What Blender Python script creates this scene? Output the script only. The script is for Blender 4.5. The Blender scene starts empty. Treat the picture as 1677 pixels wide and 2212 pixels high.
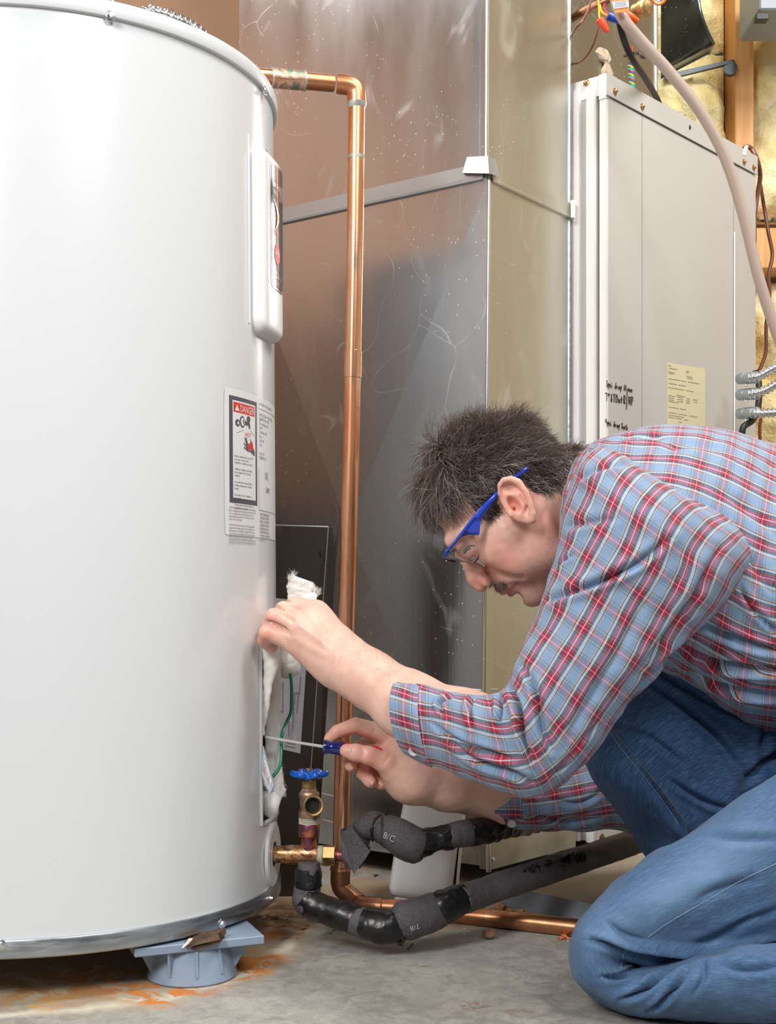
import bpy, math, random
import numpy as np
from mathutils import Vector, Matrix, Euler
sc = bpy.context.scene
COL = sc.collection
rng = np.random.default_rng(7)
random.seed(5)
# ---------------------------------------------------------------- camera
F = 2700.0; CX = 838.5; HY = 1300.0; HC = 0.392
cam = bpy.data.cameras.new('camera'); camo = bpy.data.objects.new('camera', cam); COL.objects.link(camo)
cam.sensor_fit = 'VERTICAL'; cam.sensor_height = 36.0; cam.lens = 36.0 * F / 2212.0
cam.shift_y = (HY - 1106.0) / 2212.0
cam.clip_start = 0.02; cam.clip_end = 50
camo.location = (0, 0, HC); camo.rotation_euler = (math.pi / 2, 0, 0)
sc.camera = camo
# ---------------------------------------------------------------- world, lights, exposure
wd = bpy.data.worlds.new('world'); sc.world = wd; wd.use_nodes = True
wd.node_tree.nodes['Background'].inputs[0].default_value = (0.75, 0.78, 0.82, 1)
wd.node_tree.nodes['Background'].inputs[1].default_value = 0.5
def area(name, loc, target, sx, sy, power, col=(1, 1, 1)):
    l = bpy.data.lights.new(name, 'AREA'); l.shape = 'RECTANGLE'; l.size = sx; l.size_y = sy
    l.energy = power; l.color = col
    o = bpy.data.objects.new(name, l); COL.objects.link(o); o.location = loc
    d = Vector(target) - Vector(loc); o.rotation_euler = d.to_track_quat('-Z', 'Y').to_euler()
    return o
area('softbox_left', (-1.15, -0.75, 1.85), (0.1, 1.5, 0.45), 0.6, 0.8, 41, (1, 0.985, 0.97))
area('softbox_right', (0.85, -0.5, 2.1), (0.3, 1.5, 0.5), 0.8, 0.6, 19, (1, 0.99, 0.98))
area('fill_back_wall', (0.9, 1.25, 2.3), (1.0, 2.3, 0.6), 0.7, 0.7, 36, (1, 0.97, 0.92))  # added fill for the back wall and cabinet, not a real fixture
area('fill_rear', (-1.35, 1.5, 2.3), (-1.5, 1.6, 0.4), 0.6, 0.9, 9, (1, 0.97, 0.93))  # added light for the left wall and tank back mirrored in the duct
sc.view_settings.view_transform = 'Standard'; sc.view_settings.look = 'None'
sc.view_settings.gamma = 1.0; sc.view_settings.use_curve_mapping = False
sc.view_settings.exposure = 0.38
# ---------------------------------------------------------------- helpers
def W(px, py, Z):
    return Vector(((px - CX) / F * Z, Z, (HY - py) / F * Z + HC))
def Wn(P):  # array N,3 of (px,py,Z)
    P = np.asarray(P, float); Z = P[:, 2]
    return np.stack([(P[:, 0] - CX) / F * Z, Z, (HY - P[:, 1]) / F * Z + HC], 1)
def PX(V):
    V = np.asarray(V, float)
    return np.stack([CX + F * V[..., 0] / V[..., 1], HY - F * (V[..., 2] - HC) / V[..., 1]], -1)
def onfloor(px, py, z=0.0):
    Z = (HC - z) * F / (py - HY); return W(px, py, Z)
def mkmesh(name, V, Fa, uv=None, smooth=True, mats=None, mi=None):
    me = bpy.data.meshes.new(name)
    V = np.asarray(V, float).reshape(-1, 3)
    if isinstance(Fa, np.ndarray):
        k = Fa.shape[1]; n = len(Fa)
        me.vertices.add(len(V)); me.vertices.foreach_set('co', V.ravel())
        me.loops.add(n * k); me.loops.foreach_set('vertex_index', Fa.ravel().astype(np.int32))
        me.polygons.add(n); me.polygons.foreach_set('loop_start', (np.arange(n) * k).astype(np.int32))
        me.polygons.foreach_set('loop_total', np.full(n, k, np.int32))
        me.update(calc_edges=True)
    else:
        me.from_pydata([tuple(v) for v in V], [], [tuple(int(i) for i in f) for f in Fa]); me.update()
    if uv is not None:
        l = me.uv_layers.new(name='UVMap'); idx = np.empty(len(me.loops), np.int32); me.loops.foreach_get('vertex_index', idx)
        l.data.foreach_set('uv', np.asarray(uv, float)[idx].ravel())
    me.polygons.foreach_set('use_smooth', np.full(len(me.polygons), bool(smooth)))
    for m in (mats or []): me.materials.append(m)
    if mi is not None: me.polygons.foreach_set('material_index', np.asarray(mi, np.int32))
    return me
def add(name, me, mat=None, parent=None):
    o = bpy.data.objects.new(name, me); COL.objects.link(o)
    if mat is not None and len(me.materials) == 0: me.materials.append(mat)
    if parent is not None: o.parent = parent
    return o
def tag(o, label=None, cat=None, group=None, kind=None):
    if label: o['label'] = label
    if cat: o['category'] = cat
    if group: o['group'] = group
    if kind: o['kind'] = kind
    return o
def thing(name, label, cat, group=None, kind=None):
    o = bpy.data.objects.new(name, None); COL.objects.link(o); o.empty_display_size = 0.05
    return tag(o, label, cat, group, kind)
def frame(d):
    d = np.asarray(d, float); d = d / np.linalg.norm(d)
    u = np.cross(d, [0, 0, 1.0]) if abs(d[2]) < .95 else np.cross(d, [1.0, 0, 0])
    u /= np.linalg.norm(u); return d, u, np.cross(d, u)
def catmull(P, n):
    P = np.asarray(P, float); m = len(P)
    if m == 2: return P[0] + (P[1] - P[0]) * np.linspace(0, 1, n)[:, None]
    Q = np.vstack([2 * P[0] - P[1], P, 2 * P[-1] - P[-2]])
    t = np.linspace(0, m - 1, n); i = np.minimum(t.astype(int), m - 2); f = (t - i)[:, None]
    a, b, c, d = Q[i], Q[i + 1], Q[i + 2], Q[i + 3]
    return .5 * (2 * b + (c - a) * f + (2 * a - 5 * b + 4 * c - d) * f ** 2 + (3 * b - a - 3 * c + d) * f ** 3)
def gridf(n, m, off=0, closed=False):
    i, j = np.meshgrid(np.arange(n - 1), np.arange(m if closed else m - 1), indexing='ij')
    j2 = (j + 1) % m
    return np.stack([i * m + j, i * m + j2, (i + 1) * m + j2, (i + 1) * m + j], -1).reshape(-1, 4) + off
class MB:
    def __init__(s): s.v = []; s.f = []; s.m = []; s.n = 0
    def raw(s, V, Fa, mi=0):
        V = np.asarray(V, float).reshape(-1, 3); o = s.n
        s.v.append(V); s.n += len(V)
        for f in Fa: s.f.append([int(i) + o for i in f]); s.m.append(mi)
        return s
    def box(s, c, size, X=(1, 0, 0), Y=(0, 1, 0), Zx=(0, 0, 1), b=0.0, mi=0):
        c = np.asarray(c, float); X, Y, Zx = (np.asarray(a, float) for a in (X, Y, Zx)); hx, hy, hz = (q / 2 for q in size)
        b = min(b, hx * .9, hy * .9, hz * .9)
        if b <= 0:
            V = [c + X * hx * i + Y * hy * j + Zx * hz * k for i in (-1, 1) for j in (-1, 1) for k in (-1, 1)]
            return s.raw(V, [(0, 1, 3, 2), (4, 6, 7, 5), (0, 4, 5, 1), (2, 3, 7, 6), (0, 2, 6, 4), (1, 5, 7, 3)], mi)
        V = []; idx = {}
        for i in (-1, 1):
            for j in (-1, 1):
                for k in (-1, 1):
                    for a in range(3):
                        h = [(hx if a == 0 else hx - b) * i, (hy if a == 1 else hy - b) * j, (hz if a == 2 else hz - b) * k]
                        idx[(i, j, k, a)] = len(V); V.append(c + X * h[0] + Y * h[1] + Zx * h[2])
        Fc = []
        for a in range(3):
            o1, o2 = [q for q in range(3) if q != a]
            for sg in (-1, 1):
                q = []
                for (u, w) in ((-1, -1), (1, -1), (1, 1), (-1, 1)):
                    t = [0, 0, 0]; t[a] = sg; t[o1] = u; t[o2] = w; q.append(idx[(*t, a)])
                Fc.append(q if (sg > 0) == (a != 1) else q[::-1])
        for a in range(3):
            o1, o2 = [q for q in range(3) if q != a]
            for u in (-1, 1):
                for w in (-1, 1):
                    def g(e, ax):
                        t = [0, 0, 0]; t[a] = e; t[o1] = u; t[o2] = w; return idx[(*t, ax)]
                    Fc.append([g(-1, o1), g(1, o1), g(1, o2), g(-1, o2)])
        for i in (-1, 1):
            for j in (-1, 1):
                for k in (-1, 1): Fc.append([idx[(i, j, k, a)] for a in range(3)])
        return s.raw(V, Fc, mi)
    def tube(s, P, R, seg=16, cap=True, mi=0, closed=False):
        P = np.asarray([tuple(p) for p in P], float); n = len(P); R = np.broadcast_to(np.asarray(R, float), (n,))
        T = np.gradient(P, axis=0); T /= np.linalg.norm(T, axis=1)[:, None] + 1e-12
        _, u, v = frame(T[0]); V = []; a = np.arange(seg) * 2 * np.pi / seg
        for i in range(n):
            u = u - T[i] * np.dot(u, T[i]); u /= np.linalg.norm(u) + 1e-12; v = np.cross(T[i], u)
            V.append(P[i] + R[i] * (np.cos(a)[:, None] * u + np.sin(a)[:, None] * v))
        V = np.vstack(V); Fc = gridf(n, seg, 0, True).tolist()
        if closed:
            Fc += [[(n - 1) * seg + j, (n - 1) * seg + (j + 1) % seg, (j + 1) % seg, j] for j in range(seg)]
        elif cap:
            Fc.append(list(range(seg))[::-1]); Fc.append([(n - 1) * seg + j for j in range(seg)])
        return s.raw(V, Fc, mi)
    def lathe(s, o, axis, prof, seg=32, mi=0, cap=True):
        """prof: list of (distance along axis, radius)"""
        d, u, v = frame(axis); o = np.asarray(o, float); a = np.arange(seg) * 2 * np.pi / seg
        ring = np.cos(a)[:, None] * u + np.sin(a)[:, None] * v
        V = np.vstack([o + d * h + ring * r for h, r in prof]); n = len(prof)
        Fc = gridf(n, seg, 0, True).tolist()
        if cap:
            if prof[0][1] > 1e-6: Fc.append(list(range(seg))[::-1])
            if prof[-1][1] > 1e-6: Fc.append([(n - 1) * seg + j for j in range(seg)])
        return s.raw(V, Fc, mi)
    def sphere(s, c, r, seg=16, mi=0, sc3=(1, 1, 1)):
        a = np.linspace(0, np.pi, seg // 2 + 1); pr = [(-math.cos(t), max(math.sin(t), 1e-5)) for t in a]
        V = []
        for h, q in pr:
            b = np.arange(seg) * 2 * np.pi / seg
            V.append(np.stack([q * np.cos(b) * r * sc3[0], q * np.sin(b) * r * sc3[1], np.full(seg, h * r * sc3[2])], 1))
        return s.raw(np.vstack(V) + np.asarray(c, float), gridf(len(pr), seg, 0, True).tolist(), mi)
    def prism(s, pts, off, mi=0):
        """planar polygon pts (Nx3) extruded by vector off"""
        P = np.asarray([tuple(p) for p in pts], float); n = len(P)
        V = np.vstack([P, P + np.asarray(off, float)])
        Fc = [list(range(n))[::-1], list(range(n, 2 * n))] + [[i, (i + 1) % n, n + (i + 1) % n, n + i] for i in range(n)]
        return s.raw(V, Fc, mi)
    def torus(s, c, axis, R, r, seg=32, s2=10, mi=0):
        d, u, v = frame(axis); c = np.asarray(c, float)
        a = np.arange(seg) * 2 * np.pi / seg
        P = c + R * (np.cos(a)[:, None] * u + np.sin(a)[:, None] * v); V = []
        b = np.arange(s2) * 2 * np.pi / s2
        for i in range(seg):
            e = (P[i] - c) / R
            V.append(P[i] + r * (np.cos(b)[:, None] * e + np.sin(b)[:, None] * d))
        Fc = gridf(seg, s2, 0, True).tolist() + [[(seg - 1) * s2 + j, (seg - 1) * s2 + (j + 1) % s2, (j + 1) % s2, j] for j in range(s2)]
        return s.raw(np.vstack(V), Fc, mi)
    def build(s, name, mat=None, parent=None, smooth=True, angle=38):
        mats = mat if isinstance(mat, (list, tuple)) else [mat]
        me = mkmesh(name, np.vstack(s.v), s.f, None, smooth, mats, s.m)
        import bmesh
        bm = bmesh.new(); bm.from_mesh(me); bmesh.ops.recalc_face_normals(bm, faces=bm.faces); 
        if smooth:
            ca = math.radians(angle)
            for e in bm.edges:
                if len(e.link_faces) == 2 and e.calc_face_angle(0) > ca: e.smooth = False
        bm.to_mesh(me); bm.free()
        return add(name, me, None, parent)
def fnoise(P, freq, seed=0, octs=2):
    """cheap smooth noise: sums of sines"""
    r = np.random.default_rng(seed); P = np.asarray(P, float); out = np.zeros(len(P)); amp = 1.0; tot = 0
    for o in range(octs):
        for k in range(6):
            d = r.normal(size=3); d /= np.linalg.norm(d); ph = r.uniform(0, 6.28); f = freq * (2 ** o) * r.uniform(.7, 1.4)
            out += amp * np.sin((P @ d) * f * 6.283 + ph + 1.3 * np.sin((P @ np.roll(d, 1)) * f * 4.1 + ph * 2))
        tot += amp * 6 ** .5; amp *= .5
    return out / tot
def text2d(body, size, res=1, font_w=1.0, align='LEFT', spacing=1.0):
    c = bpy.data.curves.new('tmp_text', 'FONT'); c.body = body; c.size = size; c.resolution_u = res
    c.align_x = align; c.space_character = spacing; c.fill_mode = 'FRONT'
    o = bpy.data.objects.new('tmp_text', c); COL.objects.link(o); bpy.context.view_layer.update()
    dg = bpy.context.evaluated_depsgraph_get(); me = bpy.data.meshes.new_from_object(o.evaluated_get(dg))
    V = np.array([v.co[:] for v in me.vertices], float).reshape(-1, 3); Fc = [list(p.vertices) for p in me.polygons]
    bpy.data.objects.remove(o); bpy.data.curves.remove(c); bpy.data.meshes.remove(me)
    V[:, 0] *= font_w
    return V[:, :2], Fc
# ---------------------------------------------------------------- materials
def M(name, base=(.8, .8, .8), rough=.5, metal=0.0, **kw):
    m = bpy.data.materials.new(name); m.use_nodes = True; b = m.node_tree.nodes['Principled BSDF']
    b.inputs['Base Color'].default_value = (*base, 1); b.inputs['Roughness'].default_value = rough; b.inputs['Metallic'].default_value = metal
    for k, v in kw.items():
        b.inputs[k.replace('_', ' ')].default_value = v if not isinstance(v, tuple) else (*v, 1)
    return m
class NT:
    def __init__(s, m): s.t = m.node_tree; s.b = s.t.nodes['Principled BSDF']
    def n(s, typ, ins=None, **props):
        nd = s.t.nodes.new(typ)
        for k, v in props.items(): setattr(nd, k, v)
        for k, v in (ins or {}).items():
            if isinstance(v, bpy.types.NodeSocket): s.t.links.new(v, nd.inputs[k])
            else: nd.inputs[k].default_value = v
        return nd
    def coord(s, which='Object'): return s.n('ShaderNodeTexCoord').outputs[which]
    def map(s, v, scale=(1, 1, 1), loc=(0, 0, 0), rot=(0, 0, 0)): return s.n('ShaderNodeMapping', {'Vector': v, 'Scale': scale, 'Location': loc, 'Rotation': rot}).outputs[0]
    def noise(s, v, scale, detail=3, rough=.5, dist=0.0): return s.n('ShaderNodeTexNoise', {'Vector': v, 'Scale': scale, 'Detail': detail, 'Roughness': rough, 'Distortion': dist}).outputs[0]
    def ramp(s, f, stops, interp='LINEAR'):
        nd = s.n('ShaderNodeValToRGB', {'Fac': f}); cr = nd.color_ramp; cr.interpolation = interp
        while len(cr.elements) < len(stops): cr.elements.new(1.0)
        for e, (p, c) in zip(cr.elements, stops):
            e.position = p; e.color = (*c, 1) if isinstance(c, (tuple, list)) else (c, c, c, 1)
        return nd.outputs[0]
    def mix(s, f, a, b, mode='MIX'):
        nd = s.n('ShaderNodeMix', data_type='RGBA', blend_type=mode)
        for i, v in ((0, f), (6, a), (7, b)):
            if isinstance(v, bpy.types.NodeSocket): s.t.links.new(v, nd.inputs[i])
            else: nd.inputs[i].default_value = v if i == 0 else ((*v, 1) if len(v) == 3 else v)
        return nd.outputs[2]
    def math(s, op, a, b=0.0, c=0.0, clamp=False):
        nd = s.n('ShaderNodeMath', operation=op, use_clamp=clamp)
        for i, v in enumerate((a, b, c)):
            if isinstance(v, bpy.types.NodeSocket): s.t.links.new(v, nd.inputs[i])
            else: nd.inputs[i].default_value = v
        return nd.outputs[0]
    def bump(s, h, strength=.3, dist=.001, normal=None):
        i = {'Height': h, 'Strength': strength, 'Distance': dist}
        if normal is not None: i['Normal'] = normal
        return s.n('ShaderNodeBump', i).outputs[0]
    def set(s, k, v):
        if isinstance(v, bpy.types.NodeSocket): s.t.links.new(v, s.b.inputs[k])
        else: s.b.inputs[k].default_value = v
def noisy(name, c1, c2, scale, rough=(.4, .6), metal=0.0, bump=0.0, stretch=(1, 1, 1), bscale=None, lo=.35, hi=.65, detail=4, **kw):
    m = M(name, c1, rough[0], metal, **kw); t = NT(m); v = t.map(t.coord(), stretch); n = t.noise(v, scale, detail)
    t.set('Base Color', t.ramp(n, [(lo, c1), (hi, c2)])); t.set('Roughness', t.ramp(n, [(lo, rough[0]), (hi, rough[1])]))
    if bump: t.set('Normal', t.bump(t.noise(v, bscale or scale * 3, 4), .6, bump))
    return m
mat_tank = M('tank_enamel', (.70, .73, .755), .22, 0, Coat_Weight=.4, Coat_Roughness=.12)
mat_rim = M('rim_enamel', (.70, .73, .76), .3)
mat_white_plastic = M('white_plastic', (.78, .79, .8), .28)
mat_steel_band = noisy('galvanised_band', (.42, .46, .5), (.55, .58, .62), 30, (.28, .42), 1.0, stretch=(1, 1, 6))
def duct_mat(name, c1, c2, r0, r1):
    m = M(name, c1, .3, 1.0); t = NT(m); co = t.coord()
    a = t.noise(t.map(co, (1, 1, .25)), 9, 6, .6, .4)
    sm = t.noise(t.map(co, (1, 1, .6), (3, 1, 2)), 14, 5, .55, 1.2)
    smear = t.ramp(sm, [(.60, 0.0), (.78, .55)])
    st = t.noise(t.map(co, (160, 160, 2.0)), 1.0, 2)
    vo = t.n('ShaderNodeTexVoronoi', {'Vector': t.map(co, (1, 1, .5)), 'Scale': 150.0, 'Randomness': 1.0}, feature='F1').outputs[0]
    sp = t.math('MULTIPLY', t.ramp(vo, [(.06, 1.0), (.1, 0.0)]), t.ramp(t.noise(co, 5, 2), [(.5, 0.0), (.62, 1.0)]))
    w = t.n('ShaderNodeTexVoronoi', {'Vector': t.n('ShaderNodeVectorMath', {0: t.map(co, (1, 1, .35)), 1: t.n('ShaderNodeVectorMath', {0: t.n('ShaderNodeTexNoise', {'Vector': co, 'Scale': 3.0}).outputs[1], 'Scale': .6}, operation='SCALE').outputs[0]}, operation='ADD').outputs[0], 'Scale': 7.0}, feature='DISTANCE_TO_EDGE').outputs[0]
    ln = t.math('MULTIPLY', t.math('MULTIPLY', t.ramp(w, [(.0, 1.0), (.006, 0.0)]), t.ramp(t.noise(co, 8, 2), [(.5, 0.0), (.6, 1.0)])), .3)
    c = t.mix(a, c1, c2)
    c = t.mix(t.math('MULTIPLY', smear, .35), c, (.85, .87, .9))
    c = t.mix(t.math('MULTIPLY', sp, .7), c, (1, 1, .97)); c = t.mix(ln, c, (1, 1, 1))
    t.set('Base Color', c)
    r = t.math('ADD', t.ramp(a, [(.3, r0), (.7, r1)]), t.math('MULTIPLY', smear, .22))
    r = t.math('ADD', r, t.math('MULTIPLY', t.math('MAXIMUM', sp, ln), .5))
    t.set('Roughness', r)
    t.set('Metallic', t.math('SUBTRACT', 1.0, t.math('MULTIPLY', t.math('MAXIMUM', sp, t.math('MULTIPLY', smear, .4)), .8)))
    t.set('Normal', t.bump(t.math('ADD', st, t.math('MULTIPLY', a, 2.0)), .12, .0006))
    return m
mat_duct = duct_mat('galvanised_sheet', (.50, .52, .55), (.62, .63, .65), .15, .27)
mat_duct_yel = duct_mat('galvanised_sheet_yellow_reflection', (.58, .57, .50), (.70, .68, .60), .3, .42)  # yellow reflection of the surroundings tinted into the base colour
mat_bright = M('bright_zinc', (.8, .82, .85), .25, 1.0)
mat_dark_sheet = duct_mat('dull_dark_sheet', (.085, .075, .065), (.13, .115, .10), .35, .5)
mat_brown_panel = noisy('brown_panel', (.34, .175, .085), (.42, .23, .12), 5, (.35, .5), 0.0)
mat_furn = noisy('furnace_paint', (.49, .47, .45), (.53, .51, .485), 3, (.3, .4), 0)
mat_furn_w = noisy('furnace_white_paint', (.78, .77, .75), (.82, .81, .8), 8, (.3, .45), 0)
mat_black = M('black', (.01, .01, .01), .5)
mat_dark = M('cavity_shade', (.012, .011, .01), .8)  # near-black colour stands in for shade inside holes and recesses
mat_wood = M('pine_stud', (.7, .38, .16), .6); t = NT(mat_wood)
w = t.noise(t.map(t.coord(), (18, 18, 1.2)), 2.2, 4, .55, 1.5); t.set('Base Color', t.ramp(w, [(.35, (.80, .43, .18)), (.6, (.66, .33, .12))])); t.set('Normal', t.bump(w, .2, .001))
mat_insul = M('yellow_fibreglass', (.8, .7, .35), 1.0); t = NT(mat_insul)
co = t.coord(); n1 = t.noise(co, 9, 6, .65, .8); n2 = t.noise(co, 120, 4, .7)
t.set('Base Color', t.mix(t.math('MULTIPLY', n2, .35), t.ramp(n1, [(.3, (.84, .62, .16)), (.5, (.88, .75, .36)), (.68, (.90, .84, .60))]), (.9, .88, .75)))
t.set('Normal', t.bump(t.math('ADD', n2, n1), .9, .006))
mat_wool = M('white_fibreglass', (.88, .87, .80), 1.0, 0, Sheen_Weight=.4); t = NT(mat_wool)
co = t.coord(); n1 = t.noise(co, 90, 6, .7, .8); n2 = t.noise(t.map(co, (300, 300, 200)), 1, 4, .7)
t.set('Base Color', t.ramp(t.noise(co, 30, 3), [(.3, (.93, .92, .86)), (.6, (.96, .96, .93))])); t.set('Normal', t.bump(t.math('ADD', n1, n2), .45, .0012))
def copper(name, c1, c2, c3, r=(.2, .38), metal=.95):
    m = M(name, c1, .3, metal); t = NT(m); co = t.coord(); a = t.noise(t.map(co, (1, 1, .35)), 26, 5, .6, .8)
    t.set('Base Color', t.ramp(a, [(.3, c3), (.48, c1), (.65, c2)])); t.set('Roughness', t.ramp(a, [(.3, r[1]), (.7, r[0])]))
    t.set('Normal', t.bump(t.noise(co, 300, 2), .08, .0004)); return m
mat_cu = copper('copper', (.82, .38, .2), (.93, .52, .33), (.6, .25, .12))
mat_cu_dark = copper('copper_tarnished', (.36, .17, .10), (.52, .26, .15), (.18, .09, .06), (.32, .5))
mat_cu_green = M('verdigris_coupling', (.7, .45, .3), .45, .7); t = NT(mat_cu_green)
t.set('Base Color', t.ramp(t.noise(t.coord(), 60, 4, .6, 1.5), [(.38, (.12, .35, .25)), (.47, (.5, .3, .2)), (.6, (.75, .5, .42))]))
mat_solder = M('solder', (.66, .65, .62), .4, .9)
mat_brass = noisy('brass', (.45, .29, .11), (.62, .46, .22), 120, (.4, .55), 1.0)
mat_bronze = noisy('cast_bronze', (.42, .27, .19), (.55, .38, .27), 160, (.4, .55), .85, .0006, bscale=500)
mat_purple = M('heat_stained_copper', (.3, .12, .12), .4, .8); t = NT(mat_purple)
t.set('Base Color', t.ramp(t.noise(t.map(t.coord(), (1, 1, 1)), 75, 3, .5, .8), [(.36, (.16, .06, .09)), (.5, (.30, .09, .11)), (.62, (.62, .20, .08))]))
mat_teepipe = M('flux_stained_pipe', (.4, .2, .1), .35, .85); t = NT(mat_teepipe)
t.set('Base Color', t.ramp(t.noise(t.map(t.coord(), (1, 1, 1.6)), 95, 5, .65, .8), [(.32, (.08, .04, .05)), (.44, (.30, .15, .09)), (.55, (.62, .36, .16)), (.7, (.75, .62, .42))]))
mat_ptfe = M('thread_tape', (.75, .74, .62), .6)
mat_bluepaint = M('blue_enamel', (.0, .115, .62), .16, 0, Coat_Weight=.6)
mat_foam = M('grey_foam', (.06, .055, .058), .7); t = NT(mat_foam); co = t.coord(); n1 = t.noise(co, 900, 3, .7); n2 = t.noise(co, 25, 3)
t.set('Base Color', t.mix(t.ramp(n1, [(.5, 0.0), (.68, 1.0)]), t.ramp(n2, [(.3, (.05, .044, .047)), (.7, (.09, .08, .085))]), (.17, .16, .18))); t.set('Normal', t.bump(n1, .7, .0012)); t.set('Roughness', .55)
mat_tape = M('black_tape', (.009, .009, .010), .33, 0); t = NT(mat_tape); t.set('Normal', t.bump(t.noise(t.coord(), 70, 3, .5, 1.0), .3, .002))
mat_green = M('green_wire', (.0, .23, .12), .3)
mat_grey_plastic = noisy('bluegrey_plastic', (.22, .29, .40), (.27, .35, .46), 12, (.35, .5))
mat_rusty = noisy('rusty_iron', (.07, .04, .028), (.16, .09, .05), 90, (.5, .8), .5, .001)
mat_paper = M('white_label', (.80, .81, .84), .35, 0, Coat_Weight=.3)
mat_paper2 = M('grey_paper', (.52, .50, .55), .6)
mat_ink = M('label_ink', (.09, .09, .12), .4)
mat_red = M('label_red', (.72, .04, .03), .35)
mat_screw = M('zinc_screw', (.7, .73, .78), .25, 1.0)
mat_screw_br = M('brass_screw', (.55, .33, .16), .35, 1.0)
def screw(parent, p, nrm, r=.0045, mat=None, name='screw'):
    b = MB(); p = np.array(p, float); d, u, v = frame(nrm)
    b.lathe(p, d, [(-.001, r * 1.25), (.0006, r * 1.25), (.001, r * 1.05)], 18)
    b.lathe(p, d, [(.0008, r * .82), (.0034, r * .78), (.0042, r * .55)], 6)
    return b.build(name, mat or mat_screw, parent)
# ================================================================ ROOM
def struct(name, b, mat, smooth=False):
    o = b.build(name, mat, None, smooth); o['kind'] = 'structure'; return o
mat_floor = M('concrete', (.4, .39, .36), .75); t = NT(mat_floor); co = t.coord()
TX, TY, TR = -0.396, 1.473, 0.263
n1 = t.noise(co, 3.5, 6, .6, .6); n2 = t.noise(co, 38, 6, .72, 1.0); n3 = t.noise(co, 300, 3, .7)
base = t.ramp(n1, [(.3, (.24, .235, .21)), (.5, (.33, .32, .295)), (.68, (.43, .42, .385))])
base = t.mix(t.ramp(n2, [(.45, 0.0), (.62, .55)]), base, (.50, .485, .44))
base = t.mix(t.ramp(t.noise(co, 26, 6, .7, 1.4), [(.52, 0.0), (.64, .42)]), base, (.18, .155, .135))
base = t.mix(t.math('MULTIPLY', t.ramp(n3, [(.42, 1.0), (.62, 0.0)]), .22), base, (.16, .15, .13))
# radial position about the heater for the leak ring, bent by noise
wob = t.n('ShaderNodeVectorMath', {0: t.n('ShaderNodeTexNoise', {'Vector': co, 'Scale': 14.0, 'Detail': 4.0}).outputs[1], 1: (.5, .5, .5)}, operation='SUBTRACT').outputs[0]
wv = t.n('ShaderNodeVectorMath', {0: wob, 'Scale': .05}, operation='SCALE').outputs[0]
cw = t.n('ShaderNodeVectorMath', {0: co, 1: wv}, operation='ADD').outputs[0]
def dist(vec, p): return t.n('ShaderNodeVectorMath', {0: vec, 1: (p[0], p[1], 0)}, operation='DISTANCE').outputs[1]
rad = dist(cw, (TX, TY))
inside = t.ramp(rad, [(.30, 1.0), (.325, 0.0)])
tan = t.ramp(t.noise(co, 7, 4), [(.35, 0.0), (.6, .75)])
base = t.mix(t.math('MULTIPLY', inside, tan), base, (.50, .37, .22))
ringd = t.math('ABSOLUTE', t.math('SUBTRACT', rad, .287))
base = t.mix(t.math('MULTIPLY', t.ramp(ringd, [(.002, 1.0), (.016, 0.0)]), t.ramp(n2, [(.3, .5), (.55, .95)])), base, (.68, .63, .52))
def stain(p, r, c, strength=.95, sc_=34.0):
    global base
    d = dist(cw, p); f = t.ramp(d, [(r * .45, 1.0), (r, 0.0)])
    nz = t.ramp(t.noise(co, sc_, 5, .65, 1.0), [(.46, 0.0), (.54, 1.0)])
    base = t.mix(t.math('MULTIPLY', t.math('MULTIPLY', f, nz), strength), base, c)
def FP(px, py): v = onfloor(px, py); return (v[0], v[1])
for (a, b_), r, c in [((590, 2010), .06, (.46, .17, .05)), ((605, 1975), .065, (.17, .075, .035)), ((560, 2070), .045, (.62, .24, .05)), ((530, 2095), .04, (.60, .24, .06)),
                      ((420, 2128), .05, (.55, .18, .04)), ((300, 2135), .055, (.50, .20, .06)), ((350, 2150), .04, (.62, .22, .04)), ((110, 2160), .045, (.60, .33, .10)),
                      ((160, 2120), .07, (.40, .17, .06)), ((30, 2120), .09, (.38, .22, .10)), ((240, 2115), .06, (.45, .20, .07)), ((480, 2100), .05, (.5, .2, .05)), ((620, 1960), .07, (.36, .20, .1))]:
    stain(FP(a, b_), r, c)
for (a, b_), r in [((790, 1900), .16), ((870, 1880), .13), ((700, 1930), .12), ((950, 1990), .08)]:
    stain(FP(a, b_), r, (.42, .29, .17), .6, 9.0)
for (a, b_), r in [((1030, 2170), .02), ((905, 2085), .014), ((1110, 2185), .018)]:
    stain(FP(a, b_), r, (.25, .15, .09), .8, 40.0)
t.set('Base Color', base); t.set('Roughness', t.ramp(n2, [(.3, .55), (.7, .85)]))
t.set('Normal', t.bump(t.math('ADD', n2, t.math('MULTIPLY', n3, .5)), .35, .0015))
b = MB(); b.box((.1, .15, -.05), (4.6, 5.4, .1)); struct('floor', b, mat_floor)
mat_wallw = M('basement_wall', (.40, .44, .47), .8); mat_wall_brown = noisy('wall_left_reflection_tones', (.50, .29, .19), (.60, .37, .25), 3, (.5, .7), stretch=(1, 6, .3))
mat_ceiling = noisy('ceiling_joists_board', (.42, .36, .28), (.5, .45, .36), 4, (.7, .9))
t = NT(mat_wall_brown); yy = t.n('ShaderNodeSeparateXYZ', {0: t.coord()}).outputs[1]
hi_ = t.math('GREATER_THAN', t.n('ShaderNodeSeparateXYZ', {0: t.coord()}).outputs[2], 1.38)
lo_ = t.math('LESS_THAN', t.n('ShaderNodeSeparateXYZ', {0: t.coord()}).outputs[2], .70)
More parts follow.
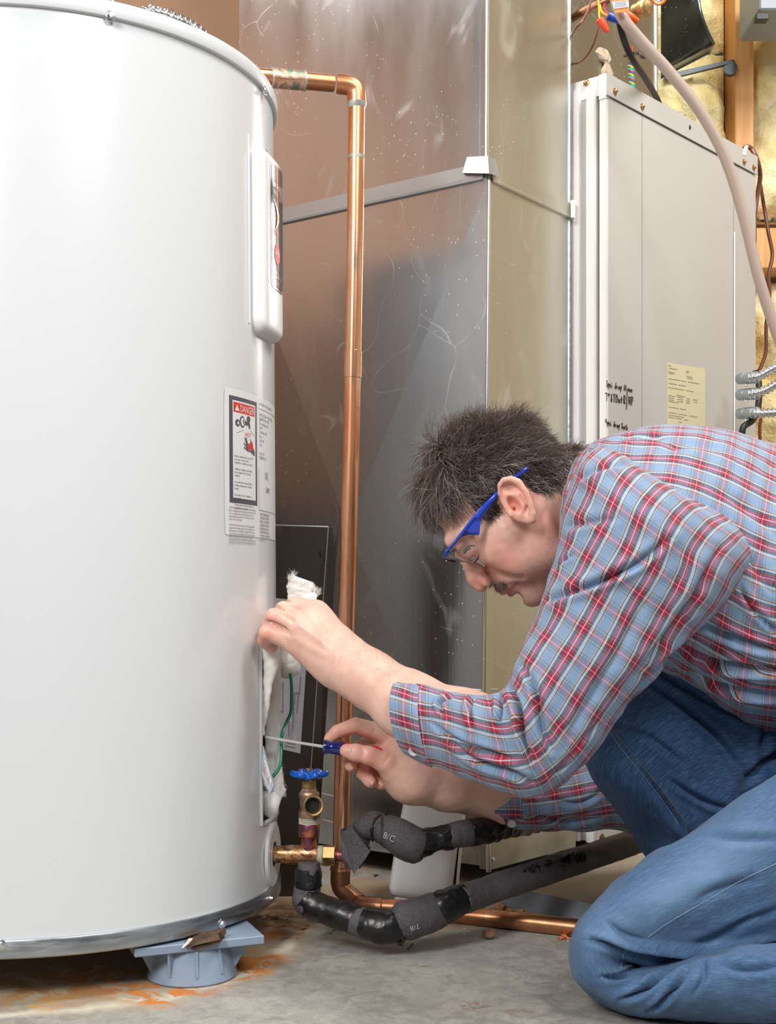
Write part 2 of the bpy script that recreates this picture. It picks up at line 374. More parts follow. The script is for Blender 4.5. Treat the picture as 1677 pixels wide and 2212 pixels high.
t.set('Base Color', t.mix(lo_, t.mix(t.math('GREATER_THAN', yy, .66), t.mix(hi_, (.28, .34, .38), (.40, .46, .50)), t.mix(hi_, (.20, .105, .06), t.ramp(t.noise(t.map(t.coord(), (1, 6, .3)), 3), [(.35, (.50, .28, .18)), (.65, (.62, .38, .26))]))), (.04, .038, .04)))  # unseen wall: brown, blue-grey and dark zones shaped for the duct's reflections
b = MB(); b.box((.1, 2.80, 1.2), (4.6, .1, 2.4)); wall_back = struct('wall_back', b, noisy('wall_back_sheathing', (.30, .24, .16), (.38, .31, .2), 5))
b = MB(); b.box((-2.15, .15, 1.2), (.1, 5.4, 2.4)); struct('wall_left', b, mat_wall_brown)
b = MB(); b.box((2.35, .15, 1.2), (.1, 5.4, 2.4)); mwr = noisy('wall_right_reflection_tones', (.56, .49, .32), (.64, .58, .42), 4, (.8, .95)); t = NT(mwr); t.set('Base Color', t.mix(t.math('GREATER_THAN', t.n('ShaderNodeSeparateXYZ', {0: t.coord()}).outputs[1], 1.55), (.40, .44, .47), t.ramp(t.noise(t.coord(), 4), [(.35, (.56, .49, .32)), (.65, (.64, .58, .42))])))  # unseen wall, far part yellowed for its reflection in the duct
struct('wall_right', b, mwr)
b = MB(); b.box((.1, -2.5, 1.2), (4.6, .1, 2.4)); struct('wall_front', b, mat_wallw)
b = MB(); b.box((.1, .15, 2.42), (4.6, 5.4, .08)); struct('ceiling', b, mat_ceiling)
# studs, blocking and insulation in the open back wall
for x0 in (-.85, -.02, .394, .7575, 1.165, 1.57, 1.98):
    b = MB(); b.box((x0, 2.70, 1.2), (.040, .09, 2.36), b=.002); b.build('stud', mat_wood, wall_back, False)
b = MB(); b.box((.961, 2.702, (HY - 533) / F * 2.65 + HC), (.366, .085, .086), b=.002); b.build('blocking', mat_wood, wall_back, False)
def batt(name, x0, x1, z0, z1, label, seed, dep=.055, yb=2.74, hole=None):
    n, m = int((z1 - z0) / .008) + 2, int((x1 - x0) / .008) + 2
    z, x = np.meshgrid(np.linspace(z0, z1, n), np.linspace(x0, x1, m), indexing='ij')
    e = np.minimum(np.minimum(x - x0, x1 - x) / .05, np.minimum(z - z0, z1 - z) / .05).clip(0, 1)
    P = np.stack([x.ravel(), np.zeros(x.size), z.ravel()], 1)
    h = dep * (e.ravel() ** .5) + fnoise(P, 5, seed) * .022 + fnoise(P, 22, seed + 1) * .008 + fnoise(P, 70, seed + 2) * .003
    P[:, 1] = yb - np.maximum(h, .004)
    B = P.copy(); B[:, 1] = yb + .004
    V = np.vstack([P, B]); N = n * m
    Fc = gridf(n, m); Fb = gridf(n, m, N)[:, ::-1]
    bo = [i * m for i in range(n)]; side = []
    for i in range(n - 1):
        side += [[i * m, (i + 1) * m, (i + 1) * m + N, i * m + N], [i * m + m - 1, i * m + m - 1 + N, (i + 1) * m + m - 1 + N, (i + 1) * m + m - 1]]
    for j in range(m - 1):
        side += [[j, j + N, j + 1 + N, j + 1], [(n - 1) * m + j, (n - 1) * m + j + 1, (n - 1) * m + j + 1 + N, (n - 1) * m + j + N]]
    o = add(name, mkmesh(name, V, np.vstack([Fc[:, ::-1], Fb[:, ::-1], np.array(side)])), mat_insul); o['kind'] = 'stuff'
    return tag(o, label, 'insulation')
batt('insulation_batt', .782, 1.142, 1.22, 2.3, 'yellow fibreglass batt right of the tall stud, above the short block', 11)
batt('insulation_batt', .782, 1.142, .02, 1.09, 'yellow fibreglass batt right of the tall stud, below the short block', 12)
batt('insulation_batt', .418, .735, .02, 1.588, 'yellow fibreglass batt behind the beige cabinet top, under the dark sheet boot', 13, .075)
batt('insulation_batt', .418, .735, 1.590, 2.3, 'pale yellow fibreglass tuft beside the dark sheet boot at the frame top', 14, .075)
for x0, x1, s in ((-.826, -.044, 15), (.004, .37, 16)):
    batt('insulation_batt', x0, x1, .02, 2.3, 'yellow fibreglass batt hidden behind the sheet metal duct' if s == 16 else 'yellow fibreglass batt hidden behind the brown panel', s)
# brown panel behind the heater (left of the duct), metal reflection painted as brown
b = MB(); p0 = W(517, 0, 2.32); b.box((p0[0] - .60, 2.33, 1.0), (1.36, .02, 2.0), b=.003)
o = b.build('brown_panel', mat_brown_panel, None, False); tag(o, 'smooth brown board standing behind the white tank, left of the sheet metal duct', 'panel')
# ================================================================ WATER HEATER
heater = thing('water_heater', 'tall white cylindrical electric water heater with silver base band', 'water heater')
TILT = math.radians(.35); HT_M = Matrix.Translation((TX, TY, HC)) @ Matrix.Rotation(-TILT, 4, 'Y') @ Matrix.Translation((0, 0, -HC))
heater.matrix_world = HT_M
HT_I = HT_M.inverted()
def cylp(phi, z, r): return np.stack([np.broadcast_to(np.cos(phi) * r, np.shape(phi)), np.broadcast_to(np.sin(phi) * r, np.shape(phi)), np.broadcast_to(z, np.shape(phi))], -1)
def tank_hit(px, py, r=TR):
    """azimuth and height where the view ray meets the tank (local space)"""
    o = HT_I @ Vector((0, 0, HC)); d = (HT_I.to_3x3() @ (W(px, py, 1.0) - Vector((0, 0, HC))))
    a = d[0] ** 2 + d[1] ** 2; b_ = 2 * (o[0] * d[0] + o[1] * d[1]); c = o[0] ** 2 + o[1] ** 2 - r * r
    D = max(b_ * b_ - 4 * a * c, 0); s = (-b_ - math.sqrt(D)) / (2 * a); p = o + d * s
    return math.atan2(p[1], p[0]), p[2]
ZT = HC + .5785; ZB = HC - .3456            # underside of the lid rim / bottom of the base band
ZB2 = ZB + .0165
PSI = math.radians(-1.0)                    # azimuth of the covers' centre line
# lower access opening
ow, oz0, oz1 = .060, W(0, 1763, 1.47)[2], W(0, 1395, 1.47)[2]
PSO = math.radians(-9.0)
a0 = tank_hit(563, 1580)[0]; PSO = a0 + ow / TR; a1 = PSO + ow / TR
phis = np.concatenate([np.linspace(a0, a1, 13), np.linspace(a1, a0 + 2 * np.pi, 180)[1:-1]])
zs = np.concatenate([np.linspace(ZB + .003, oz0, 8), np.linspace(oz0, oz1, 10)[1:], np.linspace(oz1, ZT + .004, 24)[1:]])
n, m = len(zs), len(phis)
V = np.vstack([cylp(phis, z, TR) for z in zs]); Fc = gridf(n, m, 0, True)
zc = (Fc[:, 0] // m); jc = Fc[:, 0] % m
keep = ~((jc < 12) & (zc >= 7) & (zc < 7 + 9))
o = add('tank_shell', mkmesh('tank_shell', V, Fc[keep]), mat_tank, heater)
# recess pocket
b = MB(); pa = np.linspace(a0, a1, 13); q = .045
rows = [cylp(pa, oz0, TR), cylp(pa, oz0, TR - q), cylp(pa, oz1, TR - q), cylp(pa, oz1, TR)]
b.raw(np.vstack(rows), gridf(4, 13).tolist())
for a_ in (a0, a1):
    aa = np.array([a_]); b.raw(np.vstack([cylp(aa, oz0, TR), cylp(aa, oz1, TR), cylp(aa, oz1, TR - q), cylp(aa, oz0, TR - q)]), [(0, 1, 2, 3)])
b.build('access_recess', mat_dark, heater, False)
# raised lip around the opening
def cyl_tube(b, pts, r, seg=8, closed=True, mi=0):
    b.tube([cylp(np.float64(a_), z_, r_) for a_, z_, r_ in pts], r, seg, mi=mi, closed=closed)
b = MB(); lip = []
for k in range(16): lip.append((a0, oz0 + (oz1 - oz0) * k / 16, TR - .0008))
for k in range(8): lip.append((a0 + (a1 - a0) * k / 8, oz1, TR - .0008))
for k in range(16): lip.append((a1, oz1 - (oz1 - oz0) * k / 16, TR - .0008))
for k in range(8): lip.append((a1 - (a1 - a0) * k / 8, oz0, TR - .0008))
cyl_tube(b, lip, .0032); b.build('access_lip', mat_tank, heater)
# lid with rolled rim
b = MB(); b.lathe((0, 0, 0), (0, 0, 1), [(ZT - .0005, TR + .001), (ZT, TR + .0042), (ZT + .001, TR + .0048), (ZT + .0135, TR + .0048), (ZT + .0160, TR + .0035), (ZT + .0170, TR - .002), (ZT + .0175, TR - .02), (ZT + .019, .0)], 160)
b.build('lid', mat_rim, heater)
b = MB(); b.lathe((0, 0, 0), (0, 0, 1), [(ZB, TR - .004), (ZB - .0005, TR + .002), (ZB + .001, TR + .0036), (ZB2, TR + .0036), (ZB2 + .0015, TR + .0028), (ZB2 + .0015, TR)], 160, cap=False)
b.lathe((0, 0, 0), (0, 0, 1), [(ZB + .002, .0), (ZB + .002, TR - .002)], 64, cap=False)
b.build('base_band', mat_steel_band, heater)
for px, py, r_, mt in ((238, 35, TR + .0048, mat_screw), (573, 196, TR + .0048, mat_screw), (480, 1995, TR + .0036, mat_screw), (2, 2041, TR + .0036, mat_screw), (582, 1940, TR + .0036, mat_screw)):
    a_, z_ = tank_hit(px, py, r_); screw(heater, cylp(np.float64(a_), z_, r_), (math.cos(a_), math.sin(a_), 0), .0042 if py < 1900 or px < 500 else .0022, mt)
# three feet
def heater_leg(c, ang, label):
    leg = thing('plastic_riser', label, 'support foot', 'plastic feet under the heater'); leg.location = (c[0], c[1], 0); leg.rotation_euler = (0, 0, ang)
    b = MB(); H = ZB - .002
    b.box((0, 0, H - .0045), (.135, .078, .009), b=.001); b.build('top_plate', mat_grey_plastic, leg, False)
    b = MB(); b.lathe((0, 0, 0), (0, 0, 1), [(0, .045), (.002, .047), (H - .009, .0375), (H - .009, .034), (.002, .042)], 48); b.build('cup', mat_grey_plastic, leg)
    for k in range(10):
        a_ = k * math.tau / 10 + .2; d = np.array([math.cos(a_), math.sin(a_), 0]); s_ = np.array([-d[1], d[0], 0]) * .0011
        lim = min(.064 / max(abs(d[0]), .01), .036 / max(abs(d[1]), .01), .060)
        if lim < .04: lim = .04
        b = MB(); b.prism([d * .034 + s_ + np.array([0, 0, H - .009]), d * lim + s_ + np.array([0, 0, H - .009]), d * .046 + s_ + np.array([0, 0, .010]), d * .040 + s_ + np.array([0, 0, .010])], -2 * s_)
        b.build('rib', mat_grey_plastic, leg, False)
    return leg
lc = W(392, 2090, 1.305)
heater_leg((lc[0] + .010, lc[1] + .008), math.radians(22), 'blue-grey ribbed plastic foot under the front edge of the heater')
heater_leg((TX - .02, TY + .20), .9, 'blue-grey ribbed plastic foot hidden under the rear of the heater')
heater_leg((TX - .22, TY - .08), -.3, 'blue-grey ribbed plastic foot under the heater, out at the frame side')
# ---- upper access cover with badge
uz0, uz1 = W(0, 757, 1.47)[2], W(0, 372, 1.47)[2]
UW = .038; PSU = math.radians(-12.0); CH = .016
def cover_h(tt, zz):
    e = np.minimum((UW - np.abs(tt)), np.minimum(zz - uz0, uz1 - zz)).clip(0)
    return CH * (1 - np.clip(1 - e / .012, 0, 1) ** 2.2) ** .5
def cover_surf(tt, zz, off=0.0):
    a_ = PSU + tt / TR; return cylp(a_, zz, TR + cover_h(tt, zz) + off)
def edge_lin(a, b_, k):  # denser near the ends
    s_ = np.linspace(0, 1, k); return a + (b_ - a) * (.5 - .5 * np.cos(np.pi * s_))
tt, zz = np.meshgrid(edge_lin(-UW, UW, 44), edge_lin(uz0, uz1, 70), indexing='ij')
# round the corners in plan
def roundrect(tt, zz, hw, z0, z1, r):
    zc_, hh = (z0 + z1) / 2, (z1 - z0) / 2; x = tt.copy(); y = zz - zc_
    ax, ay = np.abs(x) - (hw - r), np.abs(y) - (hh - r); k = (ax > 0) & (ay > 0)
    l = np.hypot(ax, ay); m_ = np.maximum(ax, ay); s_ = np.where(k & (l > 1e-9), m_ / np.maximum(l, 1e-9), 1)
    x = np.where(k, np.sign(x) * (hw - r + ax * s_), x); y = np.where(k, np.sign(y) * (hh - r + ay * s_), y)
    return x, y + zc_
tt2, zz2 = roundrect(tt, zz, UW, uz0, uz1, .016)
hgt = cover_h(tt, zz)
V = cylp((PSU + tt2 / TR).ravel(), zz2.ravel(), TR + hgt.ravel() - .001)
cover = add('access_cover', mkmesh('access_cover', V, gridf(44, 70)), mat_white_plastic, heater)
b = MB(); cl = []
for (x_, y_) in [(-UW - .006, uz0 + .01), (-UW - .006, uz1 + .008)]: cl.append((PSU + x_ / TR, y_, TR + .0006))
b.tube([cylp(np.float64(a_), z_, r_) for a_, z_, r_ in cl], .0012, 8); b.build('cover_gasket', mat_white_plastic, heater)
a_, z_ = PSU + .012, uz1 + .004
screw(heater, cylp(np.float64(a_), z_, TR), (math.cos(a_), math.sin(a_), .4), .004)
# badge on the cover
def cyl_patch(name, mat, t0, t1, z0, z1, psi, rad, off, parent, nt=14, nz=6, r=.0, cov=False):
    tt, zz = np.meshgrid(np.linspace(t0, t1, nt), np.linspace(z0, z1, nz), indexing='ij'); tc = (t0 + t1) / 2
    if r > 0: x, zz = roundrect(tt - tc, zz, (t1 - t0) / 2, z0, z1, r); tt = x + tc
    return add(name, mkmesh(name, cylp((psi + tt / TR).ravel(), zz.ravel(), rad + off), gridf(nt, nz)), mat, parent)
RC = TR + CH - .001
mat_badge = M('badge_black', (.012, .012, .016), .16, 0, Coat_Weight=.6); mat_chrome = M('badge_silver', (.8, .8, .82), .12, 1.0)
bz0, bz1 = W(0, 655, 1.47)[2], W(0, 392, 1.47)[2]
badge = cyl_patch('badge', mat_chrome, -.0185, .0275, bz0, bz1, PSU, RC, .0006, cover, 24, 24, .008)
bb = cyl_patch('badge_field', mat_badge, -.0165, .0255, bz0 + .003, bz1 - .003, PSU, RC, .0010, badge, 24, 24, .006)
def cyl_text(parent, name, body, size, t0, z, psi, rad, mat, fw=1.0, vert=False, align='LEFT', rot=0.0, spacing=1.0):
    P, Fc = text2d(body, size, 2 if size > .006 else 1, fw, align, spacing)
    if len(P) == 0: return
    if rot: P = P @ np.array([[math.cos(rot), math.sin(rot)], [-math.sin(rot), math.cos(rot)]])
    V = cylp(psi + (t0 + P[:, 0]) / TR, z + P[:, 1], rad)
    return add(name, mkmesh(name, V, Fc, smooth=False), mat, parent)
RB = RC + .0016
cyl_text(badge, 'lettering', 'BRADFORD\nWHITE', .0085, -.0145, bz1 - .030, PSU, RB, mat_chrome, .62)
cyl_text(badge, 'lettering', 'ELECTRIC', .0062, -.0145, bz1 - .082, PSU, RB, mat_red, .62)
cyl_text(badge, 'lettering', 'PROUDLY\nFOR PROFESSIONALS', .0050, -.0145, bz0 + .017, PSU, RB, mat_chrome, .62)
b = MB(); s_ = []
for k in range(20):
    u_ = k / 19; s_.append((-.013 + .012 * math.sin(u_ * 2.6), bz1 - .042 - u_ * .034))
fl = [(a_, z_) for a_, z_ in s_] + [(a_ + .008 * math.sin((19 - k) / 19 * 3.1), z_) for k, (a_, z_) in enumerate(s_[::-1])]
P = np.array(fl); o = mkmesh('flame_mark', cylp(PSU + P[:, 0] / TR, P[:, 1], RB), [list(range(len(fl)))], smooth=False); add('flame_mark', o, mat_chrome, badge)
k = np.linspace(0, math.tau, 33)[:-1]; o = mkmesh('round_mark', cylp(PSU + (.000 + .009 * np.cos(k)) / TR, bz0 + .040 + .011 * np.sin(k), RB - .0002), [list(range(32))], smooth=False); add('round_mark', o, mat_red, badge)
cyl_text(badge, 'lettering', 'PROTECT', .0045, -.0075, bz0 + .0385, PSU, RB + .0002, mat_chrome, .6)
# ---- warning label
aL, zL1 = tank_hit(483, 835); _, zL0 = tank_hit(487, 1155)
lab = cyl_patch('warning_label', mat_paper, 0, .150, zL0, zL1, aL, TR, .0005, heater, 40, 8, .004)
RL = TR + .0007; LH = zL1 - zL0; LW = .150
def lpatch(name, mat, t0, z0, t1, z1, off=.0): return cyl_patch(name, mat, t0, t1, zL1 - z1, zL1 - z0, aL, RL, off * .4, lab, max(3, int((t1 - t0) / .004)), 3)
k = LH / .176
def lt(body, size, t0, z, mat=mat_ink, fw=.8, off=.0006, align='LEFT'): return cyl_text(lab, 'label_text', body, size, t0, zL1 - z, aL, RL + off * .4, mat, fw, align=align)
lpatch('label_border', mat_ink, .0085, .0085 * k, .067, .137 * k)
lpatch('label_field', mat_paper, .0145, .0135 * k, .0625, .131 * k, .0002)
lpatch('danger_banner', mat_red, .016, .0155 * k, .0605, .0275 * k, .0004)
lt('DANGER', .0108, .0285, .0258 * k, mat_paper, .70, .0009)
P = np.array([[.0185, .0255], [.0270, .0255], [.02275, .0175]]); add('warning_triangle', mkmesh('warning_triangle', cylp(aL + P[:, 0] / TR, zL1 - P[:, 1] * k, RL + .0003), [(0, 1, 2)], smooth=False), mat_paper, lab)
lt('!', .007, .0220, .0250 * k, mat_red, .8, .0009)
def poly_l(name, pts, mat, off=.0006):
    P = np.array(pts, float); add(name, mkmesh(name, cylp(aL + P[:, 0] / TR, zL1 - P[:, 1] * k, RL + off * .4), [list(range(len(P)))], smooth=False), mat, lab)
def disc_l(c, r, mat, off=.0006, e=1.0):
    q = np.linspace(0, math.tau, 17)[:-1]; poly_l('tap_drawing', [(c[0] + r * math.cos(a_), c[1] + r * e * math.sin(a_)) for a_ in q], mat, off)
disc_l((.0235, .040), .0045, mat_ink); disc_l((.0245, .040), .0018, mat_paper, .0008); disc_l((.033, .0375), .0055, mat_ink, .0006, 1.3); disc_l((.0335, .0375), .0038, mat_paper, .0008, 1.3)
poly_l('tap_drawing', [(.034, .0345), (.049, .037), (.050, .044), (.047, .044), (.046, .0405), (.034, .0405)], mat_ink, .0009); disc_l((.046, .0325), .004, mat_ink, .0009)
poly_l('basin_line', [(.022, .052), (.034, .0475), (.034, .048), (.022, .0525)], mat_ink); poly_l('basin_line', [(.050, .046), (.060, .051), (.060, .0515), (.050, .0465)], mat_ink)
lt('HOT', .0068, .0385, .0545 * k, mat_red, .9)
poly_l('hand_drawing', [(.041, .060), (.046, .063), (.054, .058), (.0575, .069), (.052, .072), (.046, .070)], mat_red, .0008)
for pts in ([(.046, .0705), (.036, .067), (.0355, .0685), (.046, .073)], [(.045, .068), (.036, .062), (.0355, .0635), (.044, .070)], [(.044, .066), (.038, .056), (.0365, .0565), (.0425, .0665)], [(.0445, .064), (.041, .055), (.0395, .0555), (.0425, .0645)],
            [(.054, .0645), (.0505, .056), (.0495, .0565), (.0535, .066)], [(.046, .071), (.052, .073), (.060, .076), (.060, .071), (.057, .067), (.054, .070)]): poly_l('hand_drawing', pts, mat_ink, .001)
lt('Water temperature over 125\u00b0F\ncan cause severe burns\ninstantly or death from scalds.\n\nChildren, disabled and elderly\nare at highest risk of being\nscalded.\n\nSee instruction manual before\nsetting temperature at water\nheater.\n\nFeel water before bathing or\nshowering.\n\nTemperature limiting valves are\navailable, see manual.', .0035, .017, .0815 * k, mat_ink, .88)
lt('CAUTION:  Hotter water increases the risk of scald injury.\nBefore changing temperature setting see instruction manual.\nIt is recommended that a thermostatically controlled\ntempering valve be installed in the outlet of this unit to\nreduce risk of scald injury.\n\nCAUTION:  If the water heater has been supplied with\nsupplemental heating equipment, you must adjust with\nthe thermostat controlling the supplemental heat source\nas placed in the water piping and the thermostat of the\nwater heater behind the access panel is for heating\ntemperature. Failure to adjust the thermostat to the same\ntemperature can cause loss of proper temperature control.', .0031, .007, .144 * k, mat_ink, .74)
lt('AUTOMATIC STORAGE HEATER', .0042, .074, .0105 * k, mat_ink, .8); lpatch('rule_line', mat_ink, .072, .0145 * k, .148, .0150 * k, .0004)
lt('WATTS AT 240V   UPPER  LOWER\nELEMENT   4500   4500\nMax. working pressure\n150 PSI\nTotal Watts  4500\nPhase  1\nVolts  240\nSerial\n\nPress. Test\nMADE IN USA', .0048, .074, .024 * k, mat_ink, .7)
lpatch('rule_line', mat_ink, .072, .088 * k, .0724, .142 * k, .0004); lpatch('rule_line', mat_ink, .072, .1415 * k, .148, .142 * k, .0004)
lt('MEETS THE REQUIREMENTS\nCOMPLIES WITH FEDERAL\nENERGY CONSERVATION\nSTANDARD FOR WATER\nHEATERS AND IS LISTED\nUNDER THE PROVISIONS\nOF THE ACT AS AMENDED\nTested and rated.', .0040, .074, .148 * k, mat_ink, .7)
lt('[UL]', .010, .092, .100 * k, mat_ink, .6); lt('GAMA', .009, .094, .118 * k, mat_ink, .6)
# ---- pipe grommet low on the side
ge, zg = math.radians(-6.5), W(0, 1855, 1.43)[2] + .001
gd = Vector((math.cos(ge), math.sin(ge), 0)); gp = cylp(np.float64(ge), zg, TR - .002)
b = MB(); b.lathe(gp, gd, [(0, .0375), (.0035, .037), (.0045, .034), (.0050, .030), (.0042, .028), (.0045, .0155), (.003, .0145)], 48, cap=False); b.build('pipe_grommet', mat_white_plastic, heater)
b = MB(); b.lathe(gp, gd, [(.0005, .0001), (.0032, .0149)], 32, cap=False); b.build('grommet_cavity', mat_dark, heater)
# ---- insulation, green wire and thermostat tag in the opening
def tl(px, py, out=0.0, psi=None):
    """local tank point for a pixel, on azimuth psi, pushed outward"""
    a_ = PSO if psi is None else psi; R_ = TR + out
    Zw = TY + R_ * math.sin(a_); zz_ = (HC + (HY - py) / F * Zw); return R_ * math.cos(a_), R_ * math.sin(a_), zz_
# things at the opening: white wool (stuff), wire, tag. World-space with real depth
ZO = 1.43
def blob(name, path, label=None, parent=None, seg=28, n=70, mat=None, seed=0, amp=.0035, flat=.6, fq=38, cat='insulation'):
    """lumpy tube. path rows: px,py,Z,rx px, depth factor"""
    P = catmull(np.array(path, float), n); C = Wn(P[:, :3]); R = P[:, 3] / F * P[:, 2]; D = R * (P[:, 4] if P.shape[1] > 4 else flat)
    T = np.gradient(C, axis=0); T /= np.linalg.norm(T, axis=1)[:, None]; Y = np.tile([0., 1, 0], (n, 1)); Y -= T * (T * Y).sum(1)[:, None]; Y /= np.linalg.norm(Y, axis=1)[:, None]
    X = np.cross(T, Y); a = np.linspace(0, math.tau, seg + 1)[:-1]
    V = C[:, None] + np.cos(a)[None, :, None] * X[:, None] * R[:, None, None] + np.sin(a)[None, :, None] * Y[:, None] * D[:, None, None]
    V = V.reshape(-1, 3); cen = np.repeat(C, seg, 0); d = V - cen; d /= np.linalg.norm(d, axis=1)[:, None] + 1e-9
    V += d * (fnoise(V, fq, seed) * amp + fnoise(V, fq * 4, seed + 1) * amp * .45)[:, None]
    caps = np.vstack([C[:1], C[-1:]]); V = np.vstack([V, caps]); N = n * seg
    Fc = gridf(n, seg, 0, True).tolist() + [[N, (j + 1) % seg, j] for j in range(seg)] + [[N + 1, (n - 1) * seg + j, (n - 1) * seg + (j + 1) % seg] for j in range(seg)]
    o = add(name, mkmesh(name, V, Fc), mat or mat_wool, parent)
    if label: tag(o, label, cat); o['kind'] = 'stuff'
    return o
blob('insulation_wool', [(586, 1385, 1.44, 20), (586, 1430, 1.44, 22), (588, 1480, 1.44, 21), (588, 1530, 1.44, 18), (589, 1590, 1.44, 16), (588, 1650, 1.44, 20), (589, 1700, 1.44, 24), (584, 1735, 1.425, 20), (580, 1758, 1.43, 15), (577, 1764, 1.43, 6)], 'white fibreglass wool filling the open access hole of the tank', n=110, seed=3, amp=.0012, fq=18)
blob('insulation_wool', [(572, 1385, 1.405, 12), (582, 1400, 1.405, 19), (586, 1430, 1.405, 18), (578, 1480, 1.405, 12), (572, 1540, 1.41, 7), (568, 1590, 1.415, 3)], 'folded flap of white wool peeled over the hole edge', n=70, seed=33, amp=.0012, fq=20)
blob('insulation_wool', [(572, 1690, 1.43, 12), (590, 1705, 1.43, 15), (603, 1708, 1.43, 12), (614, 1700, 1.43, 5)], 'torn wisp of white wool sticking out low at the opening', n=40, seed=35, amp=.0028)
# held strip of wool: upper flared part and lower roll
blob('wool_strip', [(600, 1395, 1.47, 9), (622, 1370, 1.465, 24), (640, 1330, 1.46, 26), (646, 1300, 1.46, 27), (648, 1275, 1.46, 27), (652, 1256, 1.46, 27), (654, 1250, 1.46, 24)], 'strip of white wool pinched in the upper hand, flared top', n=70, seed=5, amp=.0014, flat=.25)
blob('wool_roll', [(607, 1400, 1.47, 14), (617, 1425, 1.47, 27), (624, 1444, 1.47, 27), (628, 1458, 1.47, 20), (630, 1465, 1.47, 5)], 'rolled lower end of the white wool under the upper hand', n=50, seed=6, amp=.0008, flat=.8)
b = MB(); rr = np.random.default_rng(4)
def fibre(p, d, L, r=.00016):
    p = np.array(p, float); d = np.array(d, float); k = rr.normal(size=3) * .5; P = [p]
    for i in range(5): d = d + k * .25; d /= np.linalg.norm(d); p = p + d * L / 5; P.append(p)
    b.tube(P, [r, r, r * .8, r * .6, r * .4, r * .2], 3, cap=False)
for i in range(420):
    px = rr.uniform(624, 682); py = 1250 + (px - 624) * .42 + rr.normal() * 3; fibre(W(px, py, 1.46 + rr.uniform(-.008, .008)), (rr.normal() * .35 - .1, rr.normal() * .3, 1), rr.uniform(.002, .005))
for i in range(150):
    px = rr.uniform(622, 634); fibre(W(px, 1262 - (px - 622) * 1.2 + rr.normal() * 6, 1.46), (rr.normal() * .2 + .35, rr.normal() * .3, 1), rr.uniform(.004, .011))
for i in range(160):
    fibre(W(rr.uniform(672, 688), 1282 + rr.normal() * 4, 1.46), (.7 + rr.normal() * .3, rr.normal() * .3, .8), rr.uniform(.003, .009))
for i in range(500):
    a_ = rr.uniform(0, 1); fibre(W(598 + 14 * a_ + rr.normal() * 3, 1640 + 80 * a_, 1.44), (.5 + rr.normal() * .5, rr.normal() * .6 - .2, rr.normal()), rr.uniform(.001, .006))
o = b.build('loose_fibres', mat_wool, None); tag(o, 'loose white glass fibres fraying from the wool', 'insulation'); o['kind'] = 'stuff'
# flared wing of the held strip
blob('wool_tuft', [(660, 1318, 1.455, 12), (670, 1300, 1.455, 13), (678, 1288, 1.455, 10), (683, 1282, 1.455, 5)], 'small torn tuft of white wool right of the held strip', n=30, seed=9, amp=.001, flat=.3)
b = MB(); b.tube(catmull(Wn([(627, 1455, 1.455), (630, 1480, 1.455), (630, 1515, 1.455), (628, 1540, 1.455), (617, 1565, 1.452), (609, 1590, 1.43), (608, 1630, 1.42), (606, 1650, 1.415), (600, 1665, 1.41), (588, 1679, 1.405)]), 60), .0018, 12)
tag(b.build('green_wire', mat_green), 'loose green ground wire hanging from the tank opening', 'wire')
tg = thing('thermostat_tag', 'grey thermostat tag with red and black printing inside the opening', 'tag')
q = [W(568, 1612, 1.395), W(592, 1697, 1.392), W(583, 1716, 1.392), W(564, 1672, 1.395)]
b = MB(); b.prism(q, (0.001, .0016, 0)); b.build('tag_plate', M('tag_grey', (.42, .47, .55), .4), tg, False)
def quadpt(u, v): return (1 - u) * (1 - v) * np.array(q[0]) + u * (1 - v) * np.array(q[1]) + u * v * np.array(q[2]) + (1 - u) * v * np.array(q[3])
def tagbox(u0, v0, u1, v1, mt, off=.0006):
    P = [quadpt(u0, v0), quadpt(u1, v0), quadpt(u1, v1), quadpt(u0, v1)]; b = MB(); b.raw([p + np.array([0, -off, 0]) for p in P], [(0, 1, 2, 3)]); b.build('tag_print', mt, tg, False)
mat_tagred = M('tag_red', (.75, .15, .12), .5)
tagbox(.12, .12, .85, .84, mat_paper)
for i in range(12):
    u_ = .16 + i * .055
    tagbox(u_, .2 + .1 * (i % 3), u_ + .022, .78, mat_ink if i not in (4, 5, 6) else mat_tagred, .001)
# ================================================================ leaning sheet with wiring paper
lean = thing('leaning_cover_sheet', 'dull dark metal cover sheet leaning upright behind the white tank', 'metal sheet')
def Q(name, pts, mat, parent, th=(0, .002, 0)):
    b = MB(); b.prism(pts, th); return b.build(name, mat, parent, False)
BR = onfloor(652, 1936); TRr = W(710, 1138, 1.63); TL = W(560, 1133, 1.655); BL = onfloor(548, 1937.5)
Q('sheet', [TL, TRr, BR, BL], mat_dark_sheet, lean, (0, .0012, 0))
b = MB(); b.prism([TRr, Vector(TRr) + Vector((.010, .03, -.004)), Vector(BR) + Vector((.016, .02, 0)), BR], (.0008, .0008, 0)); b.build('flange', mat_dark_sheet, lean, False)
b = MB(); b.tube([TRr, BR], .0008, 6); b.tube([TL, TRr], .0008, 6); b.build('bent_edge', mat_bright, lean)
def sheet_pt(u, v, off=.0016):
    """u across 0..1, v down 0..1"""
    p = (1 - u) * (1 - v) * np.array(TL) + u * (1 - v) * np.array(TRr) + u * v * np.array(BR) + (1 - u) * v * np.array(BL); return p + np.array([0, -off, 0])
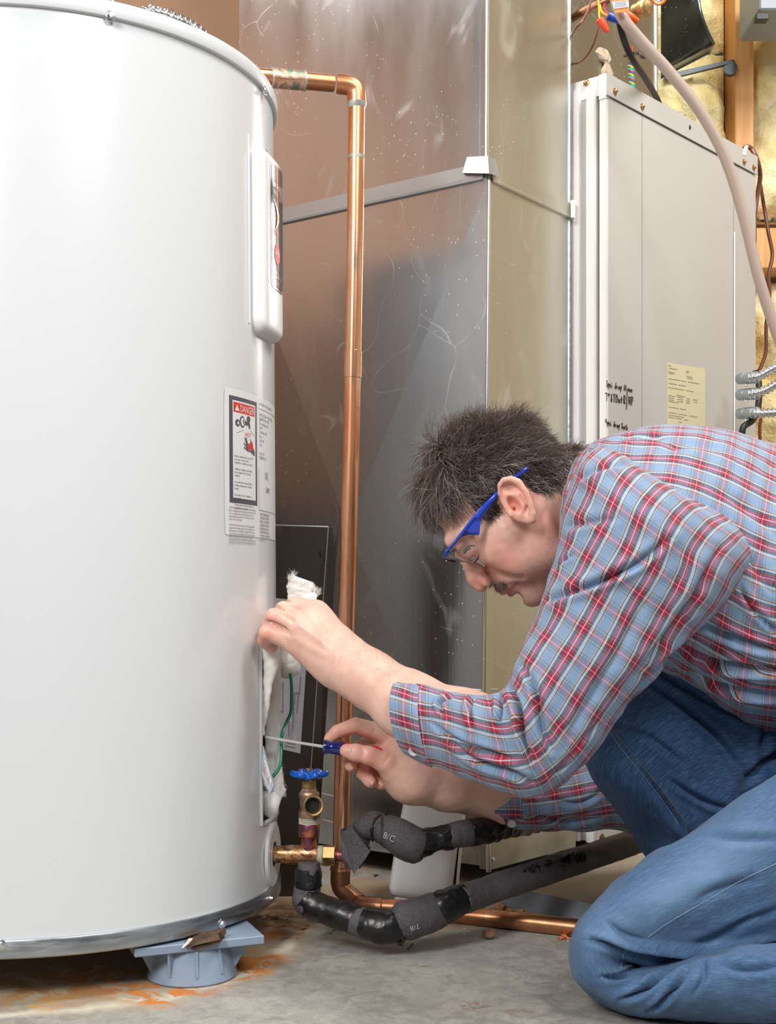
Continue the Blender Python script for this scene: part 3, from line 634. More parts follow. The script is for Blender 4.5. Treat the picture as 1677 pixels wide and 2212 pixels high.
def sheet_uv(px, py):
    best = (9e9, 0, 0); lo = [0, 1, 0, 1]
    for it in range(7):
        us = np.linspace(lo[0], lo[1], 9); vs = np.linspace(lo[2], lo[3], 9)
        for u_ in us:
            for v_ in vs:
                e = PX(sheet_pt(u_, v_, 0)) - np.array([px, py]); d_ = float(e @ e)
                if d_ < best[0]: best = (d_, u_, v_)
        du, dv = (lo[1] - lo[0]) / 6, (lo[3] - lo[2]) / 6; lo = [best[1] - du, best[1] + du, best[2] - dv, best[2] + dv]
    return best[1], best[2]
cs = [sheet_pt(*sheet_uv(*p), .008) for p in ((563, 1288), (672, 1300), (650, 1626), (563, 1607))]
b = MB(); b.raw(cs, [(0, 1, 2, 3)]); paper = b.build('wiring_paper', mat_paper2, lean, False)
mat_ink2 = M('faint_ink', (.20, .18, .22), .6)
def pline(a, c, w=.0005):
    pa, pb = np.array(sheet_pt(*sheet_uv(*a), .0088)), np.array(sheet_pt(*sheet_uv(*c), .0088)); b = MB(); d = pb - pa; d /= np.linalg.norm(d); s = np.cross(d, [0, 1, 0]) * w
    return [pa - s, pb - s, pb + s, pa + s]
bp = MB()
for a, c in [((600, 1485), (612, 1486)), ((613, 1470), (613, 1537)), ((613, 1537), (598, 1534)), ((637, 1495), (646, 1496)), ((637, 1495), (636, 1535)), ((646, 1496), (643, 1540)), ((640, 1516), (632, 1514)), ((636, 1538), (634, 1578)), ((626, 1556), (625, 1590)),
             ((651, 1460), (648, 1500)), ((631, 1502), (631, 1535)), ((620, 1602), (640, 1606)), ((600, 1592), (612, 1594)), ((617, 1609), (640, 1614))]: bp.raw(pline(a, c), [(0, 1, 2, 3)])
for i in range(9):
    for j in range(3):
        if (i * 7 + j) % 3: bp.raw(pline((633 - i * .6 + j * 2.5, 1500 + i * 5), (635.2 - i * .6 + j * 2.5, 1500 + i * 5)), [(0, 1, 2, 3)])
for i in range(14): bp.raw(pline((628 + (i % 2) * 4, 1560 + i * 3), (631 + (i % 2) * 4, 1560.5 + i * 3), .0004), [(0, 1, 2, 3)])
for i in range(10): bp.raw(pline((600 + i * 1.6, 1478 + (i % 2)), (600.9 + i * 1.6, 1478 + (i % 2)), .0009), [(0, 1, 2, 3)])
bp.build('diagram_print', mat_ink2, paper, False)
pc = sheet_pt(*sheet_uv(694, 1196), .001); b = MB(); b.sphere(pc, .0035, 10, sc3=(.8, .2, 1.8)); b.build('slot_hole', mat_dark, lean)
# ================================================================ COPPER PIPE RUN
cp = thing('copper_water_pipe', 'long bare copper pipe dropping from the heater top down to the floor', 'pipe')
r0 = .0106
top = [(500, 160, 1.52), (560, 166, 1.545), (720, 180, 1.575)]
b = MB(); b.tube(Wn(top), r0, 24); b.build('pipe_length', mat_cu, cp)
b = MB(); b.tube(Wn([(590, 168.5, 1.552), (655, 174, 1.564)]), r0 * 1.14, 24); b.build('coupling', mat_cu_green, cp)
for a_ in ((588, 168.3, 1.5515), (657, 174.3, 1.5645)):
    p = np.array(W(*a_)); d = np.array(W(*top[2])) - np.array(W(*top[1])); b = MB(); b.lathe(p, d, [(-.002, r0), (-.001, r0 * 1.2), (.0012, r0 * 1.2), (.002, r0)], 24, cap=False); b.build('solder_ring', mat_solder, cp)
el = catmull(np.vstack([Wn([(728, 181, 1.577), (748, 183, 1.578), (762, 188, 1.579), (769, 198, 1.58), (771, 212, 1.58), (771, 226, 1.58)])]), 24)
b = MB(); b.tube(el, r0 * 1.16, 24); b.build('elbow', mat_cu, cp)
p = np.array(W(771, 228, 1.58)); b = MB(); b.lathe(p, (0, 0, 1), [(-.004, r0), (-.0025, r0 * 1.1), (.003, r0 * 1.22), (.0045, r0 * 1.0)], 24, cap=False); b.build('solder_ring', mat_solder, cp)
b = MB(); b.tube(Wn([(771, 228, 1.58), (768, 500, 1.58), (758, 1000, 1.58), (745, 1500, 1.58), (736, 1875, 1.58)]), r0, 24); b.build('pipe_length', mat_cu, cp)
b = MB(); b.tube(Wn([(769.5, 337, 1.58), (769.5, 344, 1.58)]), r0 * 1.03, 24); b.build('solder_ring', M('green_ring', (.35, .42, .32), .5, .6), cp)
b = MB(); b.lathe(W(762, 817, 1.58), np.array(W(763, 757, 1.58)) - np.array(W(762, 817, 1.58)), [(0, r0), (.0004, r0 * 1.07), (.034, r0 * 1.07), (.0345, r0)], 24, cap=False); b.build('coupling', mat_cu, cp)
b = MB(); b.tube(Wn([(736, 1872, 1.58), (735, 1908, 1.58)]), r0 * 1.17, 24); b.tube(catmull(Wn([(735, 1904, 1.58), (736, 1914, 1.58), (741, 1922, 1.579), (762, 1940, 1.576), (776, 1950, 1.573)]), 24), r0 * 1.1, 24); b.build('elbow', mat_cu_dark, cp)
b = MB(); b.lathe(W(736, 1876, 1.58), (0, 0, 1), [(-.003, r0 * 1.17), (-.002, r0 * 1.26), (.001, r0 * 1.26), (.002, r0)], 24, cap=False); b.build('solder_ring', mat_cu, cp)
e1 = onfloor(783, 1957, r0 * 1.1); e2 = onfloor(862, 1961, r0); e3 = onfloor(1235, 2003, r0)
b = MB(); b.tube(catmull([W(758, 1938, 1.576), W(772, 1949, 1.573), e1, onfloor(812, 1958, r0 * 1.1)], 14), r0 * 1.12, 24); b.build('elbow', mat_cu_dark, cp)
dd = np.array(e3) - np.array(e2)
b = MB(); b.tube([onfloor(800, 1958, r0), e2, e3, np.array(e3) + dd * .5], r0, 24); b.build('floor_pipe', mat_cu_dark if False else copper('copper_floor', (.50, .22, .11), (.66, .32, .17), (.36, .16, .08), (.3, .4)), cp)
b = MB(); b.tube([onfloor(783, 1958, r0 * 1.0), onfloor(826, 1960, r0)], r0 * 1.18, 24); b.build('coupling', mat_cu_dark, cp)
# ================================================================ VALVE ASSEMBLY
va = thing('drain_valve', 'bronze drain valve with blue wheel handle on a stained brass tee', 'valve')
ZV = 1.42
gpw = HT_M @ Vector([float(q_) for q_ in gp])
pz = np.array(gpw); tdir = np.array([.996, -.06, -.012]); tdir /= np.linalg.norm(tdir)
def tp(px):  # point on the tee axis at this pixel column
    k = (px - CX) / F; s_ = (k * pz[1] - pz[0]) / (tdir[0] - k * tdir[1]); return pz + tdir * s_
b = MB(); L0 = 0
def alongtee(b, prof, seg=32): b.lathe(pz, tdir, [(np.dot(tp(x) - pz, tdir), r) for x, r in prof], seg, cap=False)
alongtee(b, [(583, .0098), (618, .0102), (619, .0112), (686, .0112), (687, .0100)]); b.build('tee', mat_teepipe, va)
b = MB(); 
for k in range(4): alongtee(b, [(687 + k * 3, .0098), (688 + k * 3, .0118), (690 + k * 3, .0098)])
b.build('thread', mat_ptfe, va)
b = MB(); alongtee(b, [(698, .011), (700, .0125), (724, .0125), (726, .0108)], 6); b.build('union_nut', mat_brass, va, False)
b = MB(); alongtee(b, [(724, .0085), (728, .0085), (729, .0070), (775, .0070)]); b.build('nipple', mat_purple, va)
vx = tp(668); up = np.array([.0, 0, 1.0]); sV = ZV / F
vx = np.array(vx); Zc = vx[1]; pxm = Zc / F
def vz(py): return (HY - py) * pxm + HC - vx[2]
b = MB(); b.lathe(vx, up, [(vz(1838), .0092), (vz(1826), .0095), (vz(1818), .0085), (vz(1808), .0088), (vz(1806), .0118), (vz(1800), .0122), (vz(1780), .0122), (vz(1778), .0116)], 32); b.build('adapter', mat_purple, va)
b = MB()
for k in range(4): b.lathe(vx, up, [(vz(1779 - k * 3.2), .0100), (vz(1778 - k * 3.2), .0122), (vz(1776.5 - k * 3.2), .0100)], 28, cap=False)
b.build('thread', mat_ptfe, va)
b = MB(); b.lathe(vx, up, [(vz(1768), .0112), (vz(1766), .0120), (vz(1752), .0120), (vz(1750), .0108)], 8)
b.lathe(vx, up, [(vz(1752), .0105), (vz(1745), .0098), (vz(1735), .0108), (vz(1722), .0112), (vz(1718), .0120), (vz(1714), .0120), (vz(1710), .0106)], 28)
b.lathe(vx, up, [(vz(1713), .0106), (vz(1711), .0108), (vz(1703), .0096), (vz(1701), .008)], 6)
od = np.array([.30, -.88, .05]); od /= np.linalg.norm(od); oc = vx + up * vz(1737)
b.lathe(oc, od, [(0, .0085), (.012, .0085), (.014, .0098)], 28, cap=False); b.build('valve_body', mat_bronze, va)
b = MB(); b.lathe(oc, od, [(.0125, .0088), (.0130, .0116), (.0185, .0120), (.0195, .0112), (.0188, .0095), (.0125, .0088)], 36, cap=False); b.build('outlet_ring', mat_brass, va)
b = MB(); b.lathe(oc, od, [(.0128, .0001), (.0130, .0090)], 24, cap=False); b.build('outlet_bore', mat_dark, va)
b = MB(); b.lathe(vx, up, [(vz(1702), .0075), (vz(1701), .0088), (vz(1686), .0088), (vz(1684), .0078)], 6); b.build('packing_nut', mat_brass, va, False)
b = MB(); b.lathe(vx, up, [(vz(1686), .003), (vz(1666), .003), (vz(1664), .0045), (vz(1660), .0042), (vz(1659), .002)], 12); b.build('stem_screw', mat_screw, va)
wc = vx + up * vz(1673)
b = MB(); P = []
for k in range(96):
    a_ = k / 96 * math.tau; r_ = .0162 + .0030 * math.cos(6 * a_) + .0006 * math.cos(12 * a_); P.append(wc + np.array([r_ * math.cos(a_), r_ * math.sin(a_), .0014 * math.cos(6 * a_)]))
b.tube(P, .0034, 12, closed=True)
for k in range(6):
    a_ = (k + .5) / 6 * math.tau; b.tube([wc + np.array([.003 * math.cos(a_), .003 * math.sin(a_), 0]), wc + np.array([.0135 * math.cos(a_), .0135 * math.sin(a_), -.0005])], .0026, 8)
b.lathe(wc, up, [(-.005, .0045), (-.004, .0068), (.002, .0068), (.003, .0055)], 20)
b.build('handwheel', mat_bluepaint, va)
# ================================================================ FOAM-WRAPPED PIPES
def sleeve(parent, name, pts, rad, mat, seg=30, n=None, amp=.0006, seed=0, fq=60, capin=True, label=None):
    P = np.array(pts, float); rads = np.array(rad if hasattr(rad, '__len__') else [rad] * len(P), float)
    Q_ = catmull(np.column_stack([P, rads]), n or max(24, len(P) * 14)); C = Wn(Q_[:, :3]); R = Q_[:, 3] / F * Q_[:, 2]
    b = MB(); b.tube(C, R, seg, cap=False); V = np.vstack(b.v); cen = np.repeat(C, seg, 0); d = V - cen; d /= np.linalg.norm(d, axis=1)[:, None] + 1e-9
    V = V + d * (fnoise(V, fq, seed) * amp)[:, None]; k = len(C)
    # inward rolled ends
    Fc = b.f; c0 = C[0]; c1 = C[-1]; inner0 = c0 + (V[:seg] - c0) * .45; inner1 = c1 + (V[-seg:] - c1) * .45; N = len(V)
    V = np.vstack([V, inner0, inner1, [c0 + (C[1] - C[0]) * 1.5], [c1 - (C[-1] - C[-2]) * 1.5]])
    for j in range(seg):
        j2 = (j + 1) % seg; Fc.append([j2, j, N + j, N + j2]); Fc.append([(k - 1) * seg + j, (k - 1) * seg + j2, N + seg + j2, N + seg + j])
        Fc.append([N + j2, N + j, N + 2 * seg]); Fc.append([N + seg + j, N + seg + j2, N + 2 * seg + 1])
    me = mkmesh(name, V, Fc); o = add(name, me, mat, parent)
    if label: o['label'] = label
    return o
up_ = thing('foam_wrapped_pipe', 'upper pipe in grey foam with kinked sleeves, passing behind the cuff', 'insulated pipe')
sleeve(up_, 'foam_sleeve', [(764, 1874, 1.405), (764, 1850, 1.405), (770, 1812, 1.41)], [16, 27, 31], mat_foam, seed=1)
b = MB(); b.prism([W(735, 1798, 1.40), W(762, 1790, 1.385), (W(800, 1840, 1.385)), W(765, 1888, 1.385), W(742, 1850, 1.39)], (0, .022, 0)); b.build('foam_flap', mat_foam, up_, False)
sleeve(up_, 'foam_sleeve', [(766, 1832, 1.425), (778, 1802, 1.425), (795, 1787, 1.42), (815, 1782, 1.42), (830, 1796, 1.415)], [24, 27, 28, 29, 25], mat_foam, seed=2)
sleeve(up_, 'foam_sleeve', [(808, 1786, 1.41), (820, 1787, 1.41), (850, 1800, 1.405), (880, 1818, 1.405), (903, 1829, 1.41), (912, 1830, 1.41)], [28, 31, 37, 40, 37, 20], mat_foam, seed=3)
sleeve(up_, 'tape_strip', [(744, 1790, 1.40), (752, 1800, 1.40), (762, 1820, 1.40), (778, 1832, 1.40), (800, 1832, 1.40)], [2.5, 3, 3, 3, 2.5], mat_tape, seg=10)
sleeve(up_, 'tape_strip', [(823, 1760, 1.395), (809, 1773, 1.375), (803, 1795, 1.372), (806, 1818, 1.39)], [2, 3, 3, 2], mat_tape, seg=10)
sleeve(up_, 'tape_wrap', [(898, 1822, 1.41), (920, 1818, 1.412), (945, 1812, 1.415), (970, 1807, 1.42), (975, 1806, 1.42)], [33, 31, 27, 27.5, 24], mat_tape, amp=.0013, fq=40, seed=4)
sleeve(up_, 'foam_sleeve', [(960, 1808, 1.42), (975, 1805, 1.42), (995, 1801, 1.425), (1015, 1799, 1.43), (1022, 1798, 1.43)], [24, 27, 29, 27.5, 22], mat_foam, seed=5)
sleeve(up_, 'tape_wrap', [(1010, 1799, 1.43), (1022, 1798, 1.435), (1045, 1795, 1.45), (1065, 1792, 1.465), (1072, 1791, 1.47)], [27, 28, 28.5, 29, 27], mat_tape, amp=.0012, fq=40, seed=6)
sleeve(up_, 'foam_sleeve', [(1064, 1791, 1.465), (1095, 1785, 1.50), (1120, 1778, 1.53)], [25, 25, 24], mat_foam, seed=7)
sleeve(up_, 'tape_wrap', [(1082, 1788, 1.48), (1110, 1782, 1.52), (1150, 1775, 1.58), (1220, 1768, 1.64), (1300, 1765, 1.70)], [25.5, 26, 24, 20, 18], mat_tape, amp=.0012, fq=40, seed=8)
sleeve(up_, 'tape_tail', [(838, 1762, 1.405), (833, 1754, 1.405), (838, 1750, 1.41), (828, 1752, 1.41)], [5, 3, 3, 1], mat_tape, seg=8, amp=.0012)
lp_ = thing('foam_wrapped_pipe', 'lower pipe in grey foam and black tape, curving along the floor from the tee', 'insulated pipe')
sleeve(lp_, 'foam_sleeve', [(668, 1864, 1.42), (668, 1885, 1.42), (666, 1925, 1.42)], [23, 26, 27], mat_foam, seed=11)
sleeve(lp_, 'tape_wrap', [(668, 1876, 1.42), (667, 1890, 1.42), (666, 1912, 1.42), (666, 1918, 1.42)], [28, 29, 29.5, 27], mat_tape, seed=12, amp=.001, fq=35)
sleeve(lp_, 'foam_sleeve', [(663, 1915, 1.42), (659, 1935, 1.42), (664, 1950, 1.415), (690, 1962, 1.41)], [26, 27, 30, 29], mat_foam, seed=13)
sleeve(lp_, 'tape_wrap', [(658, 1940, 1.415), (672, 1952, 1.413), (705, 1966, 1.405), (745, 1979, 1.395), (775, 1990, 1.39)], [28, 31, 31, 32, 33], mat_tape, seed=14, amp=.0006, fq=40)
sleeve(lp_, 'foam_sleeve', [(765, 1988, 1.39), (790, 1996, 1.385), (815, 2000, 1.385)], [31, 32, 30], mat_foam, seed=15)
sleeve(lp_, 'tape_wrap', [(782, 1993, 1.385), (800, 1998, 1.382), (830, 2002, 1.38), (864, 2000, 1.382)], [31, 35, 37, 33], mat_tape, seed=16, amp=.0010, fq=38)
sleeve(lp_, 'foam_sleeve', [(855, 1996, 1.385), (870, 1991, 1.385), (905, 1981, 1.39), (940, 1968, 1.40), (968, 1957, 1.405)], [28, 42, 42, 40, 33], mat_foam, seed=17, label='fatter grey foam sleeve with a slit')
sleeve(lp_, 'tape_wrap', [(950, 1962, 1.40), (960, 1958, 1.40), (990, 1946, 1.41), (1005, 1940, 1.415)], [35, 37, 34, 32], mat_tape, seed=18, amp=.001)
sleeve(lp_, 'foam_sleeve', [(996, 1944, 1.41), (1030, 1932, 1.425), (1100, 1908, 1.455), (1200, 1876, 1.50), (1300, 1842, 1.56), (1390, 1812, 1.62)], [31.5, 31, 30, 29, 28, 27], mat_foam, seed=19)
sleeve(lp_, 'tape_tail', [(862, 2018, 1.37), (872, 2028, 1.37), (868, 2036, 1.375), (862, 2040, 1.375), (872, 2044, 1.375)], [6, 5, 4, 2.5, 1.5], mat_tape, seg=8)
mat_torn = M('torn_foam', (.012, .011, .011), .95)
b = MB(); rq = np.random.default_rng(3)
for i in range(130):
    u_ = rq.uniform(0, 1); px = 1135 + 125 * u_; py = 1897 - 37 * u_ - 9 + rq.normal() * 5.5; Z = 1.472 + u_ * .055 - .0165 + abs(rq.normal()) * .001
    p = np.array(W(px, py, Z)); b.raw(p + rq.normal(size=(4, 3)) * .0030, [(0, 1, 2), (0, 2, 3), (0, 3, 1), (1, 3, 2)])
o = b.build('torn_patch', mat_torn, lp_, False); o['kind'] = 'stuff'
# printed marks on the foam
mat_print = M('foam_print', (.45, .46, .5), .6)
def facetext(parent, name, body, size_px, px, py, Z, rot, mat, fw=1.0, zoff=0.0, ax=None):
    P, Fc = text2d(body, size_px, 2, fw); c, s_ = math.cos(rot), math.sin(rot); k = Z / F
    V = [np.array(W(px, py, Z)) + np.array([(c * x - s_ * y) * k, zoff, (s_ * x + c * y) * k]) for x, y in P]
    return add(name, mkmesh(name, V, Fc, smooth=False), mat, parent)
def drape(o, axis_pts, rads, lift=.0024):
    """push flat print back onto a sleeve (nearest point of its axis)"""
    Q_ = catmull(np.column_stack([np.array(axis_pts, float), rads]), 120); C = Wn(Q_[:, :3]); R = Q_[:, 3] / F * Q_[:, 2]
    for v in o.data.vertices:
        p = np.array(v.co); d = C - p; d[:, 1] = 0; i = int(np.argmin((d ** 2).sum(1))); e2 = (d[i] ** 2).sum(); v.co[1] = C[i, 1] - math.sqrt(max(R[i] ** 2 - e2, 1e-9)) - lift
o = facetext(up_, 'print_mark', '8/C', 20, 826, 1812, 1.38, -.35, mat_print, .9); drape(o, [(808, 1786, 1.41), (820, 1787, 1.41), (850, 1800, 1.405), (880, 1818, 1.405), (903, 1829, 1.41), (912, 1830, 1.41)], [28, 31, 37, 40, 37, 20])
sl = [(855, 1996, 1.385), (870, 1991, 1.385), (905, 1981, 1.39), (940, 1968, 1.40), (968, 1957, 1.405)]; sr = [28, 42, 42, 40, 33]
o = facetext(lp_, 'print_mark', '7/8', 17, 905, 1992, 1.37, math.pi + .3, mat_print); drape(o, sl, sr)
o = facetext(lp_, 'print_mark', '-22', 15, 968, 1983, 1.37, math.pi + .25, mat_print); drape(o, sl, sr)
# ================================================================ SHEET METAL DUCT
DC = np.array([.1346, 1.73]); DL = np.array([-.825, .564]); DL /= np.linalg.norm(DL); DR = np.array([.626, .78]); DR /= np.linalg.norm(DR)
def plane_pt(C, T, px, py=None, z=None, out=0.0, nrm=None):
    k = (px - CX) / F; s_ = (C[0] - k * C[1]) / (k * T[1] - T[0]); X, Y = C[0] + T[0] * s_, C[1] + T[1] * s_
    zz_ = z if z is not None else HC + (HY - py) / F * Y
    v = np.array([X, Y, zz_])
    if out: v = v + np.array([nrm[0], nrm[1], 0]) * out
    return v
NL = np.array([-DL[1], DL[0]]); NL = NL if NL[1] < 0 else -NL
NR = np.array([DR[1], -DR[0]]); NR = NR if NR[1] < 0 else -NR
def dl(px, py=None, z=None, out=0.0): return plane_pt(DC, DL, px, py, z, out, NL)
def dr(px, py=None, z=None, out=0.0): return plane_pt(DC, DR, px, py, z, out, NR)
duct = thing('sheet_metal_duct', 'tall galvanised duct corner rising behind the man, with a folded seam cap', 'duct')
zs_l = dl(1052, 388)[2]; zt = 2.3
# lower section, left face: cross-broken panel (four facets, each its own normal)
def panel4(name, A, B, C, D, n, lift, mat, parent, k=10, cross=(.5, .5)):
    """A,B top; C,D bottom corners (A-B-C-D around); centre lifted along n"""
    A, B, C, D = (np.array(q_, float) for q_ in (A, B, C, D)); cu, cv = cross
    M0 = (A * (1 - cu) + B * cu) * (1 - cv) + (D * (1 - cu) + C * cu) * cv + np.array([n[0], n[1], 0]) * lift
    V = [A, B, C, D, M0]; me = mkmesh(name, V, [(0, 1, 4), (1, 2, 4), (2, 3, 4), (3, 0, 4)], smooth=False)
    return add(name, me, mat, parent)
TLd, TRd = dl(517, z=zs_l), dl(1056, z=zs_l); BRd, BLd = dl(1037, z=.026), dl(517, z=.026)
panel4('duct_panel', TLd, TRd, BRd, BLd, NL, .014, mat_duct, duct)
UTL, UTR, UBR, UBL = dl(517, z=zt), dl(1061, z=zt), dl(1050, z=zs_l), dl(517, z=zs_l)
panel4('duct_panel', UTL, UTR, UBR, UBL, NL, -.003, mat_duct, duct, cross=(.5, .62))
# right faces
def quadmesh(name, A, B, C, D, mat, parent):
    return add(name, mkmesh(name, [A, B, C, D], [(0, 1, 2, 3)], smooth=False), mat, parent)
panel4('duct_panel', dr(1056, z=zs_l), dr(1232, z=zs_l), dr(1228, z=.026), dr(1037, z=.026), NR, -.004, mat_duct_yel, duct)
panel4('duct_panel', dr(1061, z=zt), dr(1238, z=zt), dr(1233, z=zs_l), dr(1050, z=zs_l), NR, -.004, mat_duct_yel, duct)
# bright rolled corner beads
b = MB(); b.tube([dl(1061, z=zt), dl(1050, z=zs_l + .03)], .0026, 12); b.build('corner_bead', mat_bright, duct)
b = MB(); b.tube([dl(1057, z=zs_l - .002), dl(1052, z=.65), dl(1039, z=.026)], .0022, 12); b.build('corner_bead', mat_bright, duct)
b = MB(); b.tube([dr(1233, z=zt), dr(1228, z=.026)], .0030, 12); b.build('rear_bead', mat_steel_band, duct)
b = MB(); b.prism([dl(1045, z=zt), dl(1030, z=zt), dl(1020, z=zs_l), dl(1036, z=zs_l)], np.array([NL[0], NL[1], 0]) * .0012); 
b.build('lock_hem', mat_duct, duct, False)
b = MB(); b.prism([dr(1078, z=zt), dr(1062, z=zt), dr(1054, z=zs_l), dr(1070, z=zs_l)], np.array([NR[0], NR[1], 0]) * .0010); b.build('lock_hem', mat_duct_yel, duct, False)
b = MB(); b.prism([dr(1075, z=zs_l), dr(1060, z=zs_l), dr(1044, z=.03), dr(1060, z=.03)], np.array([NR[0], NR[1], 0]) * .0010); b.build('lock_hem', mat_duct_yel, duct, False)
# seam cleats
nl3, nr3 = np.array([NL[0], NL[1], 0]), np.array([NR[0], NR[1], 0])
sh = .024
def cleat(P0, P1, n3, mat, nm='seam_cleat'):
    P0, P1 = np.array(P0), np.array(P1); up3 = np.array([0, 0, 1.]); b = MB()
    prof = [(0, 0), (.0045, .0006), (.0048, .004), (.0032, .006), (.0030, sh), (0, sh + .0004)]
    V = [p + n3 * a_ + up3 * h for p in (P0, P1) for a_, h in prof]; k = len(prof)
    b.raw(V, [[i, i + 1, k + i + 1, k + i] for i in range(k - 1)] + [list(range(k)), list(range(k, 2 * k))[::-1]])
    return b.build(nm, mat, duct, False)
mat_cleat = M('cleat_zinc', (.46, .45, .45), .45, .85); cleat(dl(517, z=zs_l), dl(1046, z=zs_l), nl3, mat_cleat); cleat(dr(1060, z=zs_l), dr(1233, z=zs_l), nr3, mat_duct_yel)
b = MB(); A, B, C_, D_ = dl(1014, 342, out=.006), dl(1060, 340, out=.007), dl(1066, 380, out=.012), dl(1007, 378, out=.010)
E_, F_ = dr(1066, 345, out=.004), dr(1070, 384, out=.007)
b.raw([A, B, C_, D_, E_, F_, A - nl3 * .006, D_ - nl3 * .010], [(0, 1, 2, 3), (1, 4, 5, 2), (0, 3, 7, 6)]); b.build('seam_cap', mat_duct, duct, False)
b = MB(); b.box(dr(1231, z=zs_l + .012, out=.004), (.006, .02, .026)); b.build('cleat_end', mat_duct_yel, duct, False)
# duct back (closes the box)
e1, e2 = dl(517, z=.026), dr(1232, z=.026); b = MB()
b.raw([e1, e1 + (np.array([DR[0], DR[1], 0]) * .2), e2, e1 * [1, 1, 0] + [0, 0, zt], (e1 + np.array([DR[0], DR[1], 0]) * .2) * [1, 1, 0] + [0, 0, zt], e2 * [1, 1, 0] + [0, 0, zt]], [(0, 1, 4, 3), (1, 2, 5, 4)])
b.build('duct_back', mat_duct, duct, False)
# horizontal dark edges low on the left face (offset base collar)
for a_, c_ in (((596, 1690), (735, 1722)), ((700, 1770), (1000, 1850))):
    b = MB(); b.tube([dl(a_[0], a_[1], out=.002), dl(c_[0], c_[1], out=.002)], .0012, 6); b.build('stiffening_rib', mat_duct, duct)
b = MB(); b.tube([dl(1010, 1488, out=.004), dl(1040, 1492, out=.006), dr(1070, 1488, out=.004)], .0014, 8); b.build('drive_wire', mat_bright, duct)
# ================================================================ PAD, RAIL
tR3 = np.array([.6826, .7308, 0]); tL3 = np.array([-.783, .621, 0])
mat_pad_top = noisy('pad_top', (.30, .25, .19), (.38, .33, .26), 9, (.75, .9), 0, .001); mat_pad_side = noisy('pad_side', (.30, .34, .40), (.36, .40, .45), 6, (.5, .7))
A0 = np.array([.145, 1.615, 0]); ed = np.array([.70, -.70, 0]); ed /= np.linalg.norm(ed)
b = MB(); base_ = [A0, A0 + ed * .16, A0 + ed * .16 + tR3 * 1.1, A0 + tR3 * 1.1]
V = [q_ for q_ in base_] + [q_ + np.array([0, 0, .026]) for q_ in base_]
b.raw(V, [(0, 1, 5, 4), (1, 2, 6, 5), (2, 3, 7, 6), (3, 0, 4, 7), (0, 3, 2, 1)], 0); b.raw(V[4:], [(0, 1, 2, 3)], 1)
A1 = np.array([.06, 1.70, 0])
pad = b.build('equipment_pad', [mat_pad_side, mat_pad_top], None, False); tag(pad, 'low slab with blue-grey edge and dusty top under the beige cabinet', 'slab')
rail = thing('base_rail', 'dull aluminium base rail with two ledges at the foot of the duct', 'metal rail')
RCn = np.array([.122, 1.705]); RTn = np.array([.66, .75]); RTn /= np.linalg.norm(RTn); RNn = np.array([RTn[1], -RTn[0]])
def rr_(px, py, out=0): return plane_pt(RCn, RTn, px, py, None, out, RNn)
mat_alu = noisy('aged_aluminium', (.42, .38, .30), (.56, .52, .44), 20, (.35, .5), .85)
zb, zm, ztp = .028, .066, .125
def rz(px, z, out=0.0): return plane_pt(RCn, RTn, px, None, z, out, RNn)
b = MB(); b.prism([rz(1034, zb, .018), rz(1222, zb, .018), rz(1222, zm, .018), rz(1034, zm, .018)], np.array([-RNn[0], -RNn[1], 0]) * .016); b.build('lower_ledge', mat_alu, rail, False)
b = MB(); b.prism([rz(1034, zm, .010), rz(1220, zm, .010), rz(1220, ztp, .010), rz(1034, ztp, .010)], np.array([-RNn[0], -RNn[1], 0]) * .010); b.build('upper_ledge', mat_alu, rail, False)
b = MB(); b.tube([rz(1033, zb - .002, .018), rz(1032, .17, .016)], .0035, 12); b.build('corner_post', mat_bright, rail)
screw(rail, rz(1042, .041, .018), (RNn[0], RNn[1], 0), .003); screw(rail, rz(1207, .060, .018), (RNn[0], RNn[1], 0), .003)
# ================================================================ BEIGE CABINET (air handler)
FC = np.array([.3304, 1.89]); FR = tR3[:2] / np.linalg.norm(tR3[:2]); FL = tL3[:2] / np.linalg.norm(tL3[:2])
FNr = np.array([FR[1], -FR[0]]); FNl = np.array([-FL[1], FL[0]]); FNl = FNl if FNl[1] < 0 else -FNl
def fs(px, py=None, z=None, out=0.0): return plane_pt(FC, FR, px, py, z, out, FNr)
def ff(px, py=None, z=None, out=0.0): return plane_pt(FC, FL, px, py, z, out, FNl)
fz1 = HC + (HY - 159) / F * 1.89; fz0 = .0262
cab = thing('air_handler_cabinet', 'tall beige air handler cabinet with marker notes, behind the man', 'cabinet')
c3 = np.array([FC[0], FC[1], 0]); fr3 = np.array([FR[0], FR[1], 0]); fl3 = np.array([FL[0], FL[1], 0]); nr_ = np.array([FNr[0], FNr[1], 0]); nf_ = np.array([FNl[0], FNl[1], 0])
DEP = .487; up3 = np.array([0, 0, 1.])
core = [c3 - nr_ * .004 - nf_ * .014, c3 + fr3 * DEP - nr_ * .004, c3 + fr3 * DEP + fl3 * .35, c3 + fl3 * .35 - nf_ * .014]
b = MB(); b.prism([p + up3 * fz0 for p in core], up3 * (fz1 - fz0 - .003)); b.build('cabinet_core', mat_furn, cab, False)
def sidepanel(px0, px1, z0, z1, th=.004, mat=mat_furn, name='side_panel'):
    b = MB(); P = [fs(px0, z=z0), fs(px1, z=z0), fs(px1, z=z1), fs(px0, z=z1)]; P = [p - nr_ * th for p in P]; b.prism(P, nr_ * th); return b.build(name, mat, cab, False)
capz = fz1 - (206 - 159) / F * 1.89
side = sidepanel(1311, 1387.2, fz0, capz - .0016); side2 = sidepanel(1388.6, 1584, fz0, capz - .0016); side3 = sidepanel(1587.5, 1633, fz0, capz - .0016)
b = MB(); b.tube([fs(1585.8, z=fz0, out=.001), fs(1585.8, z=capz - .12, out=.001)], .0014, 8); b.build('seam_bead', mat_furn_w, cab)
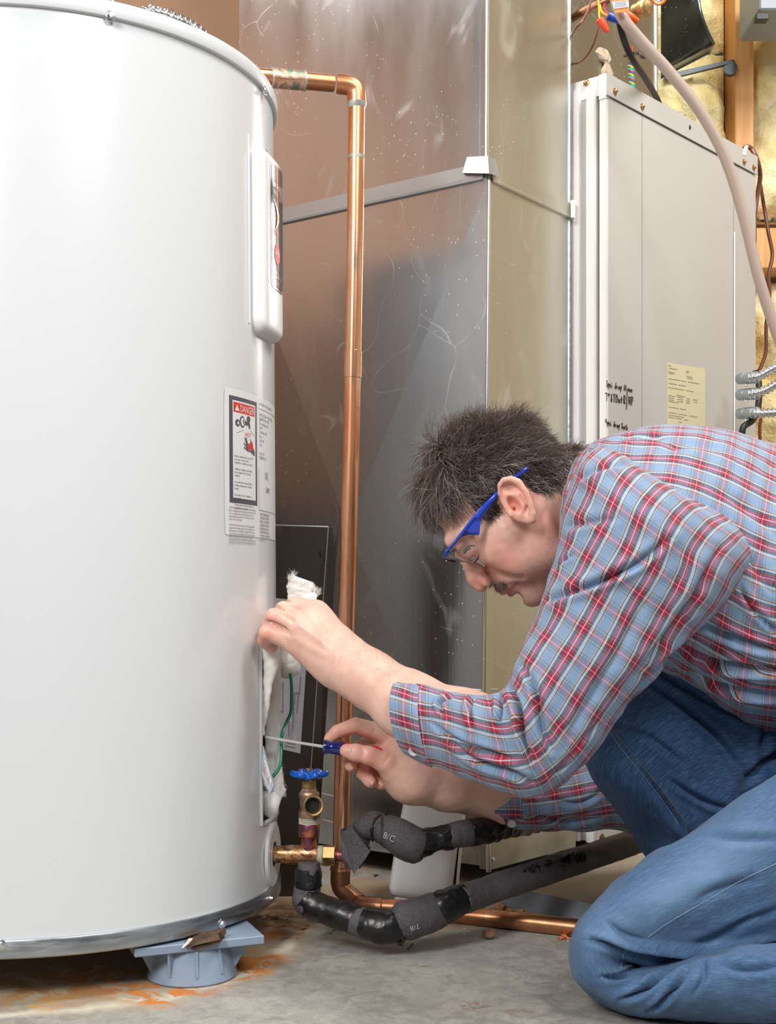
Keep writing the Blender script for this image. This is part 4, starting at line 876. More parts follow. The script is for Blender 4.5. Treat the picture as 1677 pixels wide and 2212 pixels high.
b = MB(); P = [fs(1309.5, z=capz), fs(1634.5, z=capz), fs(1634.5, z=fz1), fs(1309.5, z=fz1)]; b.prism(P, nr_ * .0028); b.build('top_band', mat_furn, cab, False)
for px, py in ((1325, 199), (1384, 232), (1604, 351), (1625, 363)): screw(cab, fs(px, py, out=.003), nr_, .0042, mat_screw_br)
b = MB(); b.sphere(fs(1487, 276, out=.003), .0032, 10, sc3=(.7, .7, 1.3)); b.build('screw_hole', mat_black, cab)
# front bars
def bar(px0, px1, z0, z1, out, mat, name='front_bar', dep=.02):
    b = MB(); P = [ff(px0, z=z0, out=out - dep), ff(px1, z=z0, out=out - dep), ff(px1, z=z1, out=out - dep), ff(px0, z=z1, out=out - dep)]; b.prism(P, nf_ * dep); return b.build(name, mat, cab, False)
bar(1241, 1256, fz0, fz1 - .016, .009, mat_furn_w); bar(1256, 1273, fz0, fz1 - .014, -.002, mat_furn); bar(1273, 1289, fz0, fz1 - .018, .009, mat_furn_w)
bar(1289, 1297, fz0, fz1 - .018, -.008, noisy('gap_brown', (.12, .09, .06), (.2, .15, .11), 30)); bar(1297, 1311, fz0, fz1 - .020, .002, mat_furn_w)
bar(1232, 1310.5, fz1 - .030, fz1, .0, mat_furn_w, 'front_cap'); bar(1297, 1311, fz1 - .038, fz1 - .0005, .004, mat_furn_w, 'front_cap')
bar(1225, 1241, fz0, fz1 - .05, -.006, mat_black, 'gap_shade_strip')  # black strip stands in for the shaded gap beside the duct
screw(cab, ff(1268, 179, out=.001), nf_, .004, mat_screw_br)
# side base rail with screws
b = MB(); P = [fs(1288, z=fz0, out=.001), fs(1560, z=fz0, out=.001), fs(1560, z=fz0 + .045, out=.001), fs(1288, z=fz0 + .045, out=.001)]; b.prism(P, nr_ * .006); b.build('base_flange', mat_furn, cab, False)
for px, z_ in ((1292, .040), (1345, .052), (1400, .045)): screw(cab, fs(px, z=z_, out=.007), nr_, .0042, mat_rusty)
# marker handwriting
mat_marker = M('marker_ink', (.035, .025, .02), .4)
G = {'3': [[(.1, .9), (.5, 1), (.6, .75), (.25, .55), (.6, .35), (.45, 0), (0, .1)]], 'p': [[(.1, .55), (.15, -.4)], [(.1, .4), (.5, .6), (.55, .2), (.15, .05)]],
     's': [[(.5, .5), (.15, .55), (.1, .35), (.45, .25), (.4, 0), (0, .05)]], 'i': [[(.2, .5), (.2, 0)], [(.2, .75), (.22, .82)]], 'd': [[(.5, .4), (.1, .45), (.05, .05), (.4, .05), (.5, .3)], [(.45, 1), (.5, 0)]],
     'r': [[(.1, .5), (.12, 0)], [(.12, .35), (.3, .5), (.45, .45)]], 'o': [[(.3, .5), (.05, .3), (.2, 0), (.5, .1), (.5, .4), (.3, .5)]], 'A': [[(0, 0), (.3, 1), (.6, 0)], [(.1, .4), (.5, .4)]], 'l': [[(.2, 1), (.2, 0)]],
     'n': [[(.1, .5), (.1, 0)], [(.1, .35), (.35, .5), (.5, .35), (.5, 0)]], 'e': [[(.05, .25), (.5, .3), (.35, .5), (.05, .35), (.1, .05), (.5, .05)]], '7': [[(0, .95), (.5, .95), (.25, 0)]], '^': [[(.25, 1), (.1, .85), (.25, .7), (.4, .85), (.25, 1)]],
     'v': [[(.3, 1), (.25, 0)], [(.05, .35), (.25, 0), (.5, .35)]], 'T': [[(0, .95), (.6, 1)], [(.3, .95), (.28, 0)]], 'D': [[(.1, 0), (.1, .95), (.5, .8), (.6, .3), (.1, 0)]], 'w': [[(0, .5), (.15, 0), (.3, .4), (.45, 0), (.6, .5)]],
     't': [[(.2, .8), (.22, 0)], [(0, .5), (.45, .5)]], 'R': [[(.1, 0), (.1, 1), (.5, .85), (.45, .5), (.1, .5), (.55, 0)]], '/': [[(.3, 1.5), (.1, -.7)]], 'H': [[(.05, 1), (.05, 0)], [(.5, 1), (.5, 0)], [(.05, .5), (.5, .5)]],
     'P': [[(.1, -.1), (.1, 1), (.5, .85), (.45, .5), (.1, .45)]], '4': [[(.1, 1), (.05, .5), (.55, .55)], [(.5, 1), (.45, 0)]], 'B': [[(.1, 0), (.1, 1), (.45, .85), (.1, .55), (.5, .3), (.1, 0)]], 'h': [[(.1, 1), (.1, 0)], [(.1, .35), (.4, .5), (.45, 0)]],
     'M': [[(0, 0), (.1, .9), (.3, .3), (.5, .9), (.6, 0)]]}
def hand(txt, x0, y0, x1, y1, h, w=.0007):
    n_ = len(txt); b = MB()
    for i, ch in enumerate(txt):
        if ch == ' ': continue
        for st in G[ch]:
            P = []
            for (u_, v_) in st:
                f = (i + u_ * 1.15) / n_; P.append((x0 + (x1 - x0) * f, y0 + (y1 - y0) * f - v_ * h))
            P = catmull(P, max(2, len(P) * 4)) if len(P) > 2 else np.array(P); b.tube([fs(p[0], p[1], out=.0004) for p in P], w, 5)
    b.build('marker_note', mat_marker, side)
hand('3psi drop Alone', 1306 + 3, 835, 1367, 848, 13); hand('7^vTDwtR/HP', 1308, 866, 1369, 875, 17, .0009); hand('4psi drop Both', 1308, 917, 1357, 930, 12); hand('Motors', 1343, 943, 1366, 950, 9)
# yellowed data sheet
mat_yell = M('yellowed_paper', (.66, .60, .40), .5)
C4 = [(1441, 783), (1523, 797), (1523, 975), (1441, 965)]
b = MB(); P = [fs(*q_, out=.0003) for q_ in C4]; b.prism(P, nr_ * .0003); ds = b.build('data_sheet', mat_yell, side2, False)
b = MB(); rq = np.random.default_rng(8); mat_print2 = M('faded_print', (.22, .20, .15), .6)
rows = [(.03, [(.03, .1)]), (.06, [(.05, .27), (.5, .58)]), (.075, [(.5, .56)]), (.105, [(.03, .2)]), (.12, [(.05, .17), (.5, .66)]), (.14, [(.52, .68)]), (.185, [(.03, .35), (.38, .5), (.55, .85)]), (.24, [(.03, .25), (.3, .5)]), (.29, [(.03, .45), (.5, .7)]),
        (.365, [(.25, .48)]), (.385, [(.03, .22), (.27, .42), (.5, .6), (.68, .8)]), (.41, [(.03, .18), (.27, .42), (.5, .6), (.7, .8)]), (.435, [(.03, .18), (.27, .42), (.5, .6)]), (.455, [(.03, .3)]), (.52, [(.03, .3), (.33, .5)]), (.585, [(.03, .25), (.3, .52), (.58, .8)]), (.615, [(.03, .45)]), (.64, [(.03, .2), (.24, .38), (.45, .55)]), (.68, [(.3, .4)])]
for v_, segs in rows:
    for (u0, u1) in segs:
        u_ = u0
        while u_ < u1:
            w_ = rq.uniform(.008, .03); px0, px1 = 1441 + 82 * u_, 1441 + 82 * min(u_ + w_, u1); y0 = 783 + 14 * u_ + 182 * v_
            b.raw([fs(px0, y0, out=.0008), fs(px1, y0 + .2, out=.0008), fs(px1, y0 + 2.0, out=.0008), fs(px0, y0 + 1.8, out=.0008)], [(0, 1, 2, 3)]); u_ += w_ + .007
b.build('faded_print', mat_print2, ds, False)
# ================================================================ conduits
mat_conn = noisy('cast_connector', (.36, .42, .47), (.45, .5, .55), 60, (.3, .45), .8); mat_flex = M('flex_steel', (.72, .73, .75), .22, 1.0)
for (y0, path, word) in ((817, [(1620, 817), (1640, 813), (1660, 802), (1690, 786), (1730, 760)], 'upper'), (852, [(1620, 852), (1640, 848), (1660, 840), (1690, 822), (1730, 800)], 'middle'), (893, [(1622, 893), (1650, 893), (1690, 890), (1730, 886)], 'lower')):
    cd = thing('flexible_conduit', f'{word} one of three corrugated steel conduits leaving the beige cabinet edge', 'conduit', None)
    Zs = [2.06, 2.05, 2.045, 2.04, 2.03][:len(path)]
    P = catmull(Wn([(p[0], p[1], z_) for p, z_ in zip(path, Zs)]), 400); sl_ = np.concatenate([[0], np.cumsum(np.linalg.norm(np.diff(P, axis=0), axis=1))])
    b = MB(); b.tube(P, .0072 + .0013 * np.sin(sl_ / .0068 * math.tau), 18); b.build('flex_tube', mat_flex, cd)
    a_ = np.array(W(1598, y0 + 1, 2.10)); c_ = np.array(W(1636, y0 - 2, 2.052)); d_ = c_ - a_; L_ = np.linalg.norm(d_)
    b = MB(); b.lathe(a_, d_, [(-.004, .006), (0, .0080), (.0015, .0096), (L_ * .40, .0098), (L_ * .42, .0090), (L_ * .47, .0090), (L_ * .49, .0100), (L_ * .97, .0098), (L_, .0088)], 24); b.build('connector', mat_conn, cd)
    screw(cd, a_ + d_ * .35 + np.array([0, -.002, -.0098]), (.1, -.3, -1), .0022)
# ================================================================ drain hose, cable, wires
mat_hose = M('clear_hose', (.60, .48, .42), .18, 0, Transmission_Weight=.35, IOR=1.3, Coat_Weight=.5)
b = MB(); P = catmull(Wn([(1322, -60, 1.72), (1333, 10, 1.72), (1352, 48, 1.72), (1385, 88, 1.73), (1440, 148, 1.74), (1500, 222, 1.75), (1548, 300, 1.76), (1580, 375, 1.77), (1608, 470, 1.78), (1637, 590, 1.79), (1668, 690, 1.80), (1705, 790, 1.81), (1740, 900, 1.82)]), 160); b.tube(P, .0080, 20)
tag(b.build('drain_hose', mat_hose), 'translucent pinkish hose curving down across the beige cabinet', 'hose')
b = MB(); b.tube(catmull(Wn([(1325, -40, 1.80), (1332, 15, 1.81), (1345, 75, 1.83), (1365, 125, 1.85), (1392, 165, 1.93), (1413, 200, 2.02), (1424, 222, 2.06), (1430, 245, 2.08)]), 60), .0046, 14)
tag(b.build('black_cable', mat_black), 'black cable dropping behind the hose to the beige cabinet top', 'cable')
mat_brownwire = M('brown_cable', (.16, .05, .035), .3, 0, Coat_Weight=.4)
def cable(name, pts, r, mat, label, n=70):
    b = MB(); b.tube(catmull(Wn(pts), n), r, 10); o = b.build(name, mat); tag(o, label, 'cable'); return o
cable('control_cable', [(1604, 330, 2.30), (1612, 317, 2.27), (1624, 322, 2.27), (1636, 345, 2.27), (1643, 380, 2.29), (1637, 420, 2.3), (1631, 470, 2.3), (1630, 540, 2.3), (1629, 640, 2.3)], .0042, mat_brownwire, 'brown cable looping over the beige cabinet corner and down the stud')
cable('control_cable', [(1643, 398, 2.35), (1650, 440, 2.4), (1660, 500, 2.4), (1669, 550, 2.4), (1661, 595, 2.4), (1663, 640, 2.4), (1656, 700, 2.4), (1655, 760, 2.4), (1642, 797, 2.4), (1636, 812, 2.4)], .0036, mat_brownwire, 'brown cable wandering over the wood block at the frame edge')
cable('control_cable', [(1640, 855, 2.64), (1644, 905, 2.64), (1642, 930, 2.64), (1646, 1050, 2.64)], .0036, mat_brownwire, 'brown cable hanging below the three steel conduits')
cable('black_lead', [(1632, 800, 2.14), (1640, 830, 2.14), (1638, 880, 2.12), (1626, 908, 2.08), (1607, 922, 2.06), (1603, 945, 2.06)], .0055, mat_black, 'black lead hooked under the lower conduit connector')
b = MB(); b.tube(catmull(Wn([(1608, 336, 2.14), (1610, 325, 2.14), (1613, 317, 2.145)]), 20), .0034, 12); tag(b.build('white_clip', mat_white_plastic), 'small white clip on the beige cabinet top corner', 'clip')
mat_redwire = M('maroon_wire', (.22, .07, .05), .3)
cable('thermostat_wire', [(1280, -20, 1.84), (1275, 10, 1.84), (1262, 40, 1.84), (1245, 60, 1.85), (1230, 85, 1.95)], .0018, mat_redwire, 'thin maroon wire running down to the duct edge')
cable('thermostat_wire', [(1289, -20, 1.84), (1294, 15, 1.84), (1294, 50, 1.84), (1284, 90, 1.85), (1268, 120, 1.87), (1248, 136, 1.90), (1230, 137, 2.0)], .0018, mat_redwire, 'thin maroon wire looping in a wide arc left of the black cable')
tw = thing('twisted_wires', 'multicoloured twisted control wires standing on the beige cabinet top', 'wire')
for i, c in enumerate([(.03, .3, .1), (.7, .5, .03), (.03, .12, .4), (.4, .04, .05), (.1, .45, .5)]):
    P = []
    for k in range(90):
        u_ = k / 89; a_ = u_ * 22 + i * 1.257; P.append(np.array(W(1363 + 4 * u_, 136 + 62 * u_, 1.98)) + np.array([math.cos(a_), math.sin(a_), 0]) * .0036)
    b = MB(); b.tube(P, .0017, 6); b.build('strand', M('strand', c, .35), tw)
b = MB(); b.tube(Wn([(1367, 100, 1.98), (1365, 118, 1.98), (1367, 138, 1.98)]), .0014, 6); b.build('strand', M('strand_red', (.6, .05, .04), .4), tw)
def wire_nut(px, py, ang, col, word):
    b = MB(); p = np.array(W(px, py, 1.80)); d_ = np.array([math.cos(ang), 0, math.sin(ang)])
    b.lathe(p, d_, [(0, .0058), (.001, .0066), (.008, .0058), (.020, .0040), (.0215, .0025)], 12); o = b.build('wire_nut', M('nut_' + word, col, .3)); tag(o, f'{word} plastic wire connector hanging near the orange tag', 'wire connector')
wire_nut(1296, 42, -1.0, (.80, .09, .03), 'salmon-red'); wire_nut(1314, 34, -.45, (.01, .05, .35), 'dark blue'); wire_nut(1352, 30, -.55, (.85, .11, .01), 'bright orange')
for i, (pts, c, w_) in enumerate([([(1290, -10), (1294, 12), (1295, 36), (1299, 44)], (.75, .5, .05), 'yellow'), ([(1296, 10), (1300, 25), (1312, 34)], (.75, .5, .05), 'yellow'), ([(1308, 8), (1304, 18), (1315, 33)], (.6, .04, .04), 'red')]):
    b = MB(); b.tube(catmull(Wn([(p[0], p[1], 1.805) for p in pts]), 20), .0016, 6); tag(b.build('lead_wire', M('lead', c, .35)), f'short {w_} wire ' + ['running down into the red connector', 'branching towards the blue connector', 'curling above the blue connector'][i], 'wire')
ot = thing('hang_tag', 'orange and white paper tag on the hose at the top edge', 'tag')
P = [W(1320, -12, 1.70), W(1357, -16, 1.70), W(1360, 25, 1.70), W(1330, 28, 1.70)]; b = MB(); b.prism(P, (0, .0008, 0)); b.build('tag_card', M('tag_orange', (.80, .20, .03), .5), ot, False)
P = [W(1323, 4, 1.699), W(1358, 1, 1.699), W(1359, 15, 1.699), W(1327, 19, 1.699)]; b = MB(); b.raw(P, [(0, 1, 2, 3)]); b.build('tag_stripe', M('tag_white', (.75, .78, .85), .5), ot, False)
b = MB(); 
for i in range(4): b.tube([W(1328, 5 + i * 3.2, 1.6985), W(1354, 3 + i * 3.2, 1.6985)], .0003, 4)
b.build('tag_print', mat_ink2, ot, False)
b = MB(); b.lathe(W(1372, 26, 1.82), W(1402, 14, 1.80) - W(1372, 26, 1.82), [(0, .009), (.001, .011), (.012, .011), (.013, .013), (.020, .013), (.022, .010), (.026, .009), (.028, .003)], 20); tag(b.build('brass_fitting', mat_brass), 'small tarnished brass fitting right of the orange tag', 'pipe fitting')
for r_, c in ((15, (.70, .10, .02)), (12, (.75, .45, .02)), (9.5, (.1, .08, .35))):
    b = MB(); b.torus(W(1424, -6, 1.85), (0, 1, .1), r_ / F * 1.85, .0017, 32, 8); 
    tag(b.build('wire_loop', M('loop', c, .3)), {15: 'outer red-orange', 12: 'middle yellow', 9.5: 'inner purple'}[r_] + ' wire loop cut off by the top edge', 'wire')
b = MB(); b.tube(Wn([(1236, 40, 1.95), (1262, 24, 1.9), (1310, 2, 1.88), (1330, -10, 1.88)]), .006, 14); tag(b.build('small_copper_line', mat_cu_dark), 'small copper line slanting behind the hanging wires', 'pipe')
# ================================================================ plenum above the cabinet, boot, strap, grey box
pl0 = np.array([FC[0], FC[1], 0]) + fl3 * .075 + fr3 * .012; plen = thing('supply_plenum', 'dull sheet metal box above the beige cabinet with marker scrawl', 'duct')
b = MB(); b.prism([p + up3 * (fz1 - .003) for p in (pl0, pl0 + fr3 * .262, pl0 + fr3 * .262 + fl3 * .3, pl0 + fl3 * .3)], up3 * .9); b.build('plenum_box', duct_mat('plenum_sheet', (.38, .36, .32), (.5, .48, .43), .28, .4), plen, False)
b = MB(); b.tube([pl0 + fr3 * .262 + up3 * (fz1 - .003), pl0 + fr3 * .262 + up3 * 2.1], .003, 8); b.build('corner_bead', mat_bright, plen)
def ps(px, py, out=.0008): return plane_pt(pl0[:2], FR, px, py, None, out, FNr)
b = MB()
for st in ([(1352, 118), (1349, 121), (1353, 123), (1356, 119), (1352, 117)], [(1368, 112), (1370, 118), (1373, 112)], [(1374, 118), (1377, 112), (1380, 119)], [(1384, 118), (1386, 126)], [(1389, 120), (1391, 128)], [(1384, 122), (1394, 126)]): b.tube([ps(*p) for p in st], .0007, 5)
b.build('marker_scrawl', mat_marker, plen)
mat_mastic = noisy('mastic', (.44, .34, .25), (.52, .42, .32), 30, (.7, .9)); b = MB(); PM = [(1286, 112), (1292, 103), (1302, 104), (1312, 108), (1317, 128), (1312, 140), (1320, 152), (1322, 168), (1302, 168), (1299, 150), (1303, 138), (1294, 128)]
PM = catmull(np.array(PM + [PM[0]], float), 60)[:-1]; cm = PM.mean(0); rings = [(1.0, .0005), (.86, .004), (.5, .0055), (.05, .006)]
b.raw([ps(cm[0] + (p[0] - cm[0]) * s_, cm[1] + (p[1] - cm[1]) * s_, o_ + .0012 * math.sin(i * .45 + s_ * 5)) for s_, o_ in rings for i, p in enumerate(PM)], gridf(4, 59, 0, True).tolist()); b.build('mastic_smear', mat_mastic, plen, True)
mat_boot = duct_mat('boot_sheet', (.10, .13, .17), (.16, .19, .23), .2, .34)
u_ = np.linspace(0, 1, 14); V = []
for uu in u_:
    top_ = np.array([1436 + 75 * uu + 40 * uu ** 3 * 0, -30]); 
    botx = 1436 + 110 * uu; boty = 152 - 58 * uu
    for vv in np.linspace(0, 1, 14):
        px = top_[0] * (1 - vv) + botx * vv + 9 * math.sin(vv * 3.1) * -uu; py = top_[1] * (1 - vv) + boty * vv; V.append(W(px, py, 2.36 - .05 * uu * vv ** 2 + .03 * (1 - uu) + .015 * math.sin(vv * 3)))
V = np.array([tuple(v) for v in V]); V2 = V + np.array([.004, .05, .004]); N = len(V)
Fc = gridf(14, 14).tolist() + gridf(14, 14, N)[:, ::-1].tolist() + [[i * 14 + 13, (i + 1) * 14 + 13, (i + 1) * 14 + 13 + N, i * 14 + 13 + N] for i in range(13)] + [[13 * 14 + j, 13 * 14 + j + 1, 13 * 14 + j + 1 + N, 13 * 14 + j + N] for j in range(13)]
tag(add('duct_boot', mkmesh('duct_boot', np.vstack([V, V2]), Fc), mat_boot), 'dark flared sheet metal boot in front of the yellow insulation', 'duct')
b = MB(); b.prism([W(1438, 160, 2.64), W(1585, 128, 2.64), W(1590, 134, 2.64), W(1440, 171, 2.64)], (0, .01, 0)); b.lathe(W(1579, 147, 2.64), (.2, 1, 0), [(0, .014), (.012, .014)], 20); tag(b.build('metal_strap', M('strap_grey', (.09, .10, .115), .5, .6), None, False), 'grey metal strap with round end crossing the yellow insulation', 'strap')
gb = thing('junction_box', 'blue-grey metal box on the stud at the top corner', 'electrical box')
b = MB(); b.box(W(1700, -14, 2.50) , (.150, .14, .13), b=.003); b.build('box_body', M('box_grey', (.22, .26, .31), .4), gb, False)
b = MB(); b.box(np.array(W(1645, 40, 2.42)), (.024, .02, .012), b=.001); b.build('clamp', mat_black, gb, False)
# small bits at the top edge over the heater
b = MB(); P = catmull(Wn([(290, 60, 1.34), (318, 26, 1.35), (350, 30, 1.36), (378, 41, 1.37), (405, 54, 1.385), (432, 72, 1.40), (455, 105, 1.42)]), 320); sl_ = np.concatenate([[0], np.cumsum(np.linalg.norm(np.diff(P, axis=0), axis=1))])
b.tube(P, .0060 + .0016 * np.sin(sl_ / .0076 * math.tau), 16); tag(b.build('heater_conduit', mat_flex), 'corrugated grey conduit peeking over the heater lid', 'conduit')
for i, px in enumerate((233, 244)):
    b = MB(); P = [W(px + 2 * math.sin(k * .9), 40 - k * 6, 1.40) for k in range(12)]; b.tube(P, .0026, 8); tag(b.build('braided_lead', mat_flex), ['braided steel lead above the lid screw, first of the pair', 'braided steel lead above the lid screw, beside its twin'][i], 'wire')
b = MB(); b.tube(Wn([(225, 20, 1.42), (226, -30, 1.42)]), .002, 8); tag(b.build('red_lead', mat_redwire), 'dark red lead beside the braided leads over the lid', 'wire')
# ================================================================ white plastic box
wb = thing('white_plastic_box', 'white plastic housing leaning behind the foam-wrapped pipes', 'plastic box')
def box_loft(name, rings, mat, parent, k=40, e=.28):
    V = []; a = np.linspace(0, math.tau, k + 1)[:-1]
    for (pl, pr, py_l, py_r, Z, dep) in rings:
        L_, R_ = np.array(W(pl, py_l, Z)), np.array(W(pr, py_r, Z + .03)); c_ = (L_ + R_) / 2; h = (R_ - L_) / 2; dv = np.array([.12, .99, 0]) * dep
        ca, sa = np.cos(a), np.sin(a); V.append(c_ + (np.sign(ca) * np.abs(ca) ** e)[:, None] * h + (np.sign(sa) * np.abs(sa) ** e)[:, None] * dv)
    V = np.vstack(V); n_ = len(rings); Fc = gridf(n_, k, 0, True).tolist() + [list(range(k))[::-1], [(n_ - 1) * k + j for j in range(k)]]
    me = mkmesh(name, V, Fc); return add(name, me, mat, parent)
zb_ = 1.62
box_loft('housing', [(853, 972, 1918, 1935, zb_, .045), (849, 976, 1912, 1928, zb_, .05), (847, 980, 1900, 1915, zb_, .052), (849, 981, 1885, 1898, zb_, .052), (863, 993, 1800, 1806, zb_, .052), (876, 1003, 1730, 1733, zb_, .052), (884, 1012, 1670, 1672, zb_, .052), (886, 1014, 1655, 1656, zb_, .05)], mat_white_plastic, wb)
box_loft('base_foot', [(860, 974, 1948, 1956, zb_, .040), (858, 976, 1940, 1950, zb_, .044), (857, 977, 1915, 1928, zb_, .044)], mat_white_plastic, wb)
b = MB(); b.prism([W(1003, 1700, 1.638), W(1012, 1700, 1.648), W(990, 1925, 1.65), W(984, 1925, 1.64)], (0, .03, 0)); b.build('side_rib', mat_white_plastic, wb, False)
# ================================================================ floor bits
b = MB(); b.sphere(np.array(onfloor(1057, 2028)) + [0, 0, .0062], .0072, 24, sc3=(1.15, .9, .85)); o = b.build('pebble', noisy('pebble_clay', (.30, .15, .10), (.42, .24, .17), 300, (.8, .95), 0, .001))
for v in o.data.vertices: v.co += Vector((1, 1, 1)) * .0
tag(o, 'small reddish brown pebble on the concrete', 'pebble')
mat_chip = noisy('wood_chip', (.42, .20, .08), (.60, .34, .16), 100, (.7, .9))
def chips(name, spots, label, mat, seed, s0=.006):
    b = MB(); r = np.random.default_rng(seed)
    for (px, py, n_, sp) in spots:
        for i in range(n_):
            p = np.array(onfloor(px + r.normal() * sp, py + r.normal() * sp * .35)); q_ = r.normal(size=(4, 3)) * s0 * r.uniform(.3, 1); q_[:, 2] = np.abs(q_[:, 2]) * .5 + .0005
            b.raw(p + q_, [(0, 1, 2), (0, 2, 3), (0, 3, 1), (1, 3, 2)])
    o = b.build(name, mat, None, False); tag(o, label, 'debris'); o['kind'] = 'stuff'
chips('wood_splinters', [(1091, 1970, 22, 9), (1120, 1975, 10, 9), (1075, 1965, 8, 8)], 'brown wood splinters lying between floor pipe and slab', mat_chip, 1, .009)
chips('rust_flakes', [(1213, 2028, 10, 5), (1222, 2030, 6, 5)], 'orange flakes beside the copper pipe near the knee', M('flake', (.60, .18, .06), .8), 2, .004)
chips('white_grit', [(1000, 2010, 22, 40), (1225, 2030, 12, 10), (930, 2000, 14, 20)], 'scattered white grit on the concrete', M('grit', (.75, .73, .7), .9), 3, .0012)
chips('dark_flecks', [(600, 1985, 12, 14), (650, 2000, 8, 25), (720, 2020, 8, 30), (830, 1890, 10, 25)], 'dark rust flecks scattered under the pipes', mat_rusty, 4, .003)
b = MB(); b.tube([onfloor(881, 2050, .0008), onfloor(892, 2038, .001)], .0007, 6); tag(b.build('dark_splinter', mat_rusty), 'thin dark splinter on the concrete under the torn tape', 'debris')
wg = thing('shim_wedge', 'dark rusty metal shim with a white tip on the blue-grey foot', 'shim')
wd_ = lambda px, py, Z: np.array(W(px, py, Z))
b = MB(); b.prism([wd_(399, 2034, 1.275), wd_(472, 2017, 1.275), wd_(475, 2030, 1.272), wd_(400, 2047, 1.268)], (.004, .022, .001)); b.prism([wd_(412, 2048, 1.272), wd_(474, 2030, 1.275), wd_(474, 2037, 1.275), wd_(420, 2053, 1.272)], (.003, .018, 0)); b.build('shim_bar', mat_rusty, wg, False)
b = MB(); b.prism([wd_(392, 2047, 1.262), wd_(405, 2031, 1.264), wd_(414, 2031, 1.264), wd_(408, 2038, 1.264), wd_(396, 2048, 1.262)], (.001, .003, .001)); b.build('white_tip', mat_white_plastic, wg, False)
# vapour barrier edge seen between heater and tee
b = MB(); b.prism([onfloor(560, 1900, .006), onfloor(640, 1882, .004), onfloor(652, 1893, .001), onfloor(560, 1925, .003)], (0, 0, .003)); tag(b.build('grey_scrap', M('scrap_grey', (.28, .28, .33), .5), None, False), 'grey plastic scrap on the floor right of the heater base', 'scrap')
